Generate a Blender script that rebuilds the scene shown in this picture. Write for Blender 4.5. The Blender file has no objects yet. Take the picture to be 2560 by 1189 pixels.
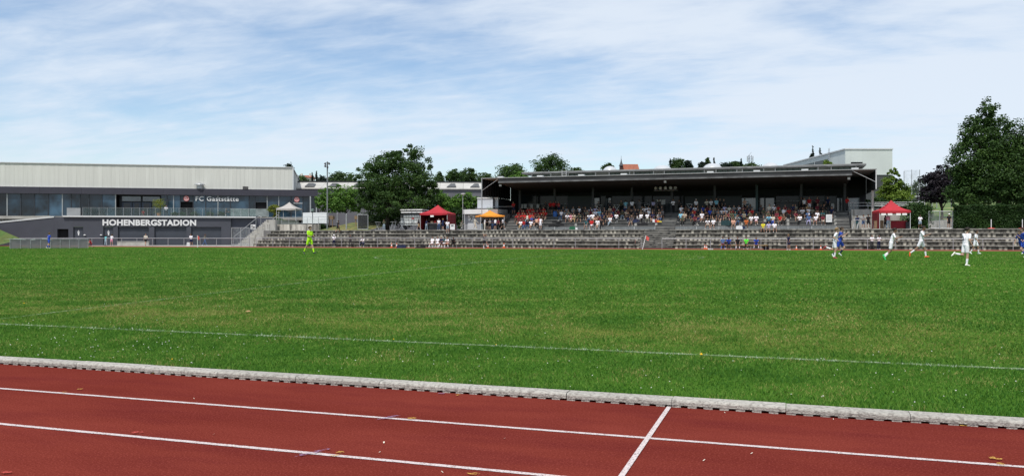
import bpy, bmesh, math, random
import numpy as np
from mathutils import Vector, Matrix

R = math.radians
S = bpy.context.scene
COL = S.collection
random.seed(7)

# ------------------------------------------------------------------ camera, sky, sun, exposure
YAW, FPX, CAMH, YH = R(18.35), 2068.0, 1.57, 591.0
cam_data = bpy.data.cameras.new('camera')
cam_data.sensor_width = 36.0
cam_data.lens = FPX / 2560.0 * 36.0
cam_data.clip_start, cam_data.clip_end = 0.1, 4000.0
cam = bpy.data.objects.new('camera', cam_data)
COL.objects.link(cam)
cam.location = (0, 0, CAMH)
cam.rotation_euler = (R(90) - math.atan((594.5 - YH) / FPX), 0, YAW)
S.camera = cam

SUN_EL, SUN_AZ = R(62), math.atan2(-0.08, -1.0)        # azimuth as direction (x, y) towards the sun
tosun = Vector((math.cos(SUN_EL) * -0.08, math.cos(SUN_EL) * -0.9968, math.sin(SUN_EL))).normalized()
sun_data = bpy.data.lights.new('sun', 'SUN')
sun_data.energy, sun_data.angle, sun_data.color = 4.1, R(0.6), (1.0, 0.955, 0.89)
sun = bpy.data.objects.new('sun', sun_data)
COL.objects.link(sun)
sun.rotation_euler = tosun.to_track_quat('Z', 'Y').to_euler()

world = bpy.data.worlds.new('World')
S.world = world
world.use_nodes = True
wn, wl = world.node_tree.nodes, world.node_tree.links
wn.clear()
def wnode(t, **kw):
    n = wn.new(t)
    for k, v in kw.items():
        setattr(n, k, v)
    return n
sky = wnode('ShaderNodeTexSky', sky_type='NISHITA', sun_disc=False, sun_elevation=SUN_EL, air_density=1.0, dust_density=0.6, ozone_density=2.2)
sky.sun_rotation = math.atan2(tosun.x, tosun.y)
def wmath(op, a, b=None, c=None):
    n = wnode('ShaderNodeMath', operation=op)
    for i, v in enumerate((a, b, c)):
        if v is None:
            continue
        if isinstance(v, (int, float)):
            n.inputs[i].default_value = v
        else:
            wl.new(v, n.inputs[i])
    return n.outputs[0]
tc = wnode('ShaderNodeTexCoord')
sep = wnode('ShaderNodeSeparateXYZ')
wl.new(tc.outputs['Generated'], sep.inputs[0])
dz = wmath('ADD', wmath('MAXIMUM', sep.outputs[2], 0.0), 0.16)
comb = wnode('ShaderNodeCombineXYZ')
comb_x = wmath('DIVIDE', sep.outputs[0], dz)
wl.new(comb_x, comb.inputs[0])
wl.new(wmath('DIVIDE', sep.outputs[1], dz), comb.inputs[1])
def cloud_noise(scale, rot, stretch, off, detail, rough, dist):
    m = wnode('ShaderNodeMapping')
    m.inputs['Location'].default_value = off
    m.inputs['Rotation'].default_value = (0, 0, rot)
    m.inputs['Scale'].default_value = stretch
    wl.new(comb.outputs[0], m.inputs[0])
    n = wnode('ShaderNodeTexNoise')
    n.inputs['Scale'].default_value = scale
    n.inputs['Detail'].default_value = detail
    n.inputs['Roughness'].default_value = rough
    n.inputs['Distortion'].default_value = dist
    wl.new(m.outputs[0], n.inputs['Vector'])
    return n.outputs['Fac']
CL = dict(off1=(3.7, 1.2, 0), off2=(0.4, 5.0, 0))
big = cloud_noise(0.5, R(-25), (1.0, 1.35, 1), CL['off1'], 4, 0.5, 0.3)
fine = cloud_noise(1.15, R(-32), (0.75, 1.7, 1), CL['off2'], 8, 0.55, 0.6)
puff = cloud_noise(5.0, R(-15), (0.8, 1.6, 1), (1, 2, 0), 7, 0.6, 0.3)
dens = wmath('ADD', wmath('ADD', wmath('MULTIPLY', big, 1.25), wmath('MULTIPLY', fine, 1.0)), wmath('MULTIPLY', puff, 0.55))
# the veil thickens towards the east of the sky (+x)
dens = wmath('ADD', dens, wmath('MULTIPLY', wmath('MINIMUM', wmath('MAXIMUM', comb_x, -3.0), 1.5), 0.12))
dens = wmath('ADD', dens, 0.02)
ramp = wnode('ShaderNodeMapRange')
ramp.interpolation_type = 'SMOOTHSTEP'
ramp.inputs['From Min'].default_value = 0.92
ramp.inputs['From Max'].default_value = 1.54
ramp.inputs['To Max'].default_value = 0.9
wl.new(dens, ramp.inputs['Value'])
bg_sky = wnode('ShaderNodeBackground')
bg_sky.inputs['Strength'].default_value = 0.15
wl.new(sky.outputs[0], bg_sky.inputs['Color'])
bg_cl = wnode('ShaderNodeBackground')
bg_cl.inputs['Color'].default_value = (0.78, 0.86, 0.965, 1)
bg_cl.inputs['Strength'].default_value = 1.0
mixw = wnode('ShaderNodeMixShader')
wl.new(ramp.outputs[0], mixw.inputs[0])
wl.new(bg_sky.outputs[0], mixw.inputs[1])
wl.new(bg_cl.outputs[0], mixw.inputs[2])
outw = wnode('ShaderNodeOutputWorld')
wl.new(mixw.outputs[0], outw.inputs['Surface'])

S.view_settings.view_transform = 'Standard'
S.view_settings.look = 'None'
S.view_settings.exposure = 0.0
S.view_settings.gamma = 1.0
S.view_settings.use_curve_mapping = False
S.cycles.max_bounces = 6
S.cycles.transparent_max_bounces = 12

# ------------------------------------------------------------------ where a point of the photograph lies in the place
CY, SY = math.cos(YAW), math.sin(YAW)
def ray(x):
    u = (x - 1280.0) / FPX
    return (-SY + u * CY, CY + u * SY)
def onY(x, y, Y):
    rx, ry = ray(x); d = Y / ry
    return Vector((rx * d, Y, CAMH + (YH - y) / FPX * d))
def onD(x, y, d):
    rx, ry = ray(x)
    return Vector((rx * d, ry * d, CAMH + (YH - y) / FPX * d))
def sx(x, Y):
    return onY(x, 0, Y).x
def sz(x, y, Y):
    return onY(x, y, Y).z
KERB_N, KERB_F = 7.69, 83.0
def zg(Y):
    if Y <= KERB_N: return 0.0
    if Y >= KERB_F: return 0.27
    t = (Y - KERB_N) / (KERB_F - KERB_N)
    return 0.035 + 0.235 * t + 0.28 * math.sin(math.pi * t)
def gnd(x, y):
    """point of the pitch or track seen at pixel x, y"""
    rx, ry = ray(x)
    lo, hi = 2.0, 130.0
    for _ in range(50):
        d = (lo + hi) / 2
        zr = CAMH + (YH - y) / FPX * d
        if zr > zg(ry * d): lo = d
        else: hi = d
    return Vector((rx * d, ry * d, zg(ry * d)))

# ------------------------------------------------------------------ materials
MATS = {}
def mat(name, col, rough=0.75, var=0.12, scale=2.0, bump=0.0, bscale=30.0, metal=0.0, spec=0.4, rnd=0.0, col2=None, thr=None, tscale=1.0, stretch=(1, 1, 1)):
    if name in MATS: return MATS[name]
    m = bpy.data.materials.new(name); m.use_nodes = True
    n, l = m.node_tree.nodes, m.node_tree.links
    b = n['Principled BSDF']
    b.inputs['Roughness'].default_value = rough
    b.inputs['Metallic'].default_value = metal
    b.inputs['Specular IOR Level'].default_value = spec
    g = n.new('ShaderNodeNewGeometry')
    mp = n.new('ShaderNodeMapping'); mp.inputs['Scale'].default_value = stretch
    l.new(g.outputs['Position'], mp.inputs[0])
    no = n.new('ShaderNodeTexNoise'); no.inputs['Scale'].default_value = scale; no.inputs['Detail'].default_value = 5
    l.new(mp.outputs[0], no.inputs['Vector'])
    mr = n.new('ShaderNodeMapRange'); mr.inputs['From Min'].default_value = 0.3; mr.inputs['From Max'].default_value = 0.7
    mr.inputs['To Min'].default_value = 1 - var; mr.inputs['To Max'].default_value = 1 + var
    l.new(no.outputs['Fac'], mr.inputs['Value'])
    val = mr.outputs[0]
    if rnd:
        oi = n.new('ShaderNodeObjectInfo')
        r2 = n.new('ShaderNodeMapRange'); r2.inputs['To Min'].default_value = 1 - rnd; r2.inputs['To Max'].default_value = 1 + rnd
        l.new(oi.outputs['Random'], r2.inputs['Value'])
        mu = n.new('ShaderNodeMath'); mu.operation = 'MULTIPLY'
        l.new(val, mu.inputs[0]); l.new(r2.outputs[0], mu.inputs[1]); val = mu.outputs[0]
    base = n.new('ShaderNodeRGB'); base.outputs[0].default_value = (*col, 1)
    c = base.outputs[0]
    if col2:
        n2 = n.new('ShaderNodeTexNoise'); n2.inputs['Scale'].default_value = tscale; n2.inputs['Detail'].default_value = 7; n2.inputs['Roughness'].default_value = 0.6
        l.new(mp.outputs[0], n2.inputs['Vector'])
        m2 = n.new('ShaderNodeMapRange'); m2.interpolation_type = 'SMOOTHSTEP'
        m2.inputs['From Min'].default_value = thr - 0.08; m2.inputs['From Max'].default_value = thr + 0.08
        l.new(n2.outputs['Fac'], m2.inputs['Value'])
        mx = n.new('ShaderNodeMix'); mx.data_type = 'RGBA'
        l.new(m2.outputs[0], mx.inputs[0]); l.new(c, mx.inputs[6]); mx.inputs[7].default_value = (*col2, 1)
        c = mx.outputs[2]
    vm = n.new('ShaderNodeVectorMath'); vm.operation = 'SCALE'
    l.new(c, vm.inputs[0]); l.new(val, vm.inputs['Scale'])
    l.new(vm.outputs[0], b.inputs['Base Color'])
    if bump:
        nb = n.new('ShaderNodeTexNoise'); nb.inputs['Scale'].default_value = bscale; nb.inputs['Detail'].default_value = 4
        l.new(g.outputs['Position'], nb.inputs['Vector'])
        bp = n.new('ShaderNodeBump'); bp.inputs['Strength'].default_value = bump; bp.inputs['Distance'].default_value = 0.02
        l.new(nb.outputs['Fac'], bp.inputs['Height']); l.new(bp.outputs[0], b.inputs['Normal'])
    MATS[name] = m
    return m

def nmat(name):
    m = bpy.data.materials.new(name); m.use_nodes = True; MATS[name] = m
    n, l = m.node_tree.nodes, m.node_tree.links
    return m, n, l, n['Principled BSDF']
def nd(n, t, **kw):
    x = n.new(t)
    for k, v in kw.items():
        if isinstance(k, str) and k.startswith('i_'):
            x.inputs[k[2:].replace('_', ' ')].default_value = v
        else:
            setattr(x, k, v)
    return x

concrete = mat('concrete', (0.40, 0.385, 0.35), 0.85, 0.2, 1.5, 0.3, 40, rnd=0.08, col2=(0.16, 0.15, 0.135), thr=0.62, tscale=1.3)
conc_light = mat('pale_concrete', (0.37, 0.36, 0.335), 0.85, 0.15, 1.0, 0.2, 40, rnd=0.05, col2=(0.2, 0.19, 0.17), thr=0.6, tscale=0.9, stretch=(3, 3, 0.5))
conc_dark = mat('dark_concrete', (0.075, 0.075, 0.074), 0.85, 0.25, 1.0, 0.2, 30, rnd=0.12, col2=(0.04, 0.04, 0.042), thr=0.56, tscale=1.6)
paving = mat('paving', (0.30, 0.285, 0.26), 0.9, 0.2, 0.7, 0.2, 30)
steel = mat('galvanised_steel', (0.42, 0.43, 0.44), 0.45, 0.1, 3, metal=0.6, spec=0.5)
steel_dk = mat('dark_steel', (0.035, 0.037, 0.042), 0.5, 0.15, 3, metal=0.2)
white_p = mat('white_paint', (0.66, 0.66, 0.66), 0.5, 0.06, 2)
trim_w = mat('white_trim', (0.56, 0.57, 0.575), 0.5, 0.05, 2)
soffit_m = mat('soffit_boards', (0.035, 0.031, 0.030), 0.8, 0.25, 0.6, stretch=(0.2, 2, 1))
fascia_m = mat('fascia_sheet', (0.04, 0.041, 0.044), 0.6, 0.35, 0.8, col2=(0.025, 0.025, 0.028), thr=0.55, tscale=0.7, stretch=(0.3, 1, 2))
gutter_m = mat('weathered_gutter', (0.125, 0.127, 0.13), 0.6, 0.35, 1.2)
roof_m = mat('grey_roofing', (0.27, 0.275, 0.27), 0.8, 0.2, 0.5)
render_dk = mat('anthracite_render', (0.058, 0.062, 0.078), 0.8, 0.10, 0.5, 0.15, 60)
door_dk = mat('anthracite_door', (0.045, 0.052, 0.068), 0.55, 0.08, 1, rnd=0.06)
band_dk = mat('dark_band', (0.038, 0.037, 0.052), 0.7, 0.1, 0.6)
clad = mat('metal_cladding', (0.575, 0.575, 0.535), 0.6, 0.05, 0.5, rnd=0.035, spec=0.3, stretch=(4, 4, 0.3))
mull = mat('dark_mullion', (0.03, 0.035, 0.045), 0.4, 0.05, 2)
mull_lt = mat('grey_mullion', (0.30, 0.32, 0.33), 0.4, 0.05, 2)
black_m = mat('black_void', (0.006, 0.006, 0.008), 0.9, 0.1, 1)
wood = mat('wood', (0.22, 0.15, 0.09), 0.8, 0.2, 3, rnd=0.1)
seat_m = mat('weathered_plank', (0.13, 0.127, 0.12), 0.8, 0.3, 1.5, rnd=0.25, stretch=(0.5, 3, 3))
red_f = mat('red_fabric', (0.36, 0.016, 0.026), 0.75, 0.10, 1.2, 0.15, 4)
dkred_f = mat('dark_red_fabric', (0.20, 0.010, 0.018), 0.8, 0.12, 1.0)
orange_f = mat('orange_fabric', (0.72, 0.27, 0.03), 0.75, 0.10, 1.2, 0.15, 4)
cream_f = mat('cream_fabric', (0.38, 0.355, 0.335), 0.8, 0.06, 1.2)
paper = mat('paper', (0.78, 0.78, 0.76), 0.8, 0.05, 5)
black_p = mat('black_plastic', (0.015, 0.016, 0.02), 0.5, 0.15, 4)
cone_o = mat('orange_plastic', (0.55, 0.11, 0.03), 0.5, 0.08, 4)
red_p = mat('red_paint', (0.55, 0.03, 0.025), 0.5, 0.08, 4)
blue_p = mat('blue_plastic', (0.02, 0.09, 0.30), 0.45, 0.08, 4)

def glass_mat(name, col, rough=0.06, spec=0.75, var=0.35):
    m, n, l, b = nmat(name)
    oi = n.new('ShaderNodeObjectInfo')
    mr = nd(n, 'ShaderNodeMapRange'); mr.inputs['To Min'].default_value = 1 - var; mr.inputs['To Max'].default_value = 1 + var
    l.new(oi.outputs['Random'], mr.inputs['Value'])
    g = n.new('ShaderNodeNewGeometry')
    no = nd(n, 'ShaderNodeTexNoise'); no.inputs['Scale'].default_value = 0.45; no.inputs['Detail'].default_value = 3
    l.new(g.outputs['Position'], no.inputs['Vector'])
    m2 = nd(n, 'ShaderNodeMapRange'); m2.inputs['From Min'].default_value = 0.35; m2.inputs['From Max'].default_value = 0.65; m2.inputs['To Min'].default_value = 0.2; m2.inputs['To Max'].default_value = 2.0  # mottled base colour paints in the trees and sky reflected by the panes
    l.new(no.outputs['Fac'], m2.inputs['Value'])
    mu = nd(n, 'ShaderNodeMath', operation='MULTIPLY'); l.new(mr.outputs[0], mu.inputs[0]); l.new(m2.outputs[0], mu.inputs[1])
    vm = nd(n, 'ShaderNodeVectorMath', operation='SCALE'); vm.inputs[0].default_value = col; l.new(mu.outputs[0], vm.inputs['Scale'])
    l.new(vm.outputs[0], b.inputs['Base Color'])
    b.inputs['Roughness'].default_value = rough
    b.inputs['Specular IOR Level'].default_value = spec
    return m
glass_b = glass_mat('tinted_glass', (0.014, 0.030, 0.046), 0.03, 0.5, 0.85)
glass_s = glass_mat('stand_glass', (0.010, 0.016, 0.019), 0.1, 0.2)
glass_sky = glass_mat('painted_sky_pane', (0.06, 0.085, 0.10), 0.08, 1.0)  # paler base colour paints a sky reflection into these panes
def rail_glass():
    m, n, l, b = nmat('railing_glass')
    b.inputs['Base Color'].default_value = (0.35, 0.42, 0.42, 1)
    b.inputs['Roughness'].default_value = 0.1
    t = n.new('ShaderNodeBsdfTransparent'); t.inputs[0].default_value = (0.85, 0.9, 0.9, 1)
    mx = n.new('ShaderNodeMixShader'); mx.inputs[0].default_value = 0.07
    l.new(t.outputs[0], mx.inputs[1]); l.new(b.outputs[0], mx.inputs[2])
    l.new(mx.outputs[0], n['Material Output'].inputs[0])
    return m
glass_r = rail_glass()
def net_mat(name, col, fac, scale):
    """woven net: real gaps cut by a fine checker of threads"""
    m, n, l, b = nmat(name)
    b.inputs['Base Color'].default_value = (*col, 1); b.inputs['Roughness'].default_value = 0.8
    t = n.new('ShaderNodeBsdfTransparent')
    g = n.new('ShaderNodeNewGeometry')
    no = nd(n, 'ShaderNodeTexNoise'); no.inputs['Scale'].default_value = scale; no.inputs['Detail'].default_value = 4
    l.new(g.outputs['Position'], no.inputs['Vector'])
    mr = nd(n, 'ShaderNodeMapRange'); mr.inputs['From Min'].default_value = 0.3; mr.inputs['From Max'].default_value = 0.7
    mr.inputs['To Min'].default_value = max(0, fac - 0.2); mr.inputs['To Max'].default_value = min(1, fac + 0.2)
    l.new(no.outputs['Fac'], mr.inputs['Value'])
    mx = n.new('ShaderNodeMixShader'); l.new(mr.outputs[0], mx.inputs[0])
    l.new(t.outputs[0], mx.inputs[1]); l.new(b.outputs[0], mx.inputs[2])
    l.new(mx.outputs[0], n['Material Output'].inputs[0])
    return m
net_grey = net_mat('grey_mesh', (0.26, 0.235, 0.24), 0.92, 1.2)
net_dark = net_mat('dark_mesh', (0.02, 0.022, 0.025), 0.7, 3)
net_thin = net_mat('thin_net', (0.2, 0.22, 0.22), 0.12, 2)

# ------------------------------------------------------------------ mesh helpers
class MB:
    def __init__(s): s.v, s.f = [], []
    def box(s, x0, x1, y0, y1, z0, z1):
        b = len(s.v)
        s.v += [(x, y, z) for z in (z0, z1) for y in (y0, y1) for x in (x0, x1)]
        s.f += [(b + i for i in q) for q in ((0, 2, 3, 1), (4, 5, 7, 6), (0, 1, 5, 4), (2, 6, 7, 3), (0, 4, 6, 2), (1, 3, 7, 5))]
        s.f = [tuple(q) for q in s.f]
        return s
    def bar(s, p0, p1, w, h):
        p0, p1 = Vector(p0), Vector(p1); d = (p1 - p0).normalized()
        up = Vector((0, 0, 1)) if abs(d.z) < 0.95 else Vector((0, 1, 0))
        a = d.cross(up).normalized() * w / 2; c = a.cross(d).normalized() * h / 2
        b = len(s.v)
        for p in (p0, p1):
            s.v += [tuple(p - a - c), tuple(p + a - c), tuple(p + a + c), tuple(p - a + c)]
        s.f += [tuple(b + i for i in q) for q in ((0, 1, 2, 3), (7, 6, 5, 4), (0, 4, 5, 1), (1, 5, 6, 2), (2, 6, 7, 3), (3, 7, 4, 0))]
        return s
    def tube(s, p0, p1, r, r1=None, n=8):
        p0, p1 = Vector(p0), Vector(p1); d = (p1 - p0).normalized(); r1 = r if r1 is None else r1
        up = Vector((0, 0, 1)) if abs(d.z) < 0.95 else Vector((0, 1, 0))
        a = d.cross(up).normalized(); c = a.cross(d)
        b = len(s.v)
        for p, q in ((p0, r), (p1, r1)):
            for i in range(n):
                t = 2 * math.pi * i / n
                s.v.append(tuple(p + (a * math.cos(t) + c * math.sin(t)) * q))
        s.f += [(b + i, b + (i + 1) % n, b + n + (i + 1) % n, b + n + i) for i in range(n)]
        s.f += [tuple(b + i for i in range(n))[::-1], tuple(b + n + i for i in range(n))]
        return s
    def prism(s, poly, a0, a1, axis='x'):
        """polygon (p, q) swept along an axis: x -> (y,z), y -> (x,z), z -> (x,y)"""
        n, b = len(poly), len(s.v)
        for a in (a0, a1):
            for p, q in poly:
                s.v.append({'x': (a, p, q), 'y': (p, a, q), 'z': (p, q, a)}[axis])
        s.f += [(b + i, b + (i + 1) % n, b + n + (i + 1) % n, b + n + i) for i in range(n)]
        s.f += [tuple(b + i for i in range(n))[::-1], tuple(b + n + i for i in range(n))]
        return s
    def lathe(s, prof, c=(0, 0, 0), n=16):
        b = len(s.v); m = len(prof)
        for i in range(n):
            t = 2 * math.pi * i / n
            for r, z in prof:
                s.v.append((c[0] + r * math.cos(t), c[1] + r * math.sin(t), c[2] + z))
        for i in range(n):
            j = (i + 1) % n
            for k in range(m - 1):
                s.f.append((b + i * m + k, b + j * m + k, b + j * m + k + 1, b + i * m + k + 1))
        return s
    def quad(s, *p):
        b = len(s.v); s.v += [tuple(q) for q in p]; s.f.append(tuple(range(b, b + len(p)))); return s
    def mesh(s, name):
        me = bpy.data.meshes.new(name); me.from_pydata(s.v, [], s.f)
        bm = bmesh.new(); bm.from_mesh(me); bmesh.ops.recalc_face_normals(bm, faces=bm.faces); bm.to_mesh(me); bm.free()
        return me
    def build(s, name, m, parent=None, world=False, smooth=False):
        return link(name, s.mesh(name), m, parent, world, smooth)

WM = {}
def link(name, me, m=None, parent=None, world=False, smooth=False):
    if m is not None and not me.materials: me.materials.append(m)
    if smooth: me.polygons.foreach_set('use_smooth', [True] * len(me.polygons))
    o = bpy.data.objects.new(name, me); COL.objects.link(o)
    if parent is not None:
        o.parent = parent
        if world: o.matrix_parent_inverse = WM[parent].inverted()
    WM[o] = Matrix.Identity(4) if (world or parent is None) else WM[parent].copy()
    return o
def tag(o, label, cat, group=None):
    o['label'] = label; o['category'] = cat
    if group: o['group'] = group
    return o
def thing(name, label, cat, loc=(0, 0, 0), rz=0.0, group=None):
    o = bpy.data.objects.new(name, None); COL.objects.link(o)
    o.empty_display_size = 0.2
    o.location = loc; o.rotation_euler = (0, 0, rz)
    WM[o] = Matrix.LocRotScale(o.location, o.rotation_euler, None)
    return tag(o, label, cat, group)
def struct(o, kind='structure'):
    o['kind'] = kind; return o
def box(name, m, parent, *b, world=True):
    return MB().box(*b).build(name, m, parent, world)
def text_mesh(body, size, depth=0.03, bold=0.0, spacing=1.0, align='LEFT'):
    cu = bpy.data.curves.new('lettering', 'FONT'); cu.body = body; cu.size = size; cu.extrude = depth; cu.offset = bold
    cu.space_character = spacing; cu.align_x = align; cu.resolution_u = 3
    t = bpy.data.objects.new('lettering', cu); COL.objects.link(t)
    dg = bpy.context.evaluated_depsgraph_get()
    me = bpy.data.meshes.new_from_object(t.evaluated_get(dg))
    bpy.data.objects.remove(t); bpy.data.curves.remove(cu)
    return me

# ------------------------------------------------------------------ ground, pitch, tracks
def sheet(name, m, xs, ys, zf):
    v = [(x, y, zf(x, y)) for y in ys for x in xs]
    nx = len(xs)
    f = [(j * nx + i, j * nx + i + 1, (j + 1) * nx + i + 1, (j + 1) * nx + i) for j in range(len(ys) - 1) for i in range(nx - 1)]
    me = bpy.data.meshes.new(name); me.from_pydata(v, [], f)
    return struct(link(name, me, m, smooth=True))
def grass_material(name, lines=False):
    m, n, l, b = nmat(name)
    g = n.new('ShaderNodeNewGeometry')
    def noise(s, d=4, stretch=None, rough=0.5):
        x = nd(n, 'ShaderNodeTexNoise'); x.inputs['Scale'].default_value = s; x.inputs['Detail'].default_value = d; x.inputs['Roughness'].default_value = rough
        if stretch:
            mp = n.new('ShaderNodeMapping'); mp.inputs['Scale'].default_value = stretch
            l.new(g.outputs['Position'], mp.inputs[0]); l.new(mp.outputs[0], x.inputs['Vector'])
        else:
            l.new(g.outputs['Position'], x.inputs['Vector'])
        return x.outputs['Fac']
    def rng(v, a, b_, lo, hi):
        x = nd(n, 'ShaderNodeMapRange'); x.inputs['From Min'].default_value = a; x.inputs['From Max'].default_value = b_
        x.inputs['To Min'].default_value = lo; x.inputs['To Max'].default_value = hi; l.new(v, x.inputs['Value']); return x.outputs[0]
    def mix(f, a, c):
        x = nd(n, 'ShaderNodeMix', data_type='RGBA'); l.new(f, x.inputs[0])
        for i, q in ((6, a), (7, c)):
            if isinstance(q, tuple): x.inputs[i].default_value = (*q, 1)
            else: l.new(q, x.inputs[i])
        return x.outputs[2]
    c = mix(rng(noise(0.22, 5, (0.35, 1, 1)), 0.42, 0.59, 0, 1), (0.027, 0.088, 0.010), (0.052, 0.130, 0.015))
    c = mix(rng(noise(1.6, 5), 0.4, 0.72, 0, 0.75), c, (0.074, 0.158, 0.023))
    c = mix(rng(noise(0.5, 6, (0.45, 1, 1)), 0.5, 0.68, 0, 0.7), c, (0.026, 0.080, 0.010))
    # dry band of turf inside the near touchline
    sp = n.new('ShaderNodeSeparateXYZ'); l.new(g.outputs['Position'], sp.inputs[0])
    band = rng(sp.outputs[1], 10.7, 11.8, 0, 1); band2 = rng(sp.outputs[1], 13.5, 20.0, 1, 0)
    mm = nd(n, 'ShaderNodeMath', operation='MULTIPLY'); l.new(band, mm.inputs[0]); l.new(band2, mm.inputs[1])
    dry = rng(noise(0.55, 6, (0.5, 1, 1), 0.65), 0.42, 0.68, 0, 0.8)
    m3 = nd(n, 'ShaderNodeMath', operation='MULTIPLY'); l.new(mm.outputs[0], m3.inputs[0]); l.new(dry, m3.inputs[1])
    c = mix(m3.outputs[0], c, (0.175, 0.165, 0.045))
    c = mix(rng(noise(14, 4, None, 0.7), 0.45, 0.75, 0, 0.5), c, (0.11, 0.20, 0.032))
    c = mix(rng(noise(55, 3, None, 0.7), 0.5, 0.75, 0, 0.75), c, (0.022, 0.060, 0.008))
    c = mix(rng(noise(5, 3, None, 0.7), 0.5, 0.75, 0, 0.35), c, (0.020, 0.070, 0.012))
    l.new(c, b.inputs['Base Color'])
    b.inputs['Roughness'].default_value = 1.0; b.inputs['Specular IOR Level'].default_value = 0.0
    bp = n.new('ShaderNodeBump'); bp.inputs['Strength'].default_value = 0.9; bp.inputs['Distance'].default_value = 0.03
    l.new(noise(35, 4), bp.inputs['Height']); l.new(bp.outputs[0], b.inputs['Normal'])
    return m
grass_m = grass_material('turf')
def track_material():
    m, n, l, b = nmat('tartan')
    g = n.new('ShaderNodeNewGeometry')
    def noise(s, d, stretch=(1, 1, 1), rough=0.5):
        mp = n.new('ShaderNodeMapping'); mp.inputs['Scale'].default_value = stretch
        l.new(g.outputs['Position'], mp.inputs[0])
        x = nd(n, 'ShaderNodeTexNoise'); x.inputs['Scale'].default_value = s; x.inputs['Detail'].default_value = d; x.inputs['Roughness'].default_value = rough
        l.new(mp.outputs[0], x.inputs['Vector']); return x.outputs['Fac']
    def rng(v, a, b_, lo, hi):
        x = nd(n, 'ShaderNodeMapRange'); x.inputs['From Min'].default_value = a; x.inputs['From Max'].default_value = b_
        x.inputs['To Min'].default_value = lo; x.inputs['To Max'].default_value = hi; l.new(v, x.inputs['Value']); return x.outputs[0]
    def mix(f, a, c):
        x = nd(n, 'ShaderNodeMix', data_type='RGBA'); l.new(f, x.inputs[0])
        for i, q in ((6, a), (7, c)):
            if isinstance(q, tuple): x.inputs[i].default_value = (*q, 1)
            else: l.new(q, x.inputs[i])
        return x.outputs[2]
    c = mix(rng(noise(0.7, 5, (0.35, 1, 1), 0.6), 0.35, 0.68, 0, 1), (0.128, 0.0225, 0.0155), (0.190, 0.038, 0.026))
    c = mix(rng(noise(2.2, 6, (0.3, 1, 1), 0.65), 0.46, 0.72, 0, 0.75), c, (0.105, 0.017, 0.016))
    c = mix(rng(noise(75, 3, (1, 1, 1), 0.7), 0.42, 0.75, 0, 0.75), c, (0.085, 0.010, 0.011))
    c = mix(rng(noise(60, 2, (1, 1.3, 1), 0.7), 0.52, 0.8, 0, 0.6), c, (0.36, 0.085, 0.07))
    l.new(c, b.inputs['Base Color'])
    b.inputs['Roughness'].default_value = 1.0; b.inputs['Specular IOR Level'].default_value = 0.0
    bp = n.new('ShaderNodeBump'); bp.inputs['Strength'].default_value = 0.7; bp.inputs['Distance'].default_value = 0.008
    l.new(noise(110, 3), bp.inputs['Height']); l.new(bp.outputs[0], b.inputs['Normal'])
    return m
tartan = track_material()
def faded(name, col, thr, scale, soft=0.06, rough=0.85):
    """worn paint: flaked away by a noise mask"""
    m, n, l, b = nmat(name)
    g = n.new('ShaderNodeNewGeometry')
    x = nd(n, 'ShaderNodeTexNoise'); x.inputs['Scale'].default_value = scale; x.inputs['Detail'].default_value = 5; x.inputs['Roughness'].default_value = 0.7
    l.new(g.outputs['Position'], x.inputs['Vector'])
    mr = nd(n, 'ShaderNodeMapRange'); mr.inputs['From Min'].default_value = thr - soft; mr.inputs['From Max'].default_value = thr + soft
    l.new(x.outputs['Fac'], mr.inputs['Value'])
    b.inputs['Base Color'].default_value = (*col, 1); b.inputs['Roughness'].default_value = rough
    t = n.new('ShaderNodeBsdfTransparent'); mx = n.new('ShaderNodeMixShader')
    l.new(mr.outputs[0], mx.inputs[0]); l.new(t.outputs[0], mx.inputs[1]); l.new(b.outputs[0], mx.inputs[2])
    l.new(mx.outputs[0], n['Material Output'].inputs[0])
    return m
line_track = faded('lane_paint', (0.54, 0.47, 0.46), 0.40, 70, 0.10)
line_grass = faded('chalk_on_turf', (0.27, 0.34, 0.20), 0.57, 7, 0.22)
mark_y = faded('yellow_mark', (0.50, 0.30, 0.05), 0.53, 34)
mark_b = faded('blue_mark', (0.22, 0.15, 0.27), 0.53, 40, 0.1)
mark_r = faded('orange_mark', (0.42, 0.05, 0.035), 0.5, 40)

meadow = mat('meadow', (0.055, 0.105, 0.025), 0.95, 0.35, 0.05, col2=(0.11, 0.13, 0.04), thr=0.52, tscale=0.08)
sheet('ground', meadow, [-2500, -300, 300, 2500], [-1500, -60, 300, 3000], lambda x, y: -0.14)
ys = list(np.linspace(7.84, 83.0, 90))
sheet('pitch', grass_m, [-170, -60, 0, 90], ys, lambda x, y: zg(y))
sheet('near_track', tartan, [-90, -20, 20, 70], [-12, 0, 7.86], lambda x, y: 0.0)
far_tartan = mat('far_tartan', (0.21, 0.070, 0.050), 1.0, 0.2, 0.4, spec=0.0)
sheet('far_track', far_tartan, [-170, -60, 90], [83.0, 91.4], lambda x, y: 0.262)
sheet('yard', paving, [-210, -62], [91.4, 190], lambda x, y: 0.268)

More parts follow.
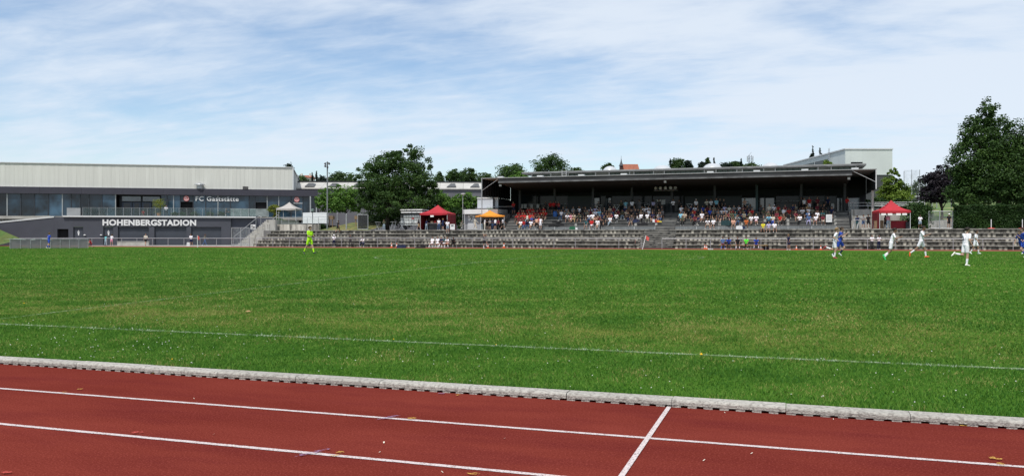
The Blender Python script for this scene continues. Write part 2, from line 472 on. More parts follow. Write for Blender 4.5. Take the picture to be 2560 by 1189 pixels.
# lane lines, cross line and chalked marks lie on the track
def strip(name, m, pts_l, pts_r, parent=None):
    v = pts_l + pts_r; n = len(pts_l)
    f = [(i, i + 1, n + i + 1, n + i) for i in range(n - 1)]
    me = bpy.data.meshes.new(name); me.from_pydata(v, [], f)
    o = link(name, me, m, parent)
    return o
for k in range(0, 6):
    Yc = KERB_N - 1.22 * (k + 1) - 0.02
    jl = random.Random(k); xs = [-60, -14] + list(np.arange(-12, 4, 0.06)) + [8, 40]
    struct(strip('lane_line', line_track, [(x, Yc - 0.025 + jl.uniform(-0.003, 0.003), 0.004) for x in xs], [(x, Yc + 0.025 + jl.uniform(-0.003, 0.003), 0.004) for x in xs]))
c0, c1 = gnd(1672, 1019), gnd(1553, 1189)
struct(strip('cross_line', line_track, [(c0.x - 0.02, 7.69, 0.008), (c0.x - 0.02, -4, 0.008)], [(c0.x + 0.02, 7.69, 0.008), (c0.x + 0.02, -4, 0.008)]))
def blob(name, m, x, y, w, h, ang, label, n=9, lift=0.012):
    """a small sprayed dab on the track"""
    p = gnd(x, y); rr = random.Random(int(x * 7 + y))
    pts = []
    for i in range(n):
        t = 2 * math.pi * i / n; k = rr.uniform(0.8, 1.2)
        a, c = math.cos(t) * w * k / 2, math.sin(t) * h * k / 2
        pts.append((p.x + a * math.cos(ang) - c * math.sin(ang), p.y + a * math.sin(ang) + c * math.cos(ang), lift))
    me = bpy.data.meshes.new(name); me.from_pydata(pts, [], [tuple(range(n))])
    tag(link(name, me, m), label, 'mark')
blob('paint_mark', mark_y, 835, 1141, 0.07, 0.05, 0.2, 'yellow dab below the second lane line beside a violet stroke')
blob('paint_mark', mark_y, 850, 1133, 0.07, 0.05, 0.2, 'yellow dab above the second lane line beside a violet stroke')
blob('paint_mark', mark_b, 780, 1134, 0.29, 0.045, 1.15, 'long violet stroke crossing the second lane line')
blob('paint_mark', mark_b, 973, 1045, 0.26, 0.045, 1.15, 'faint violet stroke crossing the first lane line')
blob('paint_mark', mark_y, 1029, 1047, 0.08, 0.08, 0.3, 'faded yellow mark on the first lane line in mid picture')
blob('paint_mark', mark_y, 1145, 989, 0.055, 0.05, 0.1, 'small yellow dab at the kerb foot beside a blue dab')
blob('paint_mark', mark_b, 1103, 985, 0.07, 0.06, 0.6, 'small blue dab at the kerb foot')
blob('paint_mark', mark_y, 200, 974, 0.06, 0.05, 0.1, 'left yellow dab just above the first lane line')
blob('paint_mark', mark_y, 161, 982, 0.06, 0.04, 0.1, 'left yellow dab just below the first lane line')
blob('paint_mark', mark_y, 385, 933, 0.06, 0.05, 0.1, 'yellow dab touching the kerb foot at left')
blob('paint_mark', mark_y, 2409, 1066, 0.06, 0.045, 0.1, 'yellow dab touching the kerb foot at far right')
blob('paint_mark', mark_y, 2489, 1148, 0.08, 0.09, 0.1, 'upper of two yellow dabs on the first lane line at right')
blob('paint_mark', mark_y, 2503, 1163, 0.06, 0.07, 0.1, 'lower of two yellow dabs on the first lane line at right')
blob('paint_mark', mark_r, 345, 1083, 0.09, 0.08, 0.1, 'faint orange dab on the second lane line at left')
blob('paint_mark', mark_r, 15, 1183, 0.08, 0.05, 0.1, 'orange dab at the lower left corner of the track')
blob('paint_mark', mark_y, 1185, 1187, 0.10, 0.05, 0.1, 'olive smear at the bottom edge of the track')
lit = np.random.default_rng(5)
litter_m = mat('fallen_petals', (0.62, 0.58, 0.48), 0.8, 0.2, 3)
lm = MB()
for i in range(20):
    p = gnd(lit.uniform(-60, 2620), lit.uniform(905, 1189))
    if p.y > 7.6: continue
    a, w, h = lit.uniform(0, 3.1), lit.uniform(0.004, 0.009), lit.uniform(0.002, 0.005)
    ca, sa = math.cos(a), math.sin(a)
    q = [(p.x + u * w * ca - v * h * sa, p.y + u * w * sa + v * h * ca, 0.006 + 0.004 * (u + 1)) for u, v in ((-1, -1), (1, -1), (1, 1), (-1, 1))]
    lm.quad(*q)
lo = lm.build('fallen_petals', litter_m); struct(lo, 'stuff')

# pitch markings
def chalk(pts, w, name='pitch_line'):
    L, Rr = [], []
    for i, p in enumerate(pts):
        a = pts[max(0, i - 1)]; b = pts[min(len(pts) - 1, i + 1)]
        d = (Vector(b) - Vector(a)).normalized(); nn = Vector((-d.y, d.x)) * w / 2
        L.append((p[0] + nn.x, p[1] + nn.y, zg(p[1] + nn.y) + 0.010)); Rr.append((p[0] - nn.x, p[1] - nn.y, zg(p[1] - nn.y) + 0.010))
    struct(strip(name, line_grass, L, Rr))
TL_N, TL_F, MIDX = 10.62, 79.5, -13.4
chalk([(x, TL_N) for x in np.linspace(-66, 38, 30)], 0.11)
chalk([(x, TL_F) for x in np.linspace(-66, 38, 30)], 0.11)
chalk([(MIDX, y) for y in np.linspace(TL_N, TL_F, 60)], 0.11)
chalk([(-66, y) for y in np.linspace(TL_N, TL_F, 40)], 0.11)
cyc = (TL_N + TL_F) / 2
chalk([(MIDX + 9.15 * math.cos(t), cyc + 9.15 * math.sin(t)) for t in np.linspace(0, 2 * math.pi, 90)], 0.12)

# ------------------------------------------------------------------ grass blades near the camera
def blades():
    rg = np.random.default_rng(11)
    N = 330000
    t = 1 - np.sqrt(1 - rg.random(N))
    Y = 7.88 + t * 17.0
    rl, rr = ray(-40), ray(2600)
    x0 = Y * rl[0] / rl[1] - 0.3; x1 = Y * rr[0] / rr[1] + 0.3
    X = x0 + rg.random(N) * (x1 - x0)
    zz = np.array([zg(y) for y in np.linspace(7.7, 26, 400)]); Z = np.interp(Y, np.linspace(7.7, 26, 400), zz)
    h = rg.uniform(0.014, 0.034, N) * (1 + 0.25 * np.sin(X * 1.7) * np.cos(Y * 2.3)) * np.where(rg.random(N) < 0.03, 1.7, 1.0)
    h *= np.where(Y < 8.05, 1.5, 1.0)
    w = rg.uniform(0.003, 0.0065, N) * (1 + (Y - 8) * 0.12)
    a = rg.uniform(0, 2 * np.pi, N); lean = rg.uniform(0.2, 1.2, N) * h; b = rg.uniform(0, 2 * np.pi, N)
    # sparser, broader tufts carry the texture across the pitch
    M = 190000
    Y2 = 14.0 + rg.random(M) ** 1.2 * 52.0; q0 = Y2 * rl[0] / rl[1] - 0.5; q1 = Y2 * rr[0] / rr[1] + 0.5
    X2 = q0 + rg.random(M) * (q1 - q0)
    X, Y = np.concatenate([X, X2]), np.concatenate([Y, Y2])
    Z = np.concatenate([Z, np.interp(Y2, np.linspace(7.7, 70, 900), np.array([zg(y) for y in np.linspace(7.7, 70, 900)]))])
    h = np.concatenate([h, rg.uniform(0.018, 0.034, M)]); w = np.concatenate([w, rg.uniform(0.008, 0.018, M) * (0.6 + Y2 / 26.0)])
    a = np.concatenate([a, rg.uniform(0, 2 * np.pi, M)]); b = np.concatenate([b, rg.uniform(0, 2 * np.pi, M)])
    lean = np.concatenate([lean, rg.uniform(0.3, 1.6, M) * 0.03])
    N += M
    dx, dy = np.cos(a) * w, np.sin(a) * w
    v = np.empty((N, 3, 3))
    v[:, 0] = np.stack([X - dx, Y - dy, Z - 0.003], 1); v[:, 1] = np.stack([X + dx, Y + dy, Z - 0.003], 1)
    v[:, 2] = np.stack([X + np.cos(b) * lean, Y + np.sin(b) * lean, Z + h], 1)
    me = raw_mesh('grass', v.reshape(-1, 3), np.arange(N * 3).reshape(N, 3))
    on = (np.abs(Y - TL_N) < 0.06) & (rg.random(N) < 0.24)
    return me, on
def raw_mesh(name, v, f):
    n, k = f.shape
    me = bpy.data.meshes.new(name)
    me.vertices.add(len(v)); me.vertices.foreach_set('co', np.ascontiguousarray(v, dtype=np.float32).ravel())
    me.loops.add(n * k); me.loops.foreach_set('vertex_index', np.ascontiguousarray(f, dtype=np.int32).ravel())
    me.polygons.add(n); me.polygons.foreach_set('loop_start', np.arange(0, n * k, k, dtype=np.int32))
    me.update(calc_edges=True)
    return me
def blade_material():
    m, n, l, b = nmat('grass_blades')
    g = n.new('ShaderNodeNewGeometry')
    cr = n.new('ShaderNodeValToRGB')
    e = cr.color_ramp.elements
    e[0].position, e[0].color = 0.0, (0.032, 0.116, 0.012, 1)
    e[1].position, e[1].color = 1.0, (0.30, 0.28, 0.09, 1)
    for p, c in ((0.35, (0.068, 0.182, 0.018, 1)), (0.75, (0.116, 0.235, 0.028, 1)), (0.92, (0.165, 0.255, 0.05, 1))):
        q = e.new(p); q.color = c
    no = nd(n, 'ShaderNodeTexNoise'); no.inputs['Scale'].default_value = 0.9; no.inputs['Detail'].default_value = 6; no.inputs['Roughness'].default_value = 0.65
    l.new(g.outputs['Position'], no.inputs['Vector'])
    mr = nd(n, 'ShaderNodeMapRange'); mr.inputs['From Min'].default_value = 0.35; mr.inputs['From Max'].default_value = 0.65; mr.inputs['To Min'].default_value = -0.30; mr.inputs['To Max'].default_value = 0.22
    l.new(no.outputs['Fac'], mr.inputs['Value'])
    ad = nd(n, 'ShaderNodeMath', operation='ADD'); l.new(g.outputs['Random Per Island'], ad.inputs[0]); l.new(mr.outputs[0], ad.inputs[1])
    sp = n.new('ShaderNodeSeparateXYZ'); l.new(g.outputs['Position'], sp.inputs[0])
    d1 = nd(n, 'ShaderNodeMapRange'); d1.inputs['From Min'].default_value = 10.6; d1.inputs['From Max'].default_value = 12; l.new(sp.outputs[1], d1.inputs['Value'])
    d3 = nd(n, 'ShaderNodeMapRange'); d3.inputs['From Min'].default_value = 14; d3.inputs['From Max'].default_value = 18; d3.inputs['To Min'].default_value = 1; d3.inputs['To Max'].default_value = 0.1; l.new(sp.outputs[1], d3.inputs['Value'])
    n2 = nd(n, 'ShaderNodeTexNoise'); n2.inputs['Scale'].default_value = 0.5; n2.inputs['Detail'].default_value = 5
    l.new(g.outputs['Position'], n2.inputs['Vector'])
    d2 = nd(n, 'ShaderNodeMapRange'); d2.inputs['From Min'].default_value = 0.42; d2.inputs['From Max'].default_value = 0.62; d2.inputs['To Max'].default_value = 0.42; l.new(n2.outputs['Fac'], d2.inputs['Value'])
    mu = nd(n, 'ShaderNodeMath', operation='MULTIPLY'); l.new(d1.outputs[0], mu.inputs[0]); l.new(d2.outputs[0], mu.inputs[1])
    mu3 = nd(n, 'ShaderNodeMath', operation='MULTIPLY'); l.new(mu.outputs[0], mu3.inputs[0]); l.new(d3.outputs[0], mu3.inputs[1]); mu = mu3
    a2 = nd(n, 'ShaderNodeMath', operation='ADD'); l.new(ad.outputs[0], a2.inputs[0]); l.new(mu.outputs[0], a2.inputs[1])
    l.new(a2.outputs[0], cr.inputs[0])
    l.new(cr.outputs[0], b.inputs['Base Color'])
    b.inputs['Roughness'].default_value = 0.7; b.inputs['Specular IOR Level'].default_value = 0.2
    tr = n.new('ShaderNodeBsdfTranslucent'); l.new(cr.outputs[0], tr.inputs[0])
    mx = n.new('ShaderNodeMixShader'); mx.inputs[0].default_value = 0.3
    l.new(b.outputs[0], mx.inputs[1]); l.new(tr.outputs[0], mx.inputs[2]); l.new(mx.outputs[0], n['Material Output'].inputs[0])
    return m
blade_m = blade_material()
bme, online = blades()
bme.materials.append(blade_m); bme.materials.append(mat('chalked_blades', (0.36, 0.44, 0.32), 0.9, 0.2, 5))
bme.polygons.foreach_set('material_index', online.astype(np.int32))
struct(link('grass', bme), 'stuff')
# clover heads and a few dandelions
def flowers(name, m, spots, r, hgt):
    v, f = [], []
    for p, k in spots:
        b = len(v); q = r * k
        for i in range(5):
            t = 2 * math.pi * i / 5
            v.append((p.x + q * math.cos(t), p.y + q * math.sin(t), p.z + hgt))
        v.append((p.x, p.y, p.z + hgt + q)); v.append((p.x, p.y, p.z + hgt - q * 0.8))
        for i in range(5):
            f.append((b + i, b + (i + 1) % 5, b + 5)); f.append((b + (i + 1) % 5, b + i, b + 6))
    me = bpy.data.meshes.new(name); me.from_pydata(v, [], f)
    struct(link(name, me, m), 'stuff')
rg = random.Random(4)
spots = []
for (x, y, sx_, sy_, n) in ((330, 868, 200, 26, 150), (130, 880, 140, 22, 40), (1050, 890, 120, 16, 45), (2350, 960, 200, 60, 40), (1700, 930, 600, 40, 50), (900, 860, 700, 70, 90), (1800, 880, 700, 60, 60), (300, 800, 260, 40, 50), (1500, 990, 500, 20, 40)):
    for i in range(n):
        p = gnd(rg.gauss(x, sx_), min(1050, rg.gauss(y, sy_)))
        if p.y > 8.0: spots.append((p, rg.uniform(0.4, 1.0)))
flowers('clover_flowers', mat('clover_white', (0.62, 0.62, 0.55), 0.8, 0.15, 5), spots[::2], 0.0085, 0.034)
flowers('dandelions', mat('dandelion_yellow', (0.75, 0.42, 0.01), 0.8, 0.1, 5), [(gnd(x, y), k) for x, y, k in ((1753, 893, 2.2), (60, 762, 1.6), (984, 854, 1.2), (1240, 868, 1.0), (2000, 760, 1.0), (430, 905, 1.0))], 0.009, 0.04)
leaf_m = mat('fallen_leaf', (0.34, 0.20, 0.09), 0.8, 0.1, 5)
p = gnd(620, 783)
ml = MB(); ml.quad((p.x - 0.05, p.y - 0.02, p.z + 0.04), (p.x + 0.01, p.y - 0.035, p.z + 0.036), (p.x + 0.055, p.y + 0.01, p.z + 0.045), (p.x - 0.005, p.y + 0.04, p.z + 0.06))
tag(ml.build('fallen_leaf', leaf_m), 'single brown leaf lying on the pitch at left', 'leaf')

# ------------------------------------------------------------------ near kerb: one metre pieces with drain slots
kerb_m = mat('kerb_concrete', (0.375, 0.36, 0.325), 0.95, 0.16, 30, 0.7, 70, rnd=0.07, col2=(0.235, 0.22, 0.20), thr=0.56, tscale=26, spec=0.1)
kerb = thing('near_kerb', 'pale concrete kerb with drain slots between red track and pitch', 'kerb', (0, KERB_N, 0))
km = MB()
LK = 0.994
prof = [(0, 0.020), (0.0, 0.050), (0.008, 0.062), (0.022, 0.070), (0.15, 0.074), (0.15, 0.020)]
km.prism(prof, 0, LK, 'x')
for i in range(7):
    a = i * LK / 7
    km.box(a + 0.001, a + 0.080, 0.004, 0.148, -0.01, 0.0202)
kme = km.mesh('kerb_stone'); kme.materials.append(kerb_m)
for i in range(-26, 12):
    o = link('kerb_stone', kme, None, kerb); o.location = (i * 1.0 + rg.uniform(-0.002, 0.002), rg.uniform(-0.004, 0.004), rg.uniform(-0.003, 0.002)); o.rotation_euler = (0, 0, rg.uniform(-0.003, 0.003))
fk = MB().box(-170, 90, 82.92, 83.06, 0.2, 0.278).build('far_kerb', mat('dirty_kerb', (0.24, 0.19, 0.14), 0.9, 0.3, 0.5))
tag(fk, 'thin concrete kerb along the far side of the pitch', 'kerb')

# ------------------------------------------------------------------ lower terrace of stained concrete steps
def step_material():
    m, n, l, b = nmat('stained_blocks')
    g = n.new('ShaderNodeNewGeometry')
    sp = n.new('ShaderNodeSeparateXYZ'); l.new(g.outputs['Position'], sp.inputs[0])
    def mth(op, a, c=None):
        x = nd(n, 'ShaderNodeMath', operation=op)
        for i, q in enumerate((a, c)):
            if q is None: continue
            if isinstance(q, (int, float)): x.inputs[i].default_value = q
            else: l.new(q, x.inputs[i])
        return x.outputs[0]
    def noise(s, d=4, stretch=(1, 1, 1), rough=0.55):
        mp = n.new('ShaderNodeMapping'); mp.inputs['Scale'].default_value = stretch
        l.new(g.outputs['Position'], mp.inputs[0])
        x = nd(n, 'ShaderNodeTexNoise'); x.inputs['Scale'].default_value = s; x.inputs['Detail'].default_value = d; x.inputs['Roughness'].default_value = rough
        l.new(mp.outputs[0], x.inputs['Vector']); return x.outputs['Fac']
    def rng(v, a, b_, lo, hi):
        x = nd(n, 'ShaderNodeMapRange'); x.interpolation_type = 'SMOOTHSTEP'; x.inputs['From Min'].default_value = a; x.inputs['From Max'].default_value = b_
        x.inputs['To Min'].default_value = lo; x.inputs['To Max'].default_value = hi; l.new(v, x.inputs['Value']); return x.outputs[0]
    # paler worn patch in the middle of every block, lost where the dirt is thick
    fx = mth('ABSOLUTE', mth('SUBTRACT', mth('FRACT', mth('DIVIDE', sp.outputs[0], 0.47)), 0.5))
    patch = rng(mth('ADD', fx, mth('MULTIPLY', noise(7, 4), 0.35)), 0.30, 0.60, 1, 0)
    cell = nd(n, 'ShaderNodeTexWhiteNoise', noise_dimensions='2D')
    cv = n.new('ShaderNodeCombineXYZ'); l.new(mth('FLOOR', mth('DIVIDE', sp.outputs[0], 0.47)), cv.inputs[0]); l.new(mth('FLOOR', mth('MULTIPLY', sp.outputs[1], 1.3)), cv.inputs[1])
    l.new(cv.outputs[0], cell.inputs['Vector'])
    dirt = rng(mth('ADD', noise(0.16, 4, (1, 3, 1)), mth('MULTIPLY', cell.outputs['Value'], 0.42)), 0.58, 0.94, 0, 1)
    f = mth('MULTIPLY', patch, dirt)
    mx = nd(n, 'ShaderNodeMix', data_type='RGBA'); l.new(f, mx.inputs[0])
    mx.inputs[6].default_value = (0.076, 0.070, 0.061, 1); mx.inputs[7].default_value = (0.42, 0.385, 0.32, 1)
    v = rng(noise(3, 6, (1, 1, 0.4)), 0.3, 0.7, 0.45, 1.5)
    vm = nd(n, 'ShaderNodeVectorMath', operation='SCALE'); l.new(mx.outputs[2], vm.inputs[0]); l.new(v, vm.inputs['Scale'])
    l.new(vm.outputs[0], b.inputs['Base Color']); b.inputs['Roughness'].default_value = 0.9; b.inputs['Specular IOR Level'].default_value = 0.2
    return m
block_m = step_material()
tread_m = mat('worn_tread', (0.25, 0.24, 0.215), 0.9, 0.3, 2.0, rnd=0.15, col2=(0.09, 0.087, 0.08), thr=0.56, tscale=1.4)
Z0, RISE, GO, Y0, NR = 0.27, 0.425, 0.85, 92.2, 5
PLZ = Z0 + RISE * NR                     # plaza level
YP = Y0 + GO * (NR - 1)                  # plaza edge
terr = thing('terrace_steps', 'long stained concrete spectator steps along the far track', 'steps', (-20, Y0, Z0))
SX0, SX1 = -15.6, -11.9                  # aisle in the middle
def run(a, b, L=2.4):
    n = max(1, round((b - a) / L)); w = (b - a) / n
    return [(a + i * w, a + (i + 1) * w) for i in range(n)]
for i in range(NR):
    Yi, zt = Y0 + GO * i, Z0 + RISE * (i + 1)
    xl = sx(633 + 11 * i, Yi)
    for seg in ((xl, SX0), (SX1, 27.0)):
        for a, b in run(*seg):
            j = rg.uniform(-0.012, 0.012)
            box('tread_slab', tread_m, terr, a + 0.006, b - 0.006, Yi - 0.06 + j, Yi + GO + (0.0 if i < NR - 1 else -0.3), zt - 0.10, zt + j * 0.3)
            box('riser_block', block_m, terr, a + 0.004, b - 0.004, Yi + 0.04, Yi + 0.40, Z0 + RISE * i - 0.02, zt - 0.102)
aisle = thing('terrace_stairs', 'narrow concrete stairs splitting the far spectator steps', 'stairs', ((SX0 + SX1) / 2, Y0, Z0))
for i in range(NR * 2):
    Yi, zt = Y0 - 0.25 + GO / 2 * i, Z0 + RISE / 2 * (i + 1)
    box('stair_tread', tread_m, aisle, SX0 + 0.01, SX1 - 0.01, Yi - 0.03, Yi + GO / 2, zt - 0.09, zt)
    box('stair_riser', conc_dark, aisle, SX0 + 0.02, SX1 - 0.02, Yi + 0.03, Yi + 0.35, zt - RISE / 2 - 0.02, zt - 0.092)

plaza_m = mat('asphalt_paving', (0.16, 0.155, 0.15), 0.9, 0.2, 0.8)
def flat(name, m, poly, z0, z1):
    return struct(MB().prism(poly, z0, z1, 'z').build(name, m))
flat('plaza', plaza_m, [(-67.5, YP + 0.55), (92, YP + 0.55), (92, 210), (-67.5, 210)], 0.0, PLZ - 0.004)
flat('plaza_base', plaza_m, [(27.05, 91.5), (92, 91.5), (92, YP + 0.54), (27.05, YP + 0.54)], 0.0, PLZ - 0.006)

# barrier rail along the far track
def barrier(x0, x1, Y, label, h=1.07, step=2.55):
    t = thing('barrier_rail', label, 'railing', ((x0 + x1) / 2, Y, Z0), group='tubular barriers along the far track')
    MB().tube((x0, Y, Z0 + h), (x1, Y, Z0 + h), 0.042).build('top_rail', steel, t, True)
    n = max(1, round((x1 - x0) / step))
    pm = None
    for i in range(n + 1):
        x = x0 + (x1 - x0) * i / n
        if pm is None:
            pm = MB().tube((0, 0, 0), (0, 0, h - 0.03), 0.032).mesh('post'); pm.materials.append(steel)
        o = link('post', pm, None, t); o.location = (x - (x0 + x1) / 2, 0, 0)
    return t
YR = 91.15
barrier(-118, sx(625, YR), YR, 'grey tubular barrier in front of the dark clubhouse wall')
barrier(sx(641, YR), sx(1603, YR), YR, 'grey tubular barrier before the left half of the spectator steps')
barrier(sx(1655, YR), 26, YR, 'grey tubular barrier before the right half of the spectator steps')

# ------------------------------------------------------------------ grandstand
ST = thing('grandstand', 'long dark covered grandstand with tiered benches and deep overhanging roof', 'grandstand', (-13.5, 98, PLZ))
YF, DT = 98.0, 0.8
TZ = [PLZ + 0.45 + 0.40 * k for k in range(5)]
XL, XR = -31.9, 5.2
DECK_Y, DECK_Z = YF + DT * 5, TZ[4] + 0.02
BACK = 109.0
for xa, xb in ((XL, SX0 + 0.9), (SX1 - 0.5, XR)):
    for k in range(5):
        y0 = YF + DT * k
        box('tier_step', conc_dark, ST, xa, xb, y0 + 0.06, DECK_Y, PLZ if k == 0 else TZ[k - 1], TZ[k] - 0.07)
        for a, b in run(xa, xb, 2.45):
            j = rg.uniform(-0.01, 0.01)
            box('seat_plank', seat_m, ST, a + 0.015, b - 0.015, y0 + j, y0 + 0.46 + j, TZ[k] - 0.066, TZ[k] + j * 0.4)
            if k >= 1 and rg.random() < 0.62:
                box('bench_support', conc_light, ST, b - 0.14, b + 0.14, y0 + 0.02, y0 + 0.055, TZ[k - 1] + 0.004, TZ[k] - 0.075)
    for a, b in run(xa, xb, 2.45):
        box('front_panel', mat('corrugated_panel', (0.15, 0.16, 0.165), 0.7, 0.2, 2, rnd=0.06), ST, a + 0.04, b - 0.04, YF - 0.06, YF + 0.05, PLZ, TZ[0] - 0.10)
        for q in np.arange(a + 0.12, b - 0.1, 0.245):
            box('panel_rib', mat('panel_rib', (0.19, 0.20, 0.205), 0.7, 0.2, 2), ST, q, q + 0.07, YF - 0.085, YF - 0.062, PLZ + 0.01, TZ[0] - 0.11) if (b - a) > 1 and rg.random() < 0.55 else None
        box('panel_post', trim_w, ST, b - 0.025, b + 0.025, YF - 0.11, YF - 0.063, PLZ, TZ[0] - 0.09)
for xa, xb in ((-33.6, XL), (SX0 + 0.9, SX1 - 0.5), (XR, 6.7)):
    for i in range(11):
        zt = PLZ + (DECK_Z - PLZ) / 11 * (i + 1); y0 = YF - 0.2 + DT * 5.2 / 11 * i
        box('stair_step', seat_m if i % 2 else conc_dark, ST, xa + 0.02, xb - 0.02, y0, DECK_Y + 0.1, zt - (DECK_Z - PLZ) / 11 - 0.01, zt)
for i, xx in enumerate((-33.55, 6.65)):
    MB().tube((xx, YF - 0.2, PLZ + 1.0), (xx, DECK_Y, DECK_Z + 1.0), 0.03).build('handrail', steel_dk, ST, True)
    for k in range(5):
        MB().tube((xx, YF - 0.1 + k, PLZ), (xx, YF - 0.1 + k, PLZ + 1.02 + (DECK_Z - PLZ) * k / 4.1), 0.02).build('rail_post', steel_dk, ST, True)
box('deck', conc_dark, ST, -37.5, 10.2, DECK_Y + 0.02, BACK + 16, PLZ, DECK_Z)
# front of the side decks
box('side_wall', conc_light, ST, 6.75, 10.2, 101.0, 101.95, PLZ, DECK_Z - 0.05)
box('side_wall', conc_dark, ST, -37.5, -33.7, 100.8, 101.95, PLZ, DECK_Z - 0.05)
# roof wedge, gutter, fascia and slab
WL, WR, RZ0, RZ1, SZB = -34.3, 6.85, 8.28, 8.90, 7.5
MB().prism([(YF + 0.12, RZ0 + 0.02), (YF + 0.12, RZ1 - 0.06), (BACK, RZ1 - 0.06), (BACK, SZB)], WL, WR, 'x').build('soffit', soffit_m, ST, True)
for a, b in run(WL, WR, 6.8):
    box('fascia_panel', fascia_m, ST, a + 0.01, b - 0.01, YF - 0.02, YF + 0.11, RZ0 + 0.17, RZ1 - 0.07)
    box('gutter', gutter_m, ST, a + 0.004, b - 0.004, YF - 0.10, YF + 0.11, RZ0, RZ0 + 0.165)
for x in np.arange(WL + 1.0, WR, 2.05):
    box('ceiling_seam', steel_dk, ST, x, x + 0.05, YF + 2.0, YF + 2.06, 7.9, 8.2) if False else None
box('roof_slab', roof_m, ST, -36.6, 9.35, YF - 0.06, BACK + 16, RZ1 - 0.058, RZ1 + 0.03)
box('roof_edge', mat('roof_edge_grey', (0.27, 0.275, 0.28), 0.6), ST, -36.6, 9.35, YF - 0.12, YF - 0.064, RZ1 - 0.04, RZ1 + 0.05)
for s, xx, zb in ((-1, -36.5, 6.7), (1, 9.27, 6.84)):
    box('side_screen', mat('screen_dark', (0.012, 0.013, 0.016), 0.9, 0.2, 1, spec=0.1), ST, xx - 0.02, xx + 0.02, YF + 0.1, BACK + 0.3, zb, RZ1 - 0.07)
    for y in np.arange(YF + 0.05, BACK, 1.0):
        box('screen_post', steel_dk, ST, xx - 0.06, xx + 0.06, y, y + 0.06, zb - 0.02, RZ1 - 0.065)
    box('screen_rail', steel_dk, ST, xx - 0.07, xx + 0.07, YF, BACK, zb - 0.12, zb - 0.022)
    MB().tube((xx, YF - 0.05, zb + 0.65), (WL if s < 0 else WR, YF, RZ1 - 0.12), 0.03).build('brace_rod', steel, ST, True)
    MB().tube((xx, YF - 0.06, PLZ if s < 0 else zb - 0.1), (xx, YF - 0.06, RZ1 - 0.05), 0.06).build('edge_post', trim_w if s > 0 else steel, ST, True)
px_post = onY(2181, 500, 100.2).x
MB().tube((px_post, 100.2, PLZ), (px_post, 100.2, 6.7), 0.13, n=14).build('round_column', conc_light, ST, True)
for xp in (1300, 1387, 1483, 1580, 1680, 1787, 1892, 2003, 2112):
    x = sx(xp, 104.6)
    box('column', steel_dk if xp != 1892 else mat('green_column', (0.03, 0.06, 0.065), 0.6), ST, x - 0.14, x + 0.14, 104.45, 104.75, DECK_Z, 8.2)
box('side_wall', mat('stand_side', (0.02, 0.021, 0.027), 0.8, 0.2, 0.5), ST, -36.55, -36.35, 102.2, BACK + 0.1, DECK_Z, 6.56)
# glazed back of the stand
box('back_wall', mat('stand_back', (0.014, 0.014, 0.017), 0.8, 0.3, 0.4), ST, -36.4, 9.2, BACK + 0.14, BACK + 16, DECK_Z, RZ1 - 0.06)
panes = [(1293, 1340), (1342, 1384), (1390, 1418), (1420, 1478), (1482, 1498), (1502, 1513), (1515, 1527), (1530, 1578), (1583, 1628), (1632, 1676), (1684, 1706), (1712, 1784), (1792, 1852), (1855, 1889), (1897, 1910), (1914, 1935), (1940, 1998), (2008, 2060), (2064, 2090), (2093, 2105), (2118, 2148)]
bright = {(1482, 1498), (1515, 1527), (1855, 1889), (1897, 1910), (1914, 1935), (2093, 2105), (2118, 2148)}
for a, b in panes:
    xa, xb = sx(a, BACK), sx(b, BACK)
    zt = sz((a + b) / 2, 495 if (a, b) in bright else 490, BACK)
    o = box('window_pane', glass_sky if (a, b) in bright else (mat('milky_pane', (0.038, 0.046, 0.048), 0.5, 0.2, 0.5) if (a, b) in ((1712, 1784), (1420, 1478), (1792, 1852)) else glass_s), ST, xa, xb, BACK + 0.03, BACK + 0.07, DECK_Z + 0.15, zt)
    box('window_frame', mull, ST, xb + 0.01, xb + 0.11, BACK - 0.02, BACK + 0.1, DECK_Z, zt + 0.1)
for a, b in ((1300, 1420), (1565, 1685), (1935, 2060)):
    MB().tube((sx(a, 106.5), 106.5, 5.9), (sx(b, 106.5), 106.5, 5.9), 0.025).build('window_rail', steel, ST, True)
# posters on the wall and lamps under the roof
for xp, yp, w in ((1305, 515, .35), (1313, 515, .4), (1329, 515, .4), (1345, 515, .4), (2082, 515, 0.35), (1647, 504, .5), (1658, 505, .5)):
    c = onY(xp, yp, BACK - 0.05); c2 = c
    box('notice', paper, ST, c.x - w / 2, c.x + w / 2, BACK - 0.06, BACK - 0.03, c.z - 0.3, c.z + 0.3)
lampc = onY(1664, 470, 103.0)
MB().tube((lampc.x - 1.45, 103, lampc.z - 0.28), (lampc.x + 1.45, 103, lampc.z - 0.28), 0.03).build('lamp_bar', steel, ST, True)
for k in range(5):
    x = lampc.x + (-1.18, -0.62, 0.0, 0.62, 1.18)[k]
    o = MB().lathe([(0.0, 0.05), (0.14, 0.04), (0.21, 0.02), (0.27, -0.12), (0.20, -0.28), (0.0, -0.32)], n=16).build('floodlight', mat('lamp_shell', (0.06, 0.06, 0.062), 0.4, 0.05, 4), ST, smooth=True)
    o.location = Vector((x, 102.9, lampc.z)) - Vector((-13.5, 98, PLZ)); o.rotation_euler = (R(80), 0, R((-35, -12, 0, 12, 35)[k]))
    q = MB().lathe([(0.10, 0.0), (0.17, 0.0), (0.175, -0.02)], n=16).build('lamp_rim', white_p, o); q.location = (0, 0, 0.075)
    q = MB().lathe([(0.0, 0.0), (0.07, 0.0), (0.072, -0.02)], n=12).build('lamp_lens', white_p, o); q.location = (0, 0, 0.08)
    MB().tube((x, 103, lampc.z - 0.28), (x, 103, 7.95), 0.02).build('lamp_hanger', steel_dk, ST, True)
for xp, yp in ((1251, 463), (2122, 446), (1663, 454)):
    c = onY(xp, yp, YF + 0.6)
    box('spotlight', trim_w, ST, c.x - 0.13, c.x + 0.13, YF + 0.5, YF + 0.75, c.z - 0.13, c.z + 0.13)
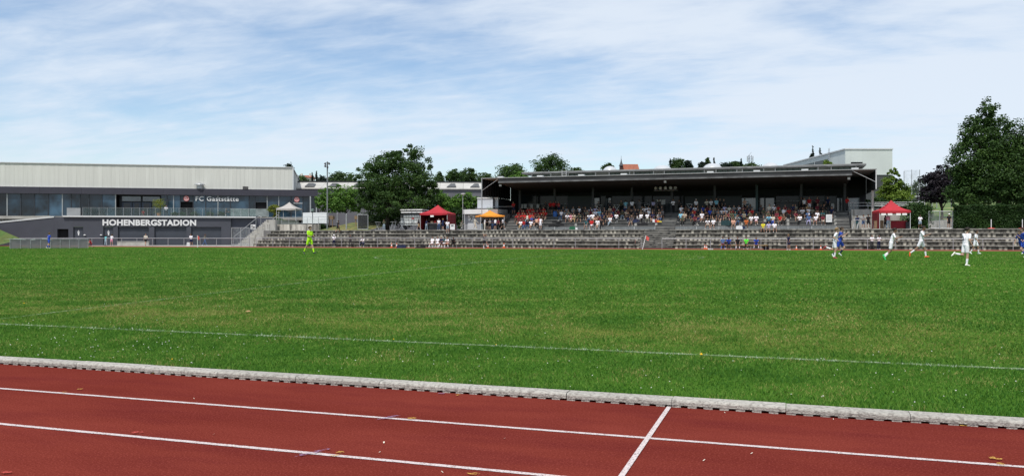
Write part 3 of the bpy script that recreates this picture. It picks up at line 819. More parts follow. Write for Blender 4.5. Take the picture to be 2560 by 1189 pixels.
# things on the roof
for xp in (1252, 1351, 1454, 1560, 1776, 1892, 2012, 2137):
    x = sx(xp, YF + 0.7)
    box('roof_light', trim_w, ST, x - 0.36, x + 0.36, YF + 0.4, YF + 1.0, RZ1 + 0.032, RZ1 + 0.24)
YC = 104.0
ca, cb = sx(1325, YC), sx(2143, YC)
CZ = 9.76
box('clerestory_wall', mat('clerestory_grey', (0.20, 0.21, 0.19), 0.8, 0.2, 0.8), ST, ca + 0.4, cb - 0.5, YC + 0.05, YC + 16, RZ1 + 0.031, CZ)
wins = [(1330, 1377), (1421, 1489), (1523, 1574), (1585, 1634), (1661, 1761), (1790, 1842), (1856, 1909), (1938, 2045), (2078, 2140)]
for wa_, wb_ in wins:
    xa, xb = sx(wa_, YC), sx(wb_, YC)
    box('clerestory_window', mat('green_glazing', (0.075, 0.105, 0.09), 0.4, 0.2, 2), ST, xa + 0.08, xb - 0.08, YC - 0.02, YC + 0.04, RZ1 + 0.12, CZ - 0.10)
    for x in np.arange(xa + 0.1, xb - 0.1, 0.62):
        box('glazing_bar', mat('glazing_bar', (0.04, 0.045, 0.045), 0.6), ST, x, x + 0.09, YC - 0.045, YC - 0.022, RZ1 + 0.12, CZ - 0.11)
    for x in (xa, xb):
        box('clerestory_post', trim_w, ST, x - 0.07, x + 0.07, YC - 0.06, YC + 0.045, RZ1 + 0.032, CZ - 0.002)
box('clerestory_roof', mat('clerestory_roof', (0.27, 0.275, 0.27), 0.7, 0.2, 0.7, col2=(0.2, 0.2, 0.19), thr=0.58, tscale=0.5), ST, ca - 0.9, cb + 0.9, YC - 0.8, YC + 17, CZ + 0.001, CZ + 0.22)
box('clerestory_edge', gutter_m, ST, ca - 0.9, cb + 0.9, YC - 0.86, YC - 0.803, CZ - 0.02, CZ + 0.12)
dome_m = mat('opal_dome', (0.44, 0.46, 0.48), 0.35, 0.05, 2)
for xp, yt, hw in ((1525, 415, 19), (1656, 413, 25), (1781, 408, 25), (1926, 406, 22)):
    Yd = 111.0; c = onY(xp, yt, Yd); w = hw / FPX * Yd / ray(xp)[1]
    b0 = CZ + 0.22; h = c.z - b0
    o = MB().lathe([(w * 1.05, 0.0), (w * 1.02, h * 0.3), (w * 0.9, h * 0.55), (w * 0.66, h * 0.8), (w * 0.35, h * 0.95), (0.0, h)], (c.x, Yd, b0), 20).build('skylight_dome', dome_m, ST, True, True)
ld = onY(1411, 428, YC - 0.8)
for dx in (-0.28, 0.28):
    MB().tube((ld.x + dx, YC - 0.95, RZ1 + 0.03), (ld.x + dx, YC - 0.95, RZ1 + 1.25), 0.03).build('ladder_rail', trim_w, ST, True)
for z in np.arange(RZ1 + 0.2, RZ1 + 1.2, 0.28):
    MB().tube((ld.x - 0.28, YC - 0.95, z), (ld.x + 0.28, YC - 0.95, z), 0.018).build('ladder_rung', trim_w, ST, True)
# railings and bins of the left end
for k in range(16):
    x = -37.2 + k * 0.22
    MB().tube((x, 101.9, DECK_Z), (x, 101.9, DECK_Z + 1.0), 0.014).build('balustrade_bar', steel_dk, ST, True)
MB().tube((-37.3, 101.9, DECK_Z + 1.0), (-33.7, 101.9, DECK_Z + 1.0), 0.03).build('balustrade_rail', steel, ST, True)
for k in range(12):
    x = 6.9 + k * 0.28
    MB().tube((x, 101.95, DECK_Z), (x, 101.95, DECK_Z + 0.95), 0.014).build('balustrade_bar', steel_dk, ST, True)
for z in (0.95, 0.6):
    MB().tube((6.9, 101.95, DECK_Z + z), (14.5, 101.95, DECK_Z + z), 0.028).build('balustrade_rail', trim_w, ST, True)

# ------------------------------------------------------------------ clubhouse at left
BA = R(30.75)
BE, BN = Vector((math.cos(BA), math.sin(BA))), Vector((-math.sin(BA), math.cos(BA)))
BO = Vector(ray(170)) * 122.0
def bs(x, t=0.0):
    r = Vector(ray(x)); d = (t + BO.dot(BN)) / r.dot(BN)
    return (r * d - BO).dot(BE), d
def bsx(x, t=0.0): return bs(x, t)[0]
def bz(x, y, t=0.0): return CAMH + (YH - y) / FPX * bs(x, t)[1] - 0.27
CH = thing('clubhouse', 'long anthracite clubhouse with pale metal upper storey and glazed terrace', 'building', (BO.x, BO.y, 0.27), BA)
def cbox(name, m, a, b, t0, t1, z0, z1, parent=None):
    return MB().box(a, b, t0, t1, z0, z1).build(name, m, parent or CH)
TT = bz(400, 543)                        # top of the terrace wall
def run_wall():
    lint = bz(400, 566)
    ops = [(143, 171, 572), (183, 208, 567), (258, 283, 567), (295, 372, 567), (386, 466, 567), (478, 553, 567)]
    s0 = bsx(-230); prev = s0
    # wall panels between the openings, a lintel over each opening
    cuts = []
    for a, b, yt in ops:
        sa, sb, zt = bsx(a), bsx(b), bz((a + b) / 2, yt)
        cuts.append((sa, sb, zt))
    x170, x0 = bsx(135), bsx(0)
    zl = bz(0, 557)
    # sloping left end
    MB().prism([(s0, 0), (x0, 0), (x0, zl), (s0, zl - 0.9)], 0.0, 0.5, 'y').build('wall_panel', render_dk, CH)
    MB().prism([(x0 + 0.01, 0), (x170, 0), (x170, TT - 0.1), (x0 + 0.01, zl)], 0.0, 0.5, 'y').build('wall_panel', render_dk, CH)
    prev = x170 + 0.01
    for sa, sb, zt in cuts:
        cbox('wall_panel', render_dk, prev, sa - 0.003, 0.0, 0.5, 0, TT - 0.02)
        cbox('wall_lintel', render_dk, sa, sb, 0.004, 0.5, zt, TT - 0.02)
        prev = sb + 0.003
    cbox('wall_panel', render_dk, prev, bsx(577), 0.0, 0.5, 0, TT - 0.02)
    cbox('wall_panel', mat('anthracite_recess', (0.06, 0.066, 0.088), 0.8, 0.1, 0.6), bsx(577) + 0.01, bsx(705), 0.45, 0.9, 0, TT - 0.02)
    # parapet strip over the ramp
    MB().prism([(s0, zl - 0.9), (x0, zl), (x170, TT - 0.1), (x170, TT + 0.10), (x0, zl + 0.22), (s0, zl - 0.68)], -0.06, 0.56, 'y').build('coping', trim_w, CH)
    MB().prism([(s0, zl - 0.6), (x0, zl + 0.24), (x170 - 1.0, TT + 0.06), (x170 - 1.0, TT + 0.2), (x0, zl + 1.0), (s0, zl + 1.0)], 1.5, 1.8, 'y').build('ramp_parapet', conc_light, CH)
    sa, sb, zt = cuts[0]
    cbox('doorway', black_m, sa - 0.1, sb + 0.1, 0.52, 2.0, 0, zt + 0.1)
    for (sa, sb, zt), xp in zip(cuts[1:3], (195, 270)):
        d = cbox('door', door_dk, sa + 0.02, sb - 0.02, 0.22, 0.30, 0, zt - 0.02)
        cbox('door_frame', mull, sa + 0.003, sa + 0.09, 0.1, 0.218, 0, zt - 0.004, d); cbox('door_frame', mull, sb - 0.09, sb - 0.003, 0.1, 0.218, 0, zt - 0.004, d)
        c = (sa + sb) / 2; zc = bz(xp, 582)
        g = MB().lathe([(0, 0.0), (0.08, 0.02), (0.09, 0.09), (0.0, 0.17)], (c, 0.19, zc + 0.22), 10)
        g.prism([(c - 0.15, zc + 0.2), (c + 0.15, zc + 0.2), (c + 0.10, zc - 0.1), (c + 0.07, zc - 0.36), (c - 0.07, zc - 0.36), (c - 0.10, zc - 0.1)], 0.19, 0.215, 'y')
        g.build('toilet_symbol', white_p, d)
    for sa, sb, zt in cuts[3:]:
        n = 14
        g = thing_part('garage_door')
        for k in range(n):
            z0, z1 = zt * k / n, zt * (k + 1) / n
            cbox('door_slat', door_dk, sa + 0.03, sb - 0.03, 0.26 + 0.008 * (k % 2), 0.33, z0 + 0.008, z1 - 0.008, g)
        cbox('door_backing', black_m, sa, sb, 0.335, 0.36, 0, zt + 0.05, g)
    for xp, yp in ((212, 587), (253, 587)):
        s, z = bsx(xp), bz(xp, yp)
        o = MB().lathe([(0, -0.09), (0.16, -0.07), (0.17, 0.03), (0.0, 0.09)], (s, -0.06, z), 12).build('wall_lamp', white_p, CH, smooth=True)
def thing_part(name):
    o = bpy.data.objects.new(name, None); COL.objects.link(o); o.parent = CH; WM[o] = WM[CH].copy(); return o
run_wall()
# sign
wS = bsx(490) - bsx(256)
me = text_mesh('HOHENBERGSTADION', 1.0, 0.05, 0.042, 1.06)
xs_ = [v.co.x for v in me.vertices]; ysv = [v.co.y for v in me.vertices]
wx, hy = max(xs_) - min(xs_), max(ysv) - min(ysv)
hS = bz(370, 547.5) - bz(370, 563)
o = link('stadium_lettering', me, white_p, CH); o.rotation_euler = (R(90), 0, 0); o.scale = (wS / wx, hS / hy, 1); o.location = (bsx(256), -0.06, bz(370, 563))
# terrace slab, railing
cbox('terrace_slab', trim_w, bsx(158), bsx(640), -0.25, 0.55, TT - 0.015, TT + 0.20)
cbox('terrace_floor', paving, bsx(-230), bsx(800, 5), 0.56, 6.2, TT - 0.3, TT + 0.12)
RT = bz(400, 520)
s = bsx(205, 0.2)
rail_x = list(np.linspace(bsx(207, 0.2), bsx(640, 0.2), 23))
for a, b in zip(rail_x[:-1], rail_x[1:]):
    cbox('railing_glass', glass_r, a + 0.05, b - 0.05, 0.19, 0.21, TT + 0.26, RT - 0.05)
    cbox('railing_post', mull_lt, a - 0.018, a + 0.018, 0.17, 0.23, TT + 0.2, RT)
cbox('railing_top', mull_lt, rail_x[0], rail_x[-1], 0.17, 0.23, RT + 0.001, RT + 0.03)
for a, b in ((bsx(576, 0.6), bsx(623, 0.6)), (bsx(624, 0.6), bsx(672, 0.6))):
    cbox('wind_screen', mat('frosted_screen', (0.20, 0.23, 0.23), 0.4, 0.3, 1.2), a, b, 0.7, 0.74, TT + 0.2, bz(600, 521))
cbox('wind_screen', mat('grey_screen', (0.27, 0.28, 0.29), 0.6, 0.1, 1.2), bsx(167, 0.8), bsx(201, 0.8), 0.8, 0.9, TT + 0.2, bz(180, 519))
# glazing
TG = 6.0
GZ0, GZ1 = TT + 0.13, bz(400, 487, TG)
edges = [-230, -190, -150, -115, -80, -45, -14, 18, 52, 86, 121, 156, 178, 200, 222, 255, 289]
for a, b in zip(edges[:-1], edges[1:]):
    cbox('window_pane', glass_b, bsx(a, TG) + 0.07, bsx(b, TG) - 0.07, TG + 0.04, TG + 0.09, GZ0 + 0.1, GZ1 - 0.04)
    cbox('mullion', mull_lt if b in (18, 156, 289) else mull, bsx(b, TG) - 0.065, bsx(b, TG) + 0.065, TG - 0.04, TG + 0.12, GZ0, GZ1 - 0.002)
edges = [402, 418, 434, 451, 483, 514, 545, 576, 623, 638, 668, 697, 728, 757, 787]
for a, b in zip(edges[:-1], edges[1:]):
    if (a, b) == (638, 668):
        zb = bz(653, 505, TG)
        cbox('doorway', black_m, bsx(a, TG) + 0.07, bsx(b, TG) - 0.07, TG + 0.3, TG + 0.4, GZ0, zb)
        cbox('window_pane', glass_b, bsx(a, TG) + 0.07, bsx(b, TG) - 0.07, TG + 0.04, TG + 0.09, zb + 0.05, GZ1 - 0.04)
        cbox('transom', mull, bsx(a, TG) + 0.068, bsx(b, TG) - 0.068, TG - 0.02, TG + 0.1, zb - 0.05, zb + 0.048)
    elif (a, b) == (451, 483):
        zb = bz(467, 504, TG)
        cbox('doorway', black_m, bsx(a, TG) + 0.07, bsx(b, TG) - 0.07, TG + 0.5, TG + 0.6, GZ0, zb)
        cbox('sign_panel', mat('slate_panel', (0.05, 0.065, 0.08), 0.5, 0.05, 1), bsx(a, TG) + 0.07, bsx(b, TG) - 0.07, TG + 0.02, TG + 0.1, zb, GZ1 - 0.04)
    else:
        cbox('window_pane', glass_b, bsx(a, TG) + 0.07, bsx(b, TG) - 0.07, TG + 0.04, TG + 0.09, GZ0 + 0.1, GZ1 - 0.04)
    cbox('mullion', mull_lt if b in (434, 545, 668, 697) else mull, bsx(b, TG) - 0.06, bsx(b, TG) + 0.06, TG - 0.04, TG + 0.12, GZ0, GZ1 - 0.002)
# recessed entrance
ea, eb = bsx(292, TG), bsx(402, TG)
cbox('entrance_back', mat('entrance_dark', (0.02, 0.025, 0.035), 0.6), ea, eb, TG + 1.6, TG + 1.8, GZ0, GZ1)
for a, b in ((305, 330), (332, 352), (355, 378), (380, 400)):
    d = cbox('entrance_door', mat('door_blue_grey', (0.035, 0.05, 0.085), 0.4, 0.1, 2), bsx(a, TG + 1.4), bsx(b, TG + 1.4), TG + 1.42, TG + 1.5, GZ0, bz(350, 506, TG + 1.4))
    cbox('door_glass', glass_b, bsx(a, TG + 1.4) + 0.25, bsx(b, TG + 1.4) - 0.25, TG + 1.39, TG + 1.418, GZ0 + 0.3, bz(350, 508, TG + 1.4), d)
for a, b in ((305, 352), (357, 400)):
    cbox('transom_pane', glass_sky, bsx(a, TG + 1.4), bsx(b, TG + 1.4), TG + 1.42, TG + 1.5, bz(350, 503, TG + 1.4), bz(350, 491, TG + 1.4))
# dark band and metal storey
BZ1 = bz(400, 470.5, TG - 0.35)
for a, b in run(bsx(-230, TG - 0.35), bsx(794, TG - 0.35), 6.0):
    cbox('fascia_panel', band_dk, a + 0.008, b - 0.008, TG - 0.35, TG + 3, GZ1 + 0.001, BZ1)
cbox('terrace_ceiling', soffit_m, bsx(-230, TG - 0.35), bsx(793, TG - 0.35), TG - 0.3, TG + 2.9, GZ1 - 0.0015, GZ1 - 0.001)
MZ0, MZ1 = BZ1 + 0.004, bz(366, 413.5, TG + 0.6)
for i, (a, b) in enumerate(run(bsx(-230, TG + 0.6), bsx(731, TG + 0.6), 0.62)):
    j = 0.0 if i % 2 else 0.010
    cbox('cladding_panel', clad, a + 0.004, b - 0.004, TG + 0.6 - j, TG + 1.0, MZ0, MZ1)
cbox('upper_storey', mat('cladding_core', (0.42, 0.43, 0.41), 0.8, 0.05, 1), bsx(-230, TG + 0.6), bsx(731, TG + 0.6) - 0.05, TG + 0.9, TG + 30, MZ0, MZ1 + 0.02)
cbox('roof_trim', trim_w, bsx(-230, TG + 0.6), bsx(733, TG + 0.6), TG + 0.45, TG + 30, MZ1 + 0.022, MZ1 + 0.14)
cbox('corner_trim', trim_w, bsx(731, TG + 0.6), bsx(734, TG + 0.6), TG + 0.5, TG + 1.2, MZ0, MZ1 + 0.02)
cbox('lower_trim', trim_w, bsx(-230, TG + 0.6), bsx(733, TG + 0.6), TG + 0.5, TG + 0.56, MZ0 + 0.001, MZ0 + 0.07)
cbox('storey_core', black_m, bsx(-230, TG), bsx(790, TG) - 0.3, TG + 2.0, TG + 20, GZ0, GZ1 - 0.01)
for x in (776, 791):
    s = bsx(x, TG - 0.5)
    cbox('terrace_column', mull_lt, s - 0.1, s + 0.1, TG - 0.6, TG - 0.4, TT + 0.12, GZ1 - 0.004)
sg = bsx(499.5, TG + 0.2)
vent = MB().lathe([(0.0, 1.05), (0.75, 0.75), (0.8, 0.62), (0.45, 0.6), (0.45, 0.0)], (sg, TG - 0.1, BZ1), 14).build('roof_vent', steel, CH)
s2 = bsx(614, TG)
cbox('roof_vent', conc_dark, s2 - 0.4, s2 + 0.4, TG - 0.4, TG + 0.2, BZ1 + 0.001, BZ1 + 0.45)
# restaurant lettering and round club badges
me = text_mesh('FC Gaststätte', 1.0, 0.03, 0.014, 1.1)
xs_ = [v.co.x for v in me.vertices]; wx = max(xs_) - min(xs_)
ysv = [v.co.y for v in me.vertices]; hy = max(ysv) - min(ysv)
o = link('restaurant_lettering', me, white_p, CH); o.rotation_euler = (R(90), 0, 0)
o.scale = ((bsx(595.5, TG - 0.1) - bsx(488, TG - 0.1)) / wx, (bz(540, 491, TG - 0.1) - bz(540, 502.5, TG - 0.1)) / hy, 1)
o.location = (bsx(488, TG - 0.1), TG - 0.07, bz(540, 502.2, TG - 0.1))
def badge(xp, yp, rp, small):
    s, d = bs(xp, TG - 0.1); r = rp / FPX * d; z = bz(xp, yp, TG - 0.1)
    g = MB().lathe([(0.0, 0.04), (r, 0.04), (r, 0.0), (0, 0)], n=28).build('club_badge', red_p, CH); g.rotation_euler = (R(90), 0, 0); g.location = (s, TG - 0.05, z)
    w = MB().lathe([(r * 0.70, 0.0), (r * 0.70, 0.012), (r * 0.84, 0.012), (r * 0.84, 0.0)], n=28).build('badge_ring', white_p, g); w.location = (0, 0, 0.041)
    me = text_mesh('FC', r * 0.8, 0.006, 0.01, 1.0, 'CENTER'); q = link('badge_letters', me, white_p, g); q.location = (0, -r * 0.12, 0.05)
    MB().box(-r * 0.42, r * 0.42, -r * 0.45, -r * 0.27, 0.041, 0.055).build('badge_bar', white_p, g)
    if small:
        me = text_mesh('Gaststätte', 0.34, 0.01, 0.0, 1.0, 'CENTER'); q = link('badge_caption', me, white_p, CH); q.rotation_euler = (R(90), 0, 0)
        q.location = (bsx(745, TG - 0.1), TG - 0.06, bz(745, 509, TG - 0.1))
badge(466, 496, 6.6, False)
badge(742, 498.5, 6.4, True)

# ------------------------------------------------------------------ trees and hedges
def leaf_material(name, c0, c1, c2):
    m, n, l, b = nmat(name)
    g = n.new('ShaderNodeNewGeometry')
    cr = n.new('ShaderNodeValToRGB'); e = cr.color_ramp.elements
    e[0].position, e[0].color = 0.0, (*c0, 1); e[1].position, e[1].color = 1.0, (*c2, 1)
    q = e.new(0.5); q.color = (*c1, 1)
    no = nd(n, 'ShaderNodeTexNoise'); no.inputs['Scale'].default_value = 0.8; no.inputs['Detail'].default_value = 3
    l.new(g.outputs['Position'], no.inputs['Vector'])
    a = nd(n, 'ShaderNodeMath', operation='MULTIPLY_ADD'); l.new(g.outputs['Random Per Island'], a.inputs[0]); a.inputs[1].default_value = 0.5
    mr = nd(n, 'ShaderNodeMapRange'); mr.inputs['From Min'].default_value = 0.3; mr.inputs['From Max'].default_value = 0.7; mr.inputs['To Max'].default_value = 0.5
    l.new(no.outputs['Fac'], mr.inputs['Value']); l.new(mr.outputs[0], a.inputs[2])
    l.new(a.outputs[0], cr.inputs[0]); l.new(cr.outputs[0], b.inputs['Base Color'])
    b.inputs['Roughness'].default_value = 0.6; b.inputs['Specular IOR Level'].default_value = 0.25
    tr = n.new('ShaderNodeBsdfTranslucent'); l.new(cr.outputs[0], tr.inputs[0])
    mx = n.new('ShaderNodeMixShader'); mx.inputs[0].default_value = 0.3
    l.new(b.outputs[0], mx.inputs[1]); l.new(tr.outputs[0], mx.inputs[2]); l.new(mx.outputs[0], n['Material Output'].inputs[0])
    return m
LF_DARK = leaf_material('maple_leaves', (0.013, 0.034, 0.008), (0.036, 0.080, 0.016), (0.092, 0.165, 0.034))
LF_MID = leaf_material('linden_leaves', (0.020, 0.044, 0.012), (0.040, 0.080, 0.018), (0.078, 0.135, 0.030))
LF_LIGHT = leaf_material('plane_leaves', (0.045, 0.105, 0.018), (0.090, 0.190, 0.030), (0.15, 0.27, 0.045))
LF_LIME = leaf_material('young_maple_leaves', (0.06, 0.11, 0.014), (0.125, 0.20, 0.026), (0.20, 0.29, 0.042))
LF_PURP = leaf_material('copper_beech_leaves', (0.010, 0.009, 0.013), (0.020, 0.016, 0.022), (0.035, 0.026, 0.032))
LF_CON = leaf_material('spruce_needles', (0.008, 0.018, 0.012), (0.014, 0.030, 0.018), (0.026, 0.050, 0.028))
LF_HEDGE = leaf_material('hornbeam_leaves', (0.010, 0.028, 0.007), (0.024, 0.060, 0.012), (0.060, 0.120, 0.024))
LF_YEL = leaf_material('golden_leaves', (0.09, 0.12, 0.015), (0.17, 0.20, 0.03), (0.26, 0.28, 0.05))
bark = mat('bark', (0.045, 0.036, 0.028), 0.95, 0.3, 4, 0.5, 15)

def leaves(lobes, n, leaf, seed, clump=0.16, per=45, fill=0.25, flat=0.35):
    rg_ = np.random.default_rng(seed)
    vol = np.array([r[0] * r[1] * r[2] for c, r in lobes]) ** 0.8
    P, D = [], []
    for (c, r), k in zip(lobes, np.maximum(1, (n * vol / vol.sum()).astype(int))):
        nc = max(6, int(k / per))
        d = rg_.normal(size=(nc, 3)); d /= np.linalg.norm(d, axis=1)[:, None]
        rad = np.where(rg_.random(nc) < fill, rg_.random(nc) ** 0.5 * 0.8, rg_.uniform(0.72, 1.02, nc))
        cen = d * rad[:, None]
        idx = rg_.integers(0, nc, k)
        size = rg_.uniform(0.6, 1.4, nc)[idx]
        p = cen[idx] + np.clip(rg_.normal(size=(k, 3)), -1.5, 1.5) * clump * size[:, None] * np.array([1, 1, 0.75])
        P.append(p * np.array(r) + np.array(c)); D.append(p / (np.linalg.norm(p, axis=1)[:, None] + 1e-6))
    P, D = np.concatenate(P), np.concatenate(D)
    n = len(P)
    nr = D * 0.6 + rg_.normal(size=(n, 3)) * 0.75 + np.array([0, 0, flat]); nr /= np.linalg.norm(nr, axis=1)[:, None]
    t = np.cross(nr, rg_.normal(size=(n, 3))); t /= np.linalg.norm(t, axis=1)[:, None]
    b = np.cross(nr, t)
    s = leaf * rg_.uniform(0.6, 1.35, n)[:, None]
    v = np.empty((n, 4, 3))
    v[:, 0] = P - t * s; v[:, 1] = P + b * s * 0.62 + t * s * 0.1; v[:, 2] = P + t * s; v[:, 3] = P - b * s * 0.62 + t * s * 0.1
    return v.reshape(-1, 3), np.arange(n * 4).reshape(n, 4)
def pxlobes(lst, Y=None, d=None, depth=0.85):
    out = []
    for cx, cy, rx, ry in lst:
        p = onY(cx, cy, Y) if Y else onD(cx, cy, d)
        dd = Y / ray(cx)[1] if Y else d
        out.append(((p.x, p.y, p.z), (rx / FPX * dd, rx / FPX * dd * depth, ry / FPX * dd)))
    return out
def tree(name, label, lobes, n, leaf, m, zb, seed, tx=None, tr=0.25, group=None, limbs=True, **kw):
    c = np.mean([np.array(l[0]) for l in lobes], axis=0)
    bx, by = (tx if tx is not None else (c[0], c[1]))
    t = thing(name, label, 'tree', (bx, by, zb), group=group)
    v, f = leaves(lobes, n, leaf, seed, **kw)
    v = v - np.array([bx, by, zb])
    cr = link('crown', raw_mesh('crown', v, f), m, t)
    zmid = c[2] - zb
    tb = MB()
    pts = [Vector((0, 0, -0.1)), Vector((0.05, 0, zmid * 0.35)), Vector((-0.05, 0.04, zmid * 0.7)), Vector((c[0] - bx, c[1] - by, zmid))]
    for i in range(3): tb.tube(pts[i], pts[i + 1], tr * (1 - 0.22 * i), tr * (1 - 0.22 * (i + 1)), 9)
    if limbs:
        for l in lobes[:7]:
            q = Vector(l[0]) - Vector((bx, by, zb)); st = pts[1].lerp(pts[3], random.uniform(0.1, 0.7))
            tb.tube(st, q, tr * 0.42, tr * 0.12, 6)
    tb.build('trunk', bark, t, smooth=True)
    return t
BT = PLZ - 0.05
tree('maple_tree', 'large dark maple standing behind the left red tent', pxlobes([(1010, 388, 42, 32), (1040, 415, 40, 45), (968, 398, 32, 28), (926, 442, 38, 34), (985, 448, 88, 62), (935, 490, 48, 40), (1050, 470, 48, 58), (1000, 505, 95, 35), (1072, 490, 30, 40), (905, 500, 22, 30), (955, 425, 40, 35)], Y=103), 52000, 0.125, LF_DARK, BT, 1, tx=(onY(968, 0, 103).x, 103), tr=0.33, clump=0.115, per=110, fill=0.3)
tree('linden_tree', 'huge dark linden rising behind the hedge at far right', pxlobes([(2475, 292, 30, 42), (2440, 335, 42, 45), (2500, 352, 52, 60), (2428, 405, 50, 60), (2490, 435, 78, 70), (2545, 380, 42, 80), (2446, 478, 66, 36), (2532, 480, 60, 40), (2590, 420, 50, 90), (2405, 470, 30, 45), (2610, 480, 60, 45)], Y=106), 60000, 0.13, LF_DARK, BT, 2, tr=0.36, clump=0.15, fill=0.35, per=60)
tree('young_maple_tree', 'bright lime green conical tree right of the grandstand', pxlobes([(2231, 424, 8, 12), (2232, 440, 15, 16), (2231, 458, 24, 20), (2222, 482, 28, 22), (2250, 480, 26, 24), (2236, 496, 40, 14)], Y=112), 9000, 0.13, LF_LIME, BT, 3, tr=0.16)
tree('copper_beech', 'dark purple copper beech left of the huge linden', pxlobes([(2350, 440, 30, 26), (2330, 455, 28, 28), (2368, 460, 30, 36), (2340, 485, 38, 22), (2385, 470, 22, 40)], Y=125), 9000, 0.16, LF_PURP, BT, 4, tr=0.2)
tree('plane_tree', 'pale green plane tree beside the floodlight mast', pxlobes([(822, 490, 26, 22), (812, 512, 22, 18), (840, 508, 26, 22), (800, 505, 16, 16)], Y=106), 5500, 0.14, LF_LIGHT, BT, 5, tr=0.14, group='pollarded plane trees')
tree('plane_tree', 'pale green plane tree touching the left of the dark maple', pxlobes([(868, 488, 30, 24), (858, 512, 28, 20), (885, 508, 24, 24), (850, 478, 16, 14)], Y=108), 5500, 0.14, LF_LIGHT, BT, 6, tr=0.14, group='pollarded plane trees')
tree('plane_tree', 'pale green plane tree directly behind the left red tent', pxlobes([(1108, 492, 24, 18), (1095, 508, 22, 18), (1122, 510, 24, 20), (1105, 526, 30, 18)], Y=108), 5500, 0.14, LF_LIGHT, BT, 7, tr=0.14, group='pollarded plane trees')
tree('plane_tree', 'pale green plane tree behind the lamp and white kiosk', pxlobes([(1162, 500, 28, 18), (1150, 515, 24, 18), (1180, 508, 18, 18), (1145, 500, 18, 14)], Y=109), 5500, 0.14, LF_LIGHT, BT, 8, tr=0.14, group='pollarded plane trees')
# shrubs
def shrub(name, label, lobes, n, leaf, m, zb, seed, cat='shrub', **kw):
    c = lobes[0][0]
    t = thing(name, label, cat, (c[0], c[1], zb))
    v, f = leaves(lobes, n, leaf, seed, **kw)
    link('foliage', raw_mesh('foliage', v - np.array([c[0], c[1], zb]), f), m, t)
    st = MB()
    for k in range(3): st.tube((0.05 * k - 0.05, 0, 0), (0.15 * (k - 1), 0.05 * k, max(0.1, c[2] - zb)), 0.03, 0.01, 5)
    st.build('stems', bark, t)
    return t
shrub('bush', 'dark shrub under the maple beside the tables', pxlobes([(1000, 540, 60, 26), (940, 545, 45, 24), (1040, 535, 40, 28)], Y=106), 9000, 0.12, LF_DARK, BT, 21, fill=0.5)
shrub('bush', 'green bush to the right of the left red tent', pxlobes([(1140, 538, 18, 20), (1150, 555, 14, 16)], Y=104), 3000, 0.10, LF_HEDGE, BT, 22, fill=0.4)
shrub('bush', 'low green bush in front of the cream canopy', pxlobes([(700, 553, 16, 5), (690, 550, 8, 5)], Y=103), 1500, 0.08, LF_LIGHT, 3.2, 23)
shrub('bush', 'small dark shrub at the right end of the retaining wall', pxlobes([(808, 567, 9, 8)], Y=100), 1400, 0.07, LF_HEDGE, BT, 24, fill=0.5)
def hedge(label, xa, xb, Y, yt, yb, dp, n, seed):
    a, b = sx(xa, Y), sx(xb, Y); z1 = sz((xa + xb) / 2, yt, Y); z0 = PLZ
    rg_ = np.random.default_rng(seed)
    t = thing('hedge', label, 'hedge', ((a + b) / 2, Y + dp / 2, z0))
    core = MB().box(a + 0.25, b - 0.25, Y + 0.25, Y + dp - 0.25, z0, z1 - 0.25).build('hedge_core', mat('hedge_core', (0.012, 0.02, 0.008), 0.95), t, True)
    P = np.stack([rg_.uniform(a, b, n), rg_.uniform(Y, Y + dp, n), z0 + rg_.random(n) ** 0.9 * (z1 - z0)], 1)
    side = rg_.random(n)
    P[:, 1] = np.where(side < 0.6, Y + 0.18 * rg_.random(n) ** 0.6 + 0.12 * np.sin(P[:, 0] * 2.1) * np.sin(P[:, 2] * 3 + P[:, 0]), P[:, 1])
    P[:, 2] = np.where((side >= 0.6) & (side < 0.85), z1 - 0.25 * rg_.random(n) + 0.12 * np.sin(P[:, 0] * 2.7) + 0.08 * np.sin(P[:, 0] * 7.1), P[:, 2])
    nr = rg_.normal(size=(n, 3)) * 0.8 + np.array([0, -0.5, 0.4]); nr /= np.linalg.norm(nr, axis=1)[:, None]
    tt = np.cross(nr, rg_.normal(size=(n, 3))); tt /= np.linalg.norm(tt, axis=1)[:, None]; bb = np.cross(nr, tt)
    s = 0.085 * rg_.uniform(0.6, 1.3, n)[:, None]
    v = np.empty((n, 4, 3)); v[:, 0] = P - tt * s; v[:, 1] = P + bb * s * 0.6; v[:, 2] = P + tt * s; v[:, 3] = P - bb * s * 0.6
    link('foliage', raw_mesh('foliage', v.reshape(-1, 3) - np.array(t.location), np.arange(n * 4).reshape(n, 4)), LF_HEDGE, t)
hedge('dense clipped hedge along the plaza under the huge linden', 2384, 2680, 98.6, 512, 572, 1.8, 22000, 31)
shrub('hedge', 'rounded green hedge block right of the right red tent', pxlobes([(2294, 540, 32, 32), (2285, 522, 24, 18), (2308, 520, 22, 16), (2290, 560, 34, 18)], Y=100), 9000, 0.085, LF_HEDGE, BT, 32, cat='hedge', clump=0.2, fill=0.4)
shrub('hedge', 'dark hedge between the grandstand corner and the right tent', pxlobes([(2168, 512, 14, 14), (2200, 508, 26, 16), (2240, 512, 30, 16)], Y=106), 5000, 0.10, LF_HEDGE, BT, 33, cat='hedge', fill=0.4)

# ------------------------------------------------------------------ hillside and far buildings
hill_m = mat('hillside_grass', (0.05, 0.09, 0.022), 0.95, 0.4, 0.03, col2=(0.025, 0.05, 0.014), thr=0.5, tscale=0.05)
def hillz(x, y):
    t = max(0.0, min(1.0, (y - 205) / 110.0)); t = t * t * (3 - 2 * t)
    return -0.1 + t * (15.5 + 1.5 * math.sin(x * 0.013 + 1) + 1.0 * math.sin(x * 0.031))
sheet('hillside', hill_m, list(np.linspace(-520, 420, 60)), list(np.linspace(205, 330, 16)) + [420, 700, 1500], hillz)
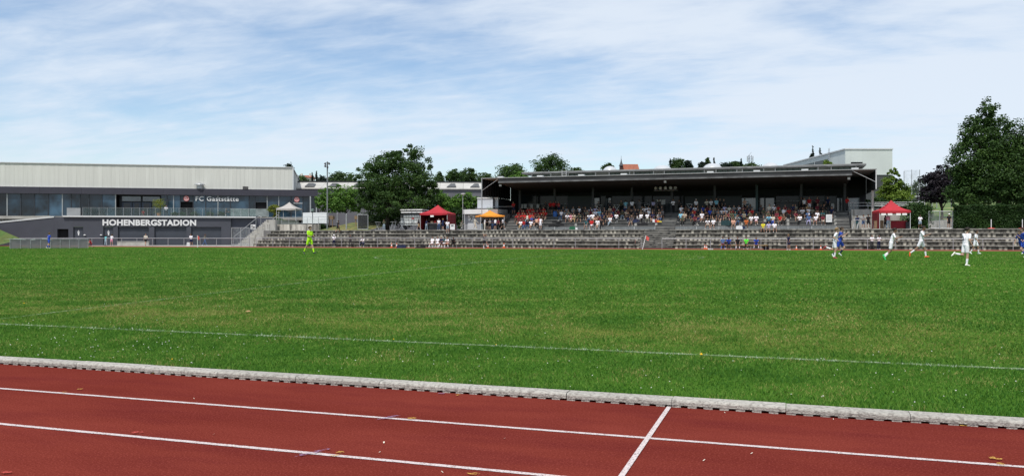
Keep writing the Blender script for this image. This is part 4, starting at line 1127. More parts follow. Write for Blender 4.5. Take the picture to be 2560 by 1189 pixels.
# grass bank behind the hedge at right
sheet('grass_bank', mat('bank_grass', (0.075, 0.135, 0.03), 0.95, 0.3, 0.3, col2=(0.16, 0.15, 0.055), thr=0.56, tscale=0.35), [20, 40, 60, 92], [107, 116, 130, 150, 185], lambda x, y: PLZ - 0.02 + 6.0 * max(0, min(1, (y - 108) / 62.0)))
# dry bank below the plane trees
bank = sheet('dry_bank', mat('dry_bank', (0.17, 0.145, 0.05), 0.95, 0.35, 1.2, col2=(0.08, 0.11, 0.03), thr=0.5, tscale=0.9), list(np.linspace(sx(800, 98), sx(925, 98), 5)), [97.2, 99, 101, 104, 107], lambda x, y: PLZ - 0.01 + max(0, (y - 97.4)) * 0.13)

def fartree(xp, yt, yb, w, d, m, label, seed, kind='round', n=1300, leaf=None):
    h = (yb - yt); cy = (yt + yb) / 2
    if kind == 'round':
        lob = pxlobes([(xp, cy, w * 0.5, h * 0.5), (xp - w * 0.22, cy + h * 0.1, w * 0.28, h * 0.36), (xp + w * 0.24, cy + h * 0.08, w * 0.26, h * 0.38), (xp + w * 0.03, yt + h * 0.22, w * 0.25, h * 0.22)], d=d)
    else:
        lob = pxlobes([(xp, yt + h * f, w * 0.5 * (0.12 + f * 0.85), h * 0.13) for f in (0.06, 0.2, 0.36, 0.53, 0.7, 0.88)], d=d)
    p = onD(xp, yb, d); zb = hillz(p.x, p.y) if p.y > 205 else PLZ
    zb = min(zb, p.z)
    return tree('spruce_tree' if kind != 'round' else 'background_tree', label, lob, n, leaf or d * 0.00105, m, zb, seed, tr=0.012 * w / FPX * d * 4, group='trees on the skyline', limbs=False, clump=0.2 if kind == 'round' else 0.25)
far = [
 (722, 411, 470, 28, 240, LF_CON, 'dark round tree just right of the pale roof corner', 'round'),
 (752, 440, 480, 40, 250, LF_MID, 'low green tree right of the pale roof under red roofs', 'round'),
 (781, 434, 478, 10, 255, LF_CON, 'slim spruce left of the floodlight mast', 'cone'),
 (791, 430, 478, 12, 255, LF_CON, 'slightly taller spruce beside the slim one by the mast', 'cone'),
 (805, 440, 480, 26, 250, LF_CON, 'dark tree touching the floodlight mast on its left', 'round'),
 (848, 431, 500, 60, 180, LF_MID, 'broad tree right of the floodlight mast behind the planes', 'round'),
 (878, 434, 500, 40, 190, LF_DARK, 'dark tree merging into the left of the big maple', 'round'),
 (1098, 432, 480, 24, 200, LF_MID, 'small tree peeping out right of the big maple', 'round'),
 (1134, 424, 470, 44, 200, LF_DARK, 'round tree above the grey shed left of the grandstand', 'round'),
 (1172, 420, 470, 46, 205, LF_MID, 'second round tree above the grey shed by the grandstand', 'round'),
 (1212, 434, 470, 44, 210, LF_MID, 'low tree above the left end of the grandstand roof', 'round'),
 (1278, 411, 470, 76, 180, LF_DARK, 'wide dark tree above the left part of the grandstand roof', 'round'),
 (1300, 430, 470, 50, 175, LF_LIGHT, 'paler low tree before the wide dark one over the roof', 'round'),
 (1376, 385, 460, 84, 190, LF_DARK, 'tall pointed dark tree over the roof ladder', 'round'),
 (1440, 419, 450, 34, 220, LF_MID, 'small tree right of the tall pointed one over the roof', 'round'),
 (1521, 407, 440, 28, 260, LF_MID, 'small tree left of the church turret behind a dome', 'round'),
 (1676, 398, 440, 14, 240, LF_CON, 'leftmost spruce of the clump beside the second dome', 'cone'),
 (1694, 396, 440, 34, 240, LF_MID, 'broad pine in the clump beside the second dome', 'round'),
 (1720, 401, 440, 22, 245, LF_CON, 'right tree of the clump beside the second dome', 'round'),
 (1756, 404, 440, 22, 245, LF_CON, 'dark tree just left of the third dome', 'round'),
 (1769, 397, 440, 20, 250, LF_MID, 'upright tree rising behind the third dome', 'round'),
 (1785, 396, 440, 13, 250, LF_CON, 'thin spruce rising behind the third dome', 'cone'),
 (1815, 406, 440, 30, 245, LF_CON, 'dark tree right of the third dome', 'round'),
 (1838, 404, 440, 34, 255, LF_MID, 'round tree midway between third dome and mast', 'round'),
 (1853, 399, 440, 11, 250, LF_CON, 'slim spruce left of the lattice mast', 'cone'),
 (1880, 408, 440, 40, 260, LF_MID, 'low tree at the foot of the lattice mast', 'round'),
 (2031, 368, 440, 24, 230, LF_CON, 'taller spruce above the sloping grey hall roof', 'cone'),
 (2050, 372, 440, 22, 232, LF_CON, 'shorter spruce above the sloping grey hall roof', 'cone'),
 (2068, 399, 440, 24, 138, LF_LIME, 'small yellow green tree in front of the grey hall', 'round'),
 (2295, 450, 520, 40, 200, LF_MID, 'far tree behind the ball net right of the grey hall', 'round'),
 (2420, 470, 520, 60, 190, LF_MID, 'far tree glimpsed under the huge linden', 'round'),
]
for i, (xp, yt, yb, w, d, m, lab, k) in enumerate(far):
    fartree(xp, yt, yb, w, d, m, lab, 100 + i, k, n=6500 if w > 55 else (1600 if k == 'cone' else 3600))

# far houses: walls, gabled roof, windows
tile_red = mat('red_roof_tiles', (0.25, 0.085, 0.05), 0.85, 0.25, 1.5)
tile_gry = mat('grey_roof_tiles', (0.16, 0.17, 0.18), 0.8, 0.2, 1.5)
plaster = mat('plaster', (0.55, 0.52, 0.46), 0.85, 0.08, 1)
def house(label, xa, xb, ytop, yeave, ybase, d, roofm):
    a, b = onD(xa, yeave, d), onD(xb, yeave, d); w = (b - a).length
    top = onD((xa + xb) / 2, ytop, d).z; base = min(onD((xa + xb) / 2, ybase, d).z, hillz(a.x, a.y)) - 0.2
    t = thing('house', label, 'house', ((a.x + b.x) / 2, (a.y + b.y) / 2, base), YAW)
    h = a.z - base
    MB().box(-w / 2 + 0.3, w / 2 - 0.3, 0.3, 8, 0, h).build('wall', plaster, t)
    r = top - a.z
    ro = MB().prism([(0, h), (8.3, h), (4.1, h + r)], -w / 2, w / 2, 'x').build('roof', roofm, t)
    MB().box(w * 0.2, w * 0.2 + 0.6, 2.5, 3.1, h + r * 0.5, h + r + 0.5).build('chimney', plaster, ro)
    for k in range(3):
        x = -w / 2 + w * (k + 1) / 4
        f = MB().box(x - 0.6, x + 0.6, 0.22, 0.296, h - 2.0, h - 0.6).build('window', trim_w, t)
        MB().box(x - 0.5, x + 0.5, 0.19, 0.218, h - 1.9, h - 0.7).build('pane', glass_s, f)
house('far house with grey roof beside the pale cladding corner', 733, 752, 436, 443, 470, 262, tile_gry)
house('far house with red roof right of the pale cladding corner', 750, 776, 436, 444, 470, 285, tile_red)
house('far house with grey roof just left of the floodlight mast', 797, 822, 446, 452, 470, 275, tile_gry)
# church: nave with red roof and a slim ridge turret
d = 300
a, b = onD(1562, 428, d), onD(1598, 428, d); zr = onD(1580, 416, d).z; zb = hillz(a.x, a.y)
chh = thing('church', 'distant church with steep red roof and slim dark turret', 'church', (a.x, a.y, zb), YAW)
w = (b - a).length; h = a.z - zb
MB().box(0, w, 0, 9, 0, h).build('wall', plaster, chh)
MB().prism([(-0.3, h), (9.3, h), (4.5, zr - zb + 1.2)], -0.2, w + 0.2, 'x').build('roof', tile_red, chh)
zt = onD(1557, 412, d).z - zb; zs = onD(1557, 393, d).z - zb
MB().box(-1.3, -0.15, 3.8, 5.0, h - 2, zt).build('turret', mat('turret_shingle', (0.07, 0.035, 0.035), 0.8), chh)
sp_ = MB().lathe([(1.0, 0.0), (0.75, 0.2), (0.28, 1.4), (0.05, zs - zt)], (-0.72, 4.4, zt), 8).build('spire', mat('spire_slate', (0.06, 0.065, 0.075), 0.6), chh)
MB().tube((-0.72, 4.4, zs), (-0.72, 4.4, zs + 0.9), 0.05).build('spire_cross', steel_dk, sp_)
# lattice mast
pm = onD(1875, 425, 270); zt = onD(1875, 388, 270).z; zb = hillz(pm.x, pm.y)
ms = thing('lattice_mast', 'slim lattice antenna mast over the grandstand roof', 'mast', (pm.x, pm.y, zb), YAW)
H = zt - zb
for k, (dx, dy) in enumerate(((-0.45, 0), (0.45, 0), (0, 0.7))):
    MB().tube((dx, dy, 0), (dx, dy, H), 0.07).build('mast_leg', steel_dk, ms)
for z in np.arange(H - 5, H, 1.2):
    MB().tube((-0.45, 0, z), (0.45, 0, z + 1.2), 0.04).build('mast_brace', steel_dk, ms)
for dx in (-0.9, 0.9):
    MB().box(dx - 0.12, dx + 0.12, -0.2, 0.0, H - 2.2, H - 0.3).build('antenna', mull_lt, ms)
    MB().tube((0, 0, H - 1.2), (dx, -0.05, H - 1.2), 0.04).build('antenna_arm', steel_dk, ms)

# grey hall at right
d0 = 150.0
A = onD(2113, 374, d0); Bp = onD(2231, 376, d0 * 1.0)
gh = thing('sports_hall', 'tall pale grey hall behind the right end of the grandstand', 'building', (A.x, A.y, PLZ), YAW)
hh = A.z - PLZ; w = (Bp - A).length
hall_m = mat('hall_panels', (0.53, 0.57, 0.55), 0.6, 0.05, 0.4, rnd=0.03)
hall_m2 = mat('hall_panels_shaded', (0.50, 0.54, 0.53), 0.6, 0.05, 0.4, rnd=0.03)  # hall panel colour darkened to paint shade on the side wall
zdk = (YH - 437) / FPX * d0 + CAMH - PLZ
zdk0 = (YH - 418) / FPX * d0 + CAMH - PLZ; zw1 = (YH - 405) / FPX * d0 + CAMH - PLZ
wa, wb = (2127 - 2113) / FPX * d0, (2157 - 2113) / FPX * d0
for i, (p, q) in enumerate(((0.0, wa), (wa, wb), (wb, w))):
    if i == 1:
        MB().box(p + 0.004, q - 0.004, 0, 0.5, zw1, hh).build('wall_panel', hall_m, gh)
        MB().box(p + 0.004, q - 0.004, 0, 0.5, zdk, zdk0).build('wall_panel', hall_m, gh)
        wn_ = MB().box(p, q, 0.3, 0.4, zdk0, zw1).build('window', glass_s, gh)
        MB().box(p + 0.05, q - 0.05, 0.05, 0.28, zdk0 + 0.003, zdk0 + 0.12).build('window_sill', trim_w, wn_)
    else:
        MB().box(p + 0.004, q - 0.004, 0, 0.5, zdk, hh).build('wall_panel', hall_m, gh)
MB().box(0.05, w - 0.05, 0.1, 30, 0, zdk - 0.01).build('plinth', mat('hall_plinth', (0.05, 0.055, 0.055), 0.7), gh)
MB().box(0.02, w - 0.02, 0.5, 34, zdk + 0.01, hh - 0.02).build('hall_body', hall_m2, gh)
MB().box(-0.15, w + 0.1, -0.12, 34, hh + 0.001, hh + 0.22).build('roof_edge', trim_w, gh)
for k in range(3):
    y0 = 8 + k * 7.5
    o = MB().box(-0.05, 0.015, y0, y0 + 7.0, hh - 2.0, hh - 0.9).build('strip_window', glass_s, gh)
for dx in (0.0, 0.6):
    MB().tube((-0.3, 6.6 + dx, zdk + 1), (-0.3, 6.6 + dx, hh + 1.0), 0.045).build('ladder_rail', steel, gh)
for z in np.arange(zdk + 1.2, hh + 0.9, 0.4):
    MB().tube((-0.3, 6.6, z), (-0.3, 7.2, z), 0.03).build('ladder_rung', steel, gh)

# long low shed behind the trees
d1 = 158.0
p0, p1 = onD(700, 455, d1), onD(1215, 461, d1 + 2)
vv = (p1 - p0); L = Vector((vv.x, vv.y)).length
sh = thing('workshop_shed', 'long low building with pale ribbed roof behind the trees', 'building', (p0.x, p0.y, PLZ), math.atan2(vv.y, vv.x))
hz = p0.z - PLZ; he = (YH - 474) / FPX * d1 + CAMH - PLZ
for a, b in run(0, L, 4.6):
    MB().prism([(-6, he), (-6, he - 0.2), (0, hz - 0.2), (0, hz)], a + 0.02, b - 0.02, 'x').build('roof_panel', mat('shed_roof', (0.42, 0.41, 0.38), 0.7, 0.15, 0.6, rnd=0.06), sh)
    c = (a + b) / 2
    MB().prism([(c - 0.9, he + 0.3), (c + 0.9, he + 0.3), (c + 0.7, he + 0.95), (c - 0.1, he + 0.95)], -5.4, -2.4, 'y').build('roof_dormer', tile_gry, sh)
MB().box(0, L, -5.7, 8, 0, he - 0.22).build('wall', mat('shed_wall', (0.12, 0.12, 0.135), 0.8, 0.1, 0.5), sh)
MB().box(0, L, 0.01, 8, he, hz - 0.05).build('ridge_block', tile_gry, sh)
MB().box(0, L, -0.3, 8.2, hz + 0.002, hz + 0.2).build('ridge_cap', steel_dk, sh)

# ------------------------------------------------------------------ left-centre: stairs, gate, retaining wall, canopies
CS = thing('concrete_stair', 'concrete stairway with stepped cheek wall right of the clubhouse', 'stairs', (sx(640, 97), 97, 0.27))
xa, xb = sx(590, 97.5), sx(668, 97.5)
NS = 18; zt_ = sz(668, 549, 97.5)
for i in range(NS):
    x0 = xa + (xb - xa) * i / NS; z1 = 0.27 + (zt_ - 0.27) * (i + 1) / NS
    box('stair_step', conc_light if i % 3 else concrete, CS, x0, xb + 0.6 - i * 0.002, 97.6, 100.4, z1 - (zt_ - 0.27) / NS, z1 - 0.003)
cheek = [(628, 612, 597), (639, 602, 586), (651, 592, 574), (663, 592, 560), (676, 592, 549)]
for k, (xp, yb, yt) in enumerate(cheek):
    a, b = sx(xp, 97.2), sx(xp + 12.5 if k < 4 else 690, 97.2)
    box('cheek_block', conc_light, CS, a + 0.004, b - 0.004, 97.0 + 0.01 * k, 97.55, 0.25, sz(xp, yt, 97.2))
box('landing', conc_light, CS, sx(668, 97.5) + 0.61, sx(690.5, 98.4) - 0.02, 97.6, 104, 0.3, zt_ - 0.05)
def rail(points, r, m, parent, name='handrail'):
    for p, q in zip(points[:-1], points[1:]): MB().tube(p, q, r).build(name, m, parent, True)
p = lambda x, y, Y: onY(x, y, Y)
rail([p(584, 592, 97.3), p(648, 540, 97.3), p(654, 542, 97.3)], 0.045, steel, CS)
for xp, y0, y1 in ((600, 580, 610), (640, 547, 575), (652, 541, 565)):
    rail([p(xp, y0, 97.3), p(xp, y1, 97.3)], 0.03, steel, CS, 'rail_post')
rail([p(682, 548, 99), p(697, 535, 99), p(697, 552, 99)], 0.045, steel, CS)
sb = thing('info_board', 'small white board with dark symbols above the stair gate', 'sign', tuple(p(632, 575, 96.8)))
box('board', white_p, sb, sx(627, 96.8), sx(638.5, 96.8), 96.78, 96.84, sz(632, 573, 96.8), sz(632, 561, 96.8))
for xa_, xb_, ya, yb in ((628.5, 632, 563, 565), (628.5, 632, 567, 568), (633, 634.5, 565, 571), (635.5, 637, 565, 571), (628.5, 632, 570, 571.5)):
    box('symbol', black_p, sb, sx(xa_, 96.8), sx(xb_, 96.8), 96.755, 96.777, sz(632, yb, 96.8), sz(632, ya, 96.8))
rail([p(632, 573, 96.82), p(632, 588, 96.82)], 0.03, steel, sb, 'sign_post')
gt = thing('mesh_gate', 'double steel mesh gate at the foot of the concrete stairway', 'gate', tuple(p(600, 612, 93.5)))
for xp in (579, 602, 623):
    rail([Vector((sx(xp, 93.5), 93.5, 0.27)), p(xp, 568.5, 93.5)], 0.045, steel, gt, 'gate_post')
for yy in (569, 611):
    rail([p(579, yy, 93.5), p(623, yy, 93.5)], 0.035, steel, gt, 'gate_rail')
for a, b in ((580, 601), (603, 622)):
    box('gate_mesh', net_thin, gt, sx(a, 93.5), sx(b, 93.5), 93.49, 93.5, 0.35, sz(600, 570, 93.5))
rw = thing('retaining_wall', 'stained concrete retaining wall above the left spectator steps', 'wall', tuple(p(740, 577, 98.2)))
za = sz(740, 560.5, 98.2)
for a, b in run(sx(689, 98.2), sx(799, 98.2), 2.3):
    box('wall_slab', mat('stained_wall', (0.46, 0.43, 0.38), 0.9, 0.3, 0.8, 0.2, 30, rnd=0.06, col2=(0.14, 0.13, 0.115), thr=0.52, tscale=0.9, stretch=(2.5, 2.5, 0.35)), rw, a + 0.005, b - 0.005, 98.0, 98.4, PLZ - 0.02, za)
ledge = flat('upper_terrace', mat('terrace_turf', (0.05, 0.085, 0.02), 0.95, 0.3, 0.8), [(sx(690.5, 98.4), 98.42), (sx(799, 98.4), 98.42), (sx(800, 112), 118), (sx(690.5, 98.4), 118)], PLZ - 0.1, za - 0.05)
tr = thing('terrace_railing', 'low grey pipe railing on top of the retaining wall', 'railing', (sx(740, 98.6), 98.6, za))
for z in (0.95, 0.12):
    rail([Vector((sx(703, 98.6), 98.6, za + z)), Vector((sx(797, 98.6), 98.6, za + z))], 0.03, steel, tr, 'rail')
for xp in (704, 722, 742, 768, 782, 796):
    rail([Vector((sx(xp, 98.6), 98.6, za - 0.05)), Vector((sx(xp, 98.6), 98.6, za + 0.97))], 0.03, steel, tr, 'rail_post')
wb = thing('board_fence', 'white horizontal board fence panel beside the cream canopy', 'fence', (sx(788, 101), 101, za))
zt_, zb_ = sz(788, 531, 101), sz(788, 558, 101)
for k in range(7):
    z0 = zb_ + (zt_ - zb_) * k / 7
    box('board', mat('white_board', (0.70, 0.72, 0.74), 0.7, 0.12, 1.5, rnd=0.05, stretch=(0.5, 1, 4)), wb, sx(757, 101), sx(820, 101), 101 + 0.015 * (k % 2), 101.06, z0 + 0.012, z0 + (zt_ - zb_) / 7 - 0.006)
for xp in (758, 788, 819):
    rail([Vector((sx(xp, 101.1), 101.12, za - 0.4)), Vector((sx(xp, 101.1), 101.12, zt_))], 0.05, steel, wb, 'fence_post')
lp = thing('terrace_lamp', 'dark green lamp post before the white board fence', 'lamp', (sx(781.5, 99), 99, za))
rail([Vector((sx(781.5, 99), 99, za - 0.1)), p(781.5, 528, 99)], 0.05, mat('green_post', (0.03, 0.05, 0.05), 0.5), lp, 'lamp_post')
MB().lathe([(0.0, 0.35), (0.26, 0.3), (0.2, 0.0), (0.0, 0.0)], tuple(p(781.5, 528, 99)), 12).build('lamp_head', mat('lamp_green', (0.2, 0.28, 0.26), 0.4), lp, True)

def canopy(label, Y, xl, xr, yeave, ypeak, ybase_z, rot, size, m, wall_m=None, group='folding canopies', valance=0.26, walls=(), pole_m=trim_w):
    """square folding canopy: four-panelled roof, valance, legs, optional side walls"""
    c = onY((xl + xr) / 2, yeave, Y); t = thing('canopy_tent', label, 'tent', (c.x, Y, ybase_z), rot, group)
    s = size / 2; h = c.z - ybase_z; pk = onY((xl + xr) / 2, ypeak, Y).z - ybase_z
    cs = [(-s, -s), (s, -s), (s, s), (-s, s)]
    for k in range(4):
        a, b = cs[k], cs[(k + 1) % 4]
        g = MB()
        N = 6
        rows = []
        for i in range(N + 1):
            f = i / N; sag = -0.22 * math.sin(math.pi * f) * (pk - h) * 0.9
            row = []
            for j in range(5):
                q = j / 4; x = a[0] + (b[0] - a[0]) * q; y = a[1] + (b[1] - a[1]) * q
                row.append((x * (1 - f), y * (1 - f), h + (pk - h) * f + sag - 0.05 * math.sin(math.pi * q) * (1 - f)))
            rows.append(row)
        for i in range(N):
            for j in range(4): g.quad(rows[i][j], rows[i][j + 1], rows[i + 1][j + 1], rows[i + 1][j])
        me = g.mesh('roof_panel'); o = link('roof_panel', me, m, t, smooth=True)
        v = MB()
        for j in range(4):
            q0, q1 = j / 4, (j + 1) / 4
            P0 = (a[0] + (b[0] - a[0]) * q0, a[1] + (b[1] - a[1]) * q0); P1 = (a[0] + (b[0] - a[0]) * q1, a[1] + (b[1] - a[1]) * q1)
            z0, z1 = h - 0.05 * math.sin(math.pi * q0), h - 0.05 * math.sin(math.pi * q1)
            v.quad((*P0, z0), (*P1, z1), (P1[0] * 1.003, P1[1] * 1.003, z1 - valance + 0.03 * (j % 2)), (P0[0] * 1.003, P0[1] * 1.003, z0 - valance))
        v.build('valance', m, t)
    for x, y in cs:
        MB().tube((x * 0.97, y * 0.97, 0), (x * 0.97, y * 0.97, h - 0.02), 0.03).build('leg', pole_m, t)
    for k in walls:
        a, b = cs[k], cs[(k + 1) % 4]
        g = MB()
        for j in range(8):
            q0, q1 = j / 8, (j + 1) / 8
            w0, w1 = 0.03 * math.sin(j * 1.9), 0.03 * math.sin((j + 1) * 1.9)
            g.quad((a[0] + (b[0] - a[0]) * q0 + w0, a[1] + (b[1] - a[1]) * q0 + w0, 0.03), (a[0] + (b[0] - a[0]) * q1 + w1, a[1] + (b[1] - a[1]) * q1 + w1, 0.03), (a[0] + (b[0] - a[0]) * q1, a[1] + (b[1] - a[1]) * q1, h - 0.1), (a[0] + (b[0] - a[0]) * q0, a[1] + (b[1] - a[1]) * q0, h - 0.1))
        g.build('side_wall', wall_m or m, t)
    return t, h
canopy('cream folding canopy on the terrace in front of the glazing', 104.5, 695, 752, 521, 505, za, R(14), 2.9, cream_f, pole_m=trim_w)
t1, h1 = canopy('red folding canopy over a stall beside the big maple', 98.9, 1057, 1133, 533, 512, PLZ, R(6), 3.7, red_f, dkred_f, walls=(1, 2, 3))
t2, h2 = canopy('orange folding canopy crowded with people before the white kiosk', 98.6, 1190, 1259, 539, 525.5, PLZ, R(33), 3.1, orange_f, valance=0.16)
t3, h3 = canopy('red folding canopy over a food stall right of the grandstand', 97.9, 2190, 2265, 527, 500, PLZ, R(8), 3.15, red_f, dkred_f, walls=(3,))
for k, xx in enumerate((-1.15, -0.5, 0.35, 0.95)):
    o = MB().box(-0.23, 0.23, -0.01, 0.01, -0.2, 0.0).build('price_sheet', paper, t3); o.location = (xx, -1.58, h3 - 0.30)
o = MB().box(-0.22, 0.22, -0.01, 0.01, -0.22, 0.0).build('price_sheet', paper, t1); o.location = (-0.2, -1.9, h1 - 0.3)
for nm, lab, t, bx, m in (('stall_table', 'dark draped trestle table inside the left red canopy', t1, (-1.1, 1.1, -1.2, -0.5), black_p), ('stall_table', 'dark draped trestle table inside the right red canopy', t3, (-0.2, 1.5, -0.6, 0.1), dkred_f), ('stall_table', 'brown fronted counter at the left of the right red canopy', t3, (-1.9, -0.9, -0.7, -0.1), wood)):
    q = thing(nm, lab, 'table', tuple(t.location), t.rotation_euler.z)
    MB().box(bx[0], bx[1], bx[2], bx[3], 0.86, 0.9).build('table_top', paper if m is black_p else wood, q)
    MB().box(bx[0] + 0.03, bx[1] - 0.03, bx[2] + 0.02, bx[2] + 0.05, 0.05, 0.858).build('front_drape', m, q)
    for x in (bx[0] + 0.06, bx[1] - 0.06):
        MB().box(x - 0.02, x + 0.02, bx[3] - 0.06, bx[3] - 0.02, 0, 0.858).build('leg', steel, q)
for k, (xx, m, lab) in enumerate(((-0.55, mat('tan_box', (0.6, 0.45, 0.3), 0.8), 'small tan carton on the left red canopy table'), (-0.1, red_p, 'red box on the left red canopy table'), (0.35, red_p, 'second red box nearest the leg on the left canopy table'))):
    q = tag(MB().prism([(-0.16, 0), (0.16, 0), (0.14, 0.26), (-0.14, 0.26)], -0.12, 0.12, 'y').build('carton', m), lab, 'box')
    q.location = t1.matrix_basis @ Vector((xx, -0.85, 0.9))
sgb = thing('poster_stand', 'white poster board standing right of the left red canopy', 'sign', tuple(onY(1140, 573, 97.6)))
box('board', white_p, sgb, sx(1125, 97.6), sx(1137, 97.6), 97.6, 97.65, PLZ + 0.05, sz(1130, 560, 97.6))
for k in range(3):
    box('print', black_p, sgb, sx(1128, 97.6), sx(1134, 97.6), 97.58, 97.598, sz(1130, 562 + k * 1.3, 97.6) - 0.03, sz(1130, 562 + k * 1.3, 97.6))

# standing tables with crossed legs
def xtable(label, xp, Y, yt, w, crossed=True, white=False):
    t = thing('standing_table', label, 'table', (sx(xp, Y), Y, PLZ), random.uniform(-0.4, 0.4), 'standing bar tables')
    h = sz(xp, yt, Y) - PLZ; m = trim_w if white else steel
    MB().lathe([(0.0, 0.0), (w / 2, 0.0), (w / 2, 0.04), (0, 0.04)], (0, 0, h - 0.04), 18).build('table_top', m, t)
    pr = (((-0.34, 0), (0.34, 0)), ((0.34, 0), (-0.34, 0))) if crossed else (((-0.34, 0), (-0.05, 0)), ((0.10, 0), (0.36, 0)))
    for a, b in pr:
        for dy in (-0.22, 0.22):
            MB().tube((a[0], dy, 0), (b[0], dy * 0.5, h - 0.04), 0.022).build('leg', m, t)
    return t
xtable('leftmost standing table with crossed legs under the maple', 945, 97.4, 554.5, 0.85)
xtable('standing table with leaning legs second from left under the maple', 983, 97.6, 554.5, 0.85, False)
xtable('standing table with crossed legs left of the white panelled trailer', 1005, 97.2, 554.5, 0.8)
xtable('white standing table at the foot of the right grandstand stairs', 2140, 97.4, 549, 0.85, False, True)
for xp, lab in ((1498, 'a striped shirt'), (1542, 'a beige shirt'), (1617, 'the middle stairs'), (1724, 'a red shirt'), (1868, 'a green column')):
    t = thing('standing_table', 'white crossed leg bar table on the upper deck near ' + lab, 'table', (sx(xp, 103.2), 103.2, DECK_Z), 0.1, 'bar tables on the grandstand deck')
    MB().lathe([(0.0, 0.0), (0.4, 0.0), (0.4, 0.03), (0, 0.03)], (0, 0, 1.08), 16).build('table_top', trim_w, t)
    for a, b in ((-0.33, 0.33), (0.33, -0.33)):
        MB().tube((a, 0.05 * a, 0), (b, -0.05 * a, 1.08), 0.026).build('leg', trim_w, t)

# white panelled trailer under the maple
tv = thing('panelled_trailer', 'white trailer with rows of small panels beside the left red canopy', 'trailer', (sx(1029, 100.6), 100.6, PLZ))
for r_, (y0, y1, xa_, xb_) in enumerate(((537, 543, 1009, 1056), (545, 550, 1002, 1056), (551, 558, 1002, 1056), (560, 563, 1002, 1056))):
    n = 7 if xa_ > 1005 else 8
    for k in range(n):
        a = sx(xa_ + (xb_ - xa_) * k / n, 100.5); b = sx(xa_ + (xb_ - xa_) * (k + 1) / n, 100.5)
        box('panel', mat('grey_white_panel', (0.48, 0.50, 0.49), 0.6, 0.15, 2, rnd=0.15), tv, a + 0.02, b - 0.02, 100.45 + rg.uniform(0, .02), 100.5, sz(1029, y1, 100.5) + 0.015, sz(1029, y0, 100.5))
box('body', conc_dark, tv, sx(1002, 100.6), sx(1057, 100.6), 100.51, 102.3, sz(1029, 563, 100.5), sz(1029, 537, 100.5))
box('window_band', black_p, tv, sx(1003, 100.6), sx(1057, 100.6), 100.49, 102.2, sz(1029, 536.5, 100.5), sz(1029, 532.5, 100.5))
for k, (ya, yb, xa_) in enumerate(((523, 526, 1002), (529, 532, 1004))):
    box('roof_board', white_p, tv, sx(xa_, 100.4), sx(1057, 100.4), 100.2, 102.3, sz(1029, yb, 100.5), sz(1029, ya, 100.5))
box('red_label', red_p, tv, sx(1029, 100.4), sx(1035, 100.4), 100.42, 100.445, sz(1029, 547, 100.5), sz(1029, 545, 100.5))
for xp in (1010, 1048):
    w_ = MB().lathe([(0.0, -0.1), (0.3, -0.1), (0.33, 0.0), (0.3, 0.1), (0, 0.1)], n=16).build('wheel', black_p, tv); w_.rotation_euler = (R(90), 0, 0); w_.location = (sx(xp, 100.8) - tv.location.x, 0.5, 0.33)
rail([Vector((sx(1035, 100.4), 100.4, PLZ)), Vector((sx(1035, 100.4), 100.4, sz(1035, 563, 100.4)))], 0.03, steel, tv, 'support_leg')
rail([Vector((sx(1041, 99.5), 99.5, PLZ)), p(1046, 561, 99.5)], 0.03, steel, tv, 'support_leg')

# kiosk with white scoreboard
ks = thing('kiosk', 'white flat roofed kiosk behind the orange canopy', 'kiosk', (sx(1200, 101.2), 101.2, PLZ))
box('wall', mat('kiosk_wall', (0.33, 0.34, 0.36), 0.7, 0.1, 1), ks, sx(1160, 101), sx(1242, 101), 101.0, 104.0, PLZ, sz(1200, 535.5, 101))
box('serving_flap', mat('kiosk_flap', (0.5, 0.51, 0.53), 0.6, 0.1, 1), ks, sx(1170, 101), sx(1192, 101), 100.93, 100.99, PLZ + 0.1, PLZ + 1.1)
for xp, yp in ((1172, 541), (1178, 540), (1184, 541), (1173, 548), (1180, 549), (1186, 547), (1178, 545)):
    c = onY(xp, yp, 100.95); box('notice', paper, ks, c.x - 0.14, c.x + 0.14, 100.95, 100.97, c.z - 0.2, c.z + 0.2)
box('flat_roof', white_p, ks, sx(1157, 100.3), sx(1244, 100.3), 100.3, 104.3, sz(1200, 534.5, 100.3), sz(1200, 523, 100.3))
scb = thing('scoreboard', 'pale grey scoreboard seen from behind above the kiosk', 'scoreboard', (sx(1220, 102.5), 102.5, PLZ))
zA, zB = sz(1220, 520, 102.5), sz(1220, 496, 102.5)
for a, b in ((1194, 1207), (1207, 1226), (1226, 1246)):
    box('panel', mat('score_panel', (0.46, 0.48, 0.52), 0.6, 0.05, 0.5, rnd=0.02), scb, sx(a, 102.5) + 0.008, sx(b, 102.5) - 0.008, 102.4, 102.6, zA, zB)
box('top_trim', white_p, scb, sx(1194, 102.5), sx(1246, 102.5), 102.3, 102.65, zB + 0.002, zB + 0.12)
for xp in (1201, 1238):
    rail([Vector((sx(xp, 102.6), 102.7, PLZ)), Vector((sx(xp, 102.6), 102.7, zB))], 0.06, steel_dk, scb, 'post')
sl = thing('street_lamp', 'grey street lamp with flat head left of the white kiosk', 'lamp', (sx(1157, 100), 100, PLZ))
rail([Vector((sx(1157, 100), 100, PLZ)), p(1157, 489, 100)], 0.05, steel, sl, 'lamp_post')
MB().lathe([(0.0, 0.14), (0.30, 0.1), (0.3, 0.02), (0.1, -0.05), (0.0, -0.3)], tuple(p(1158, 485.5, 100)), 14).build('lamp_head', trim_w, sl, True)

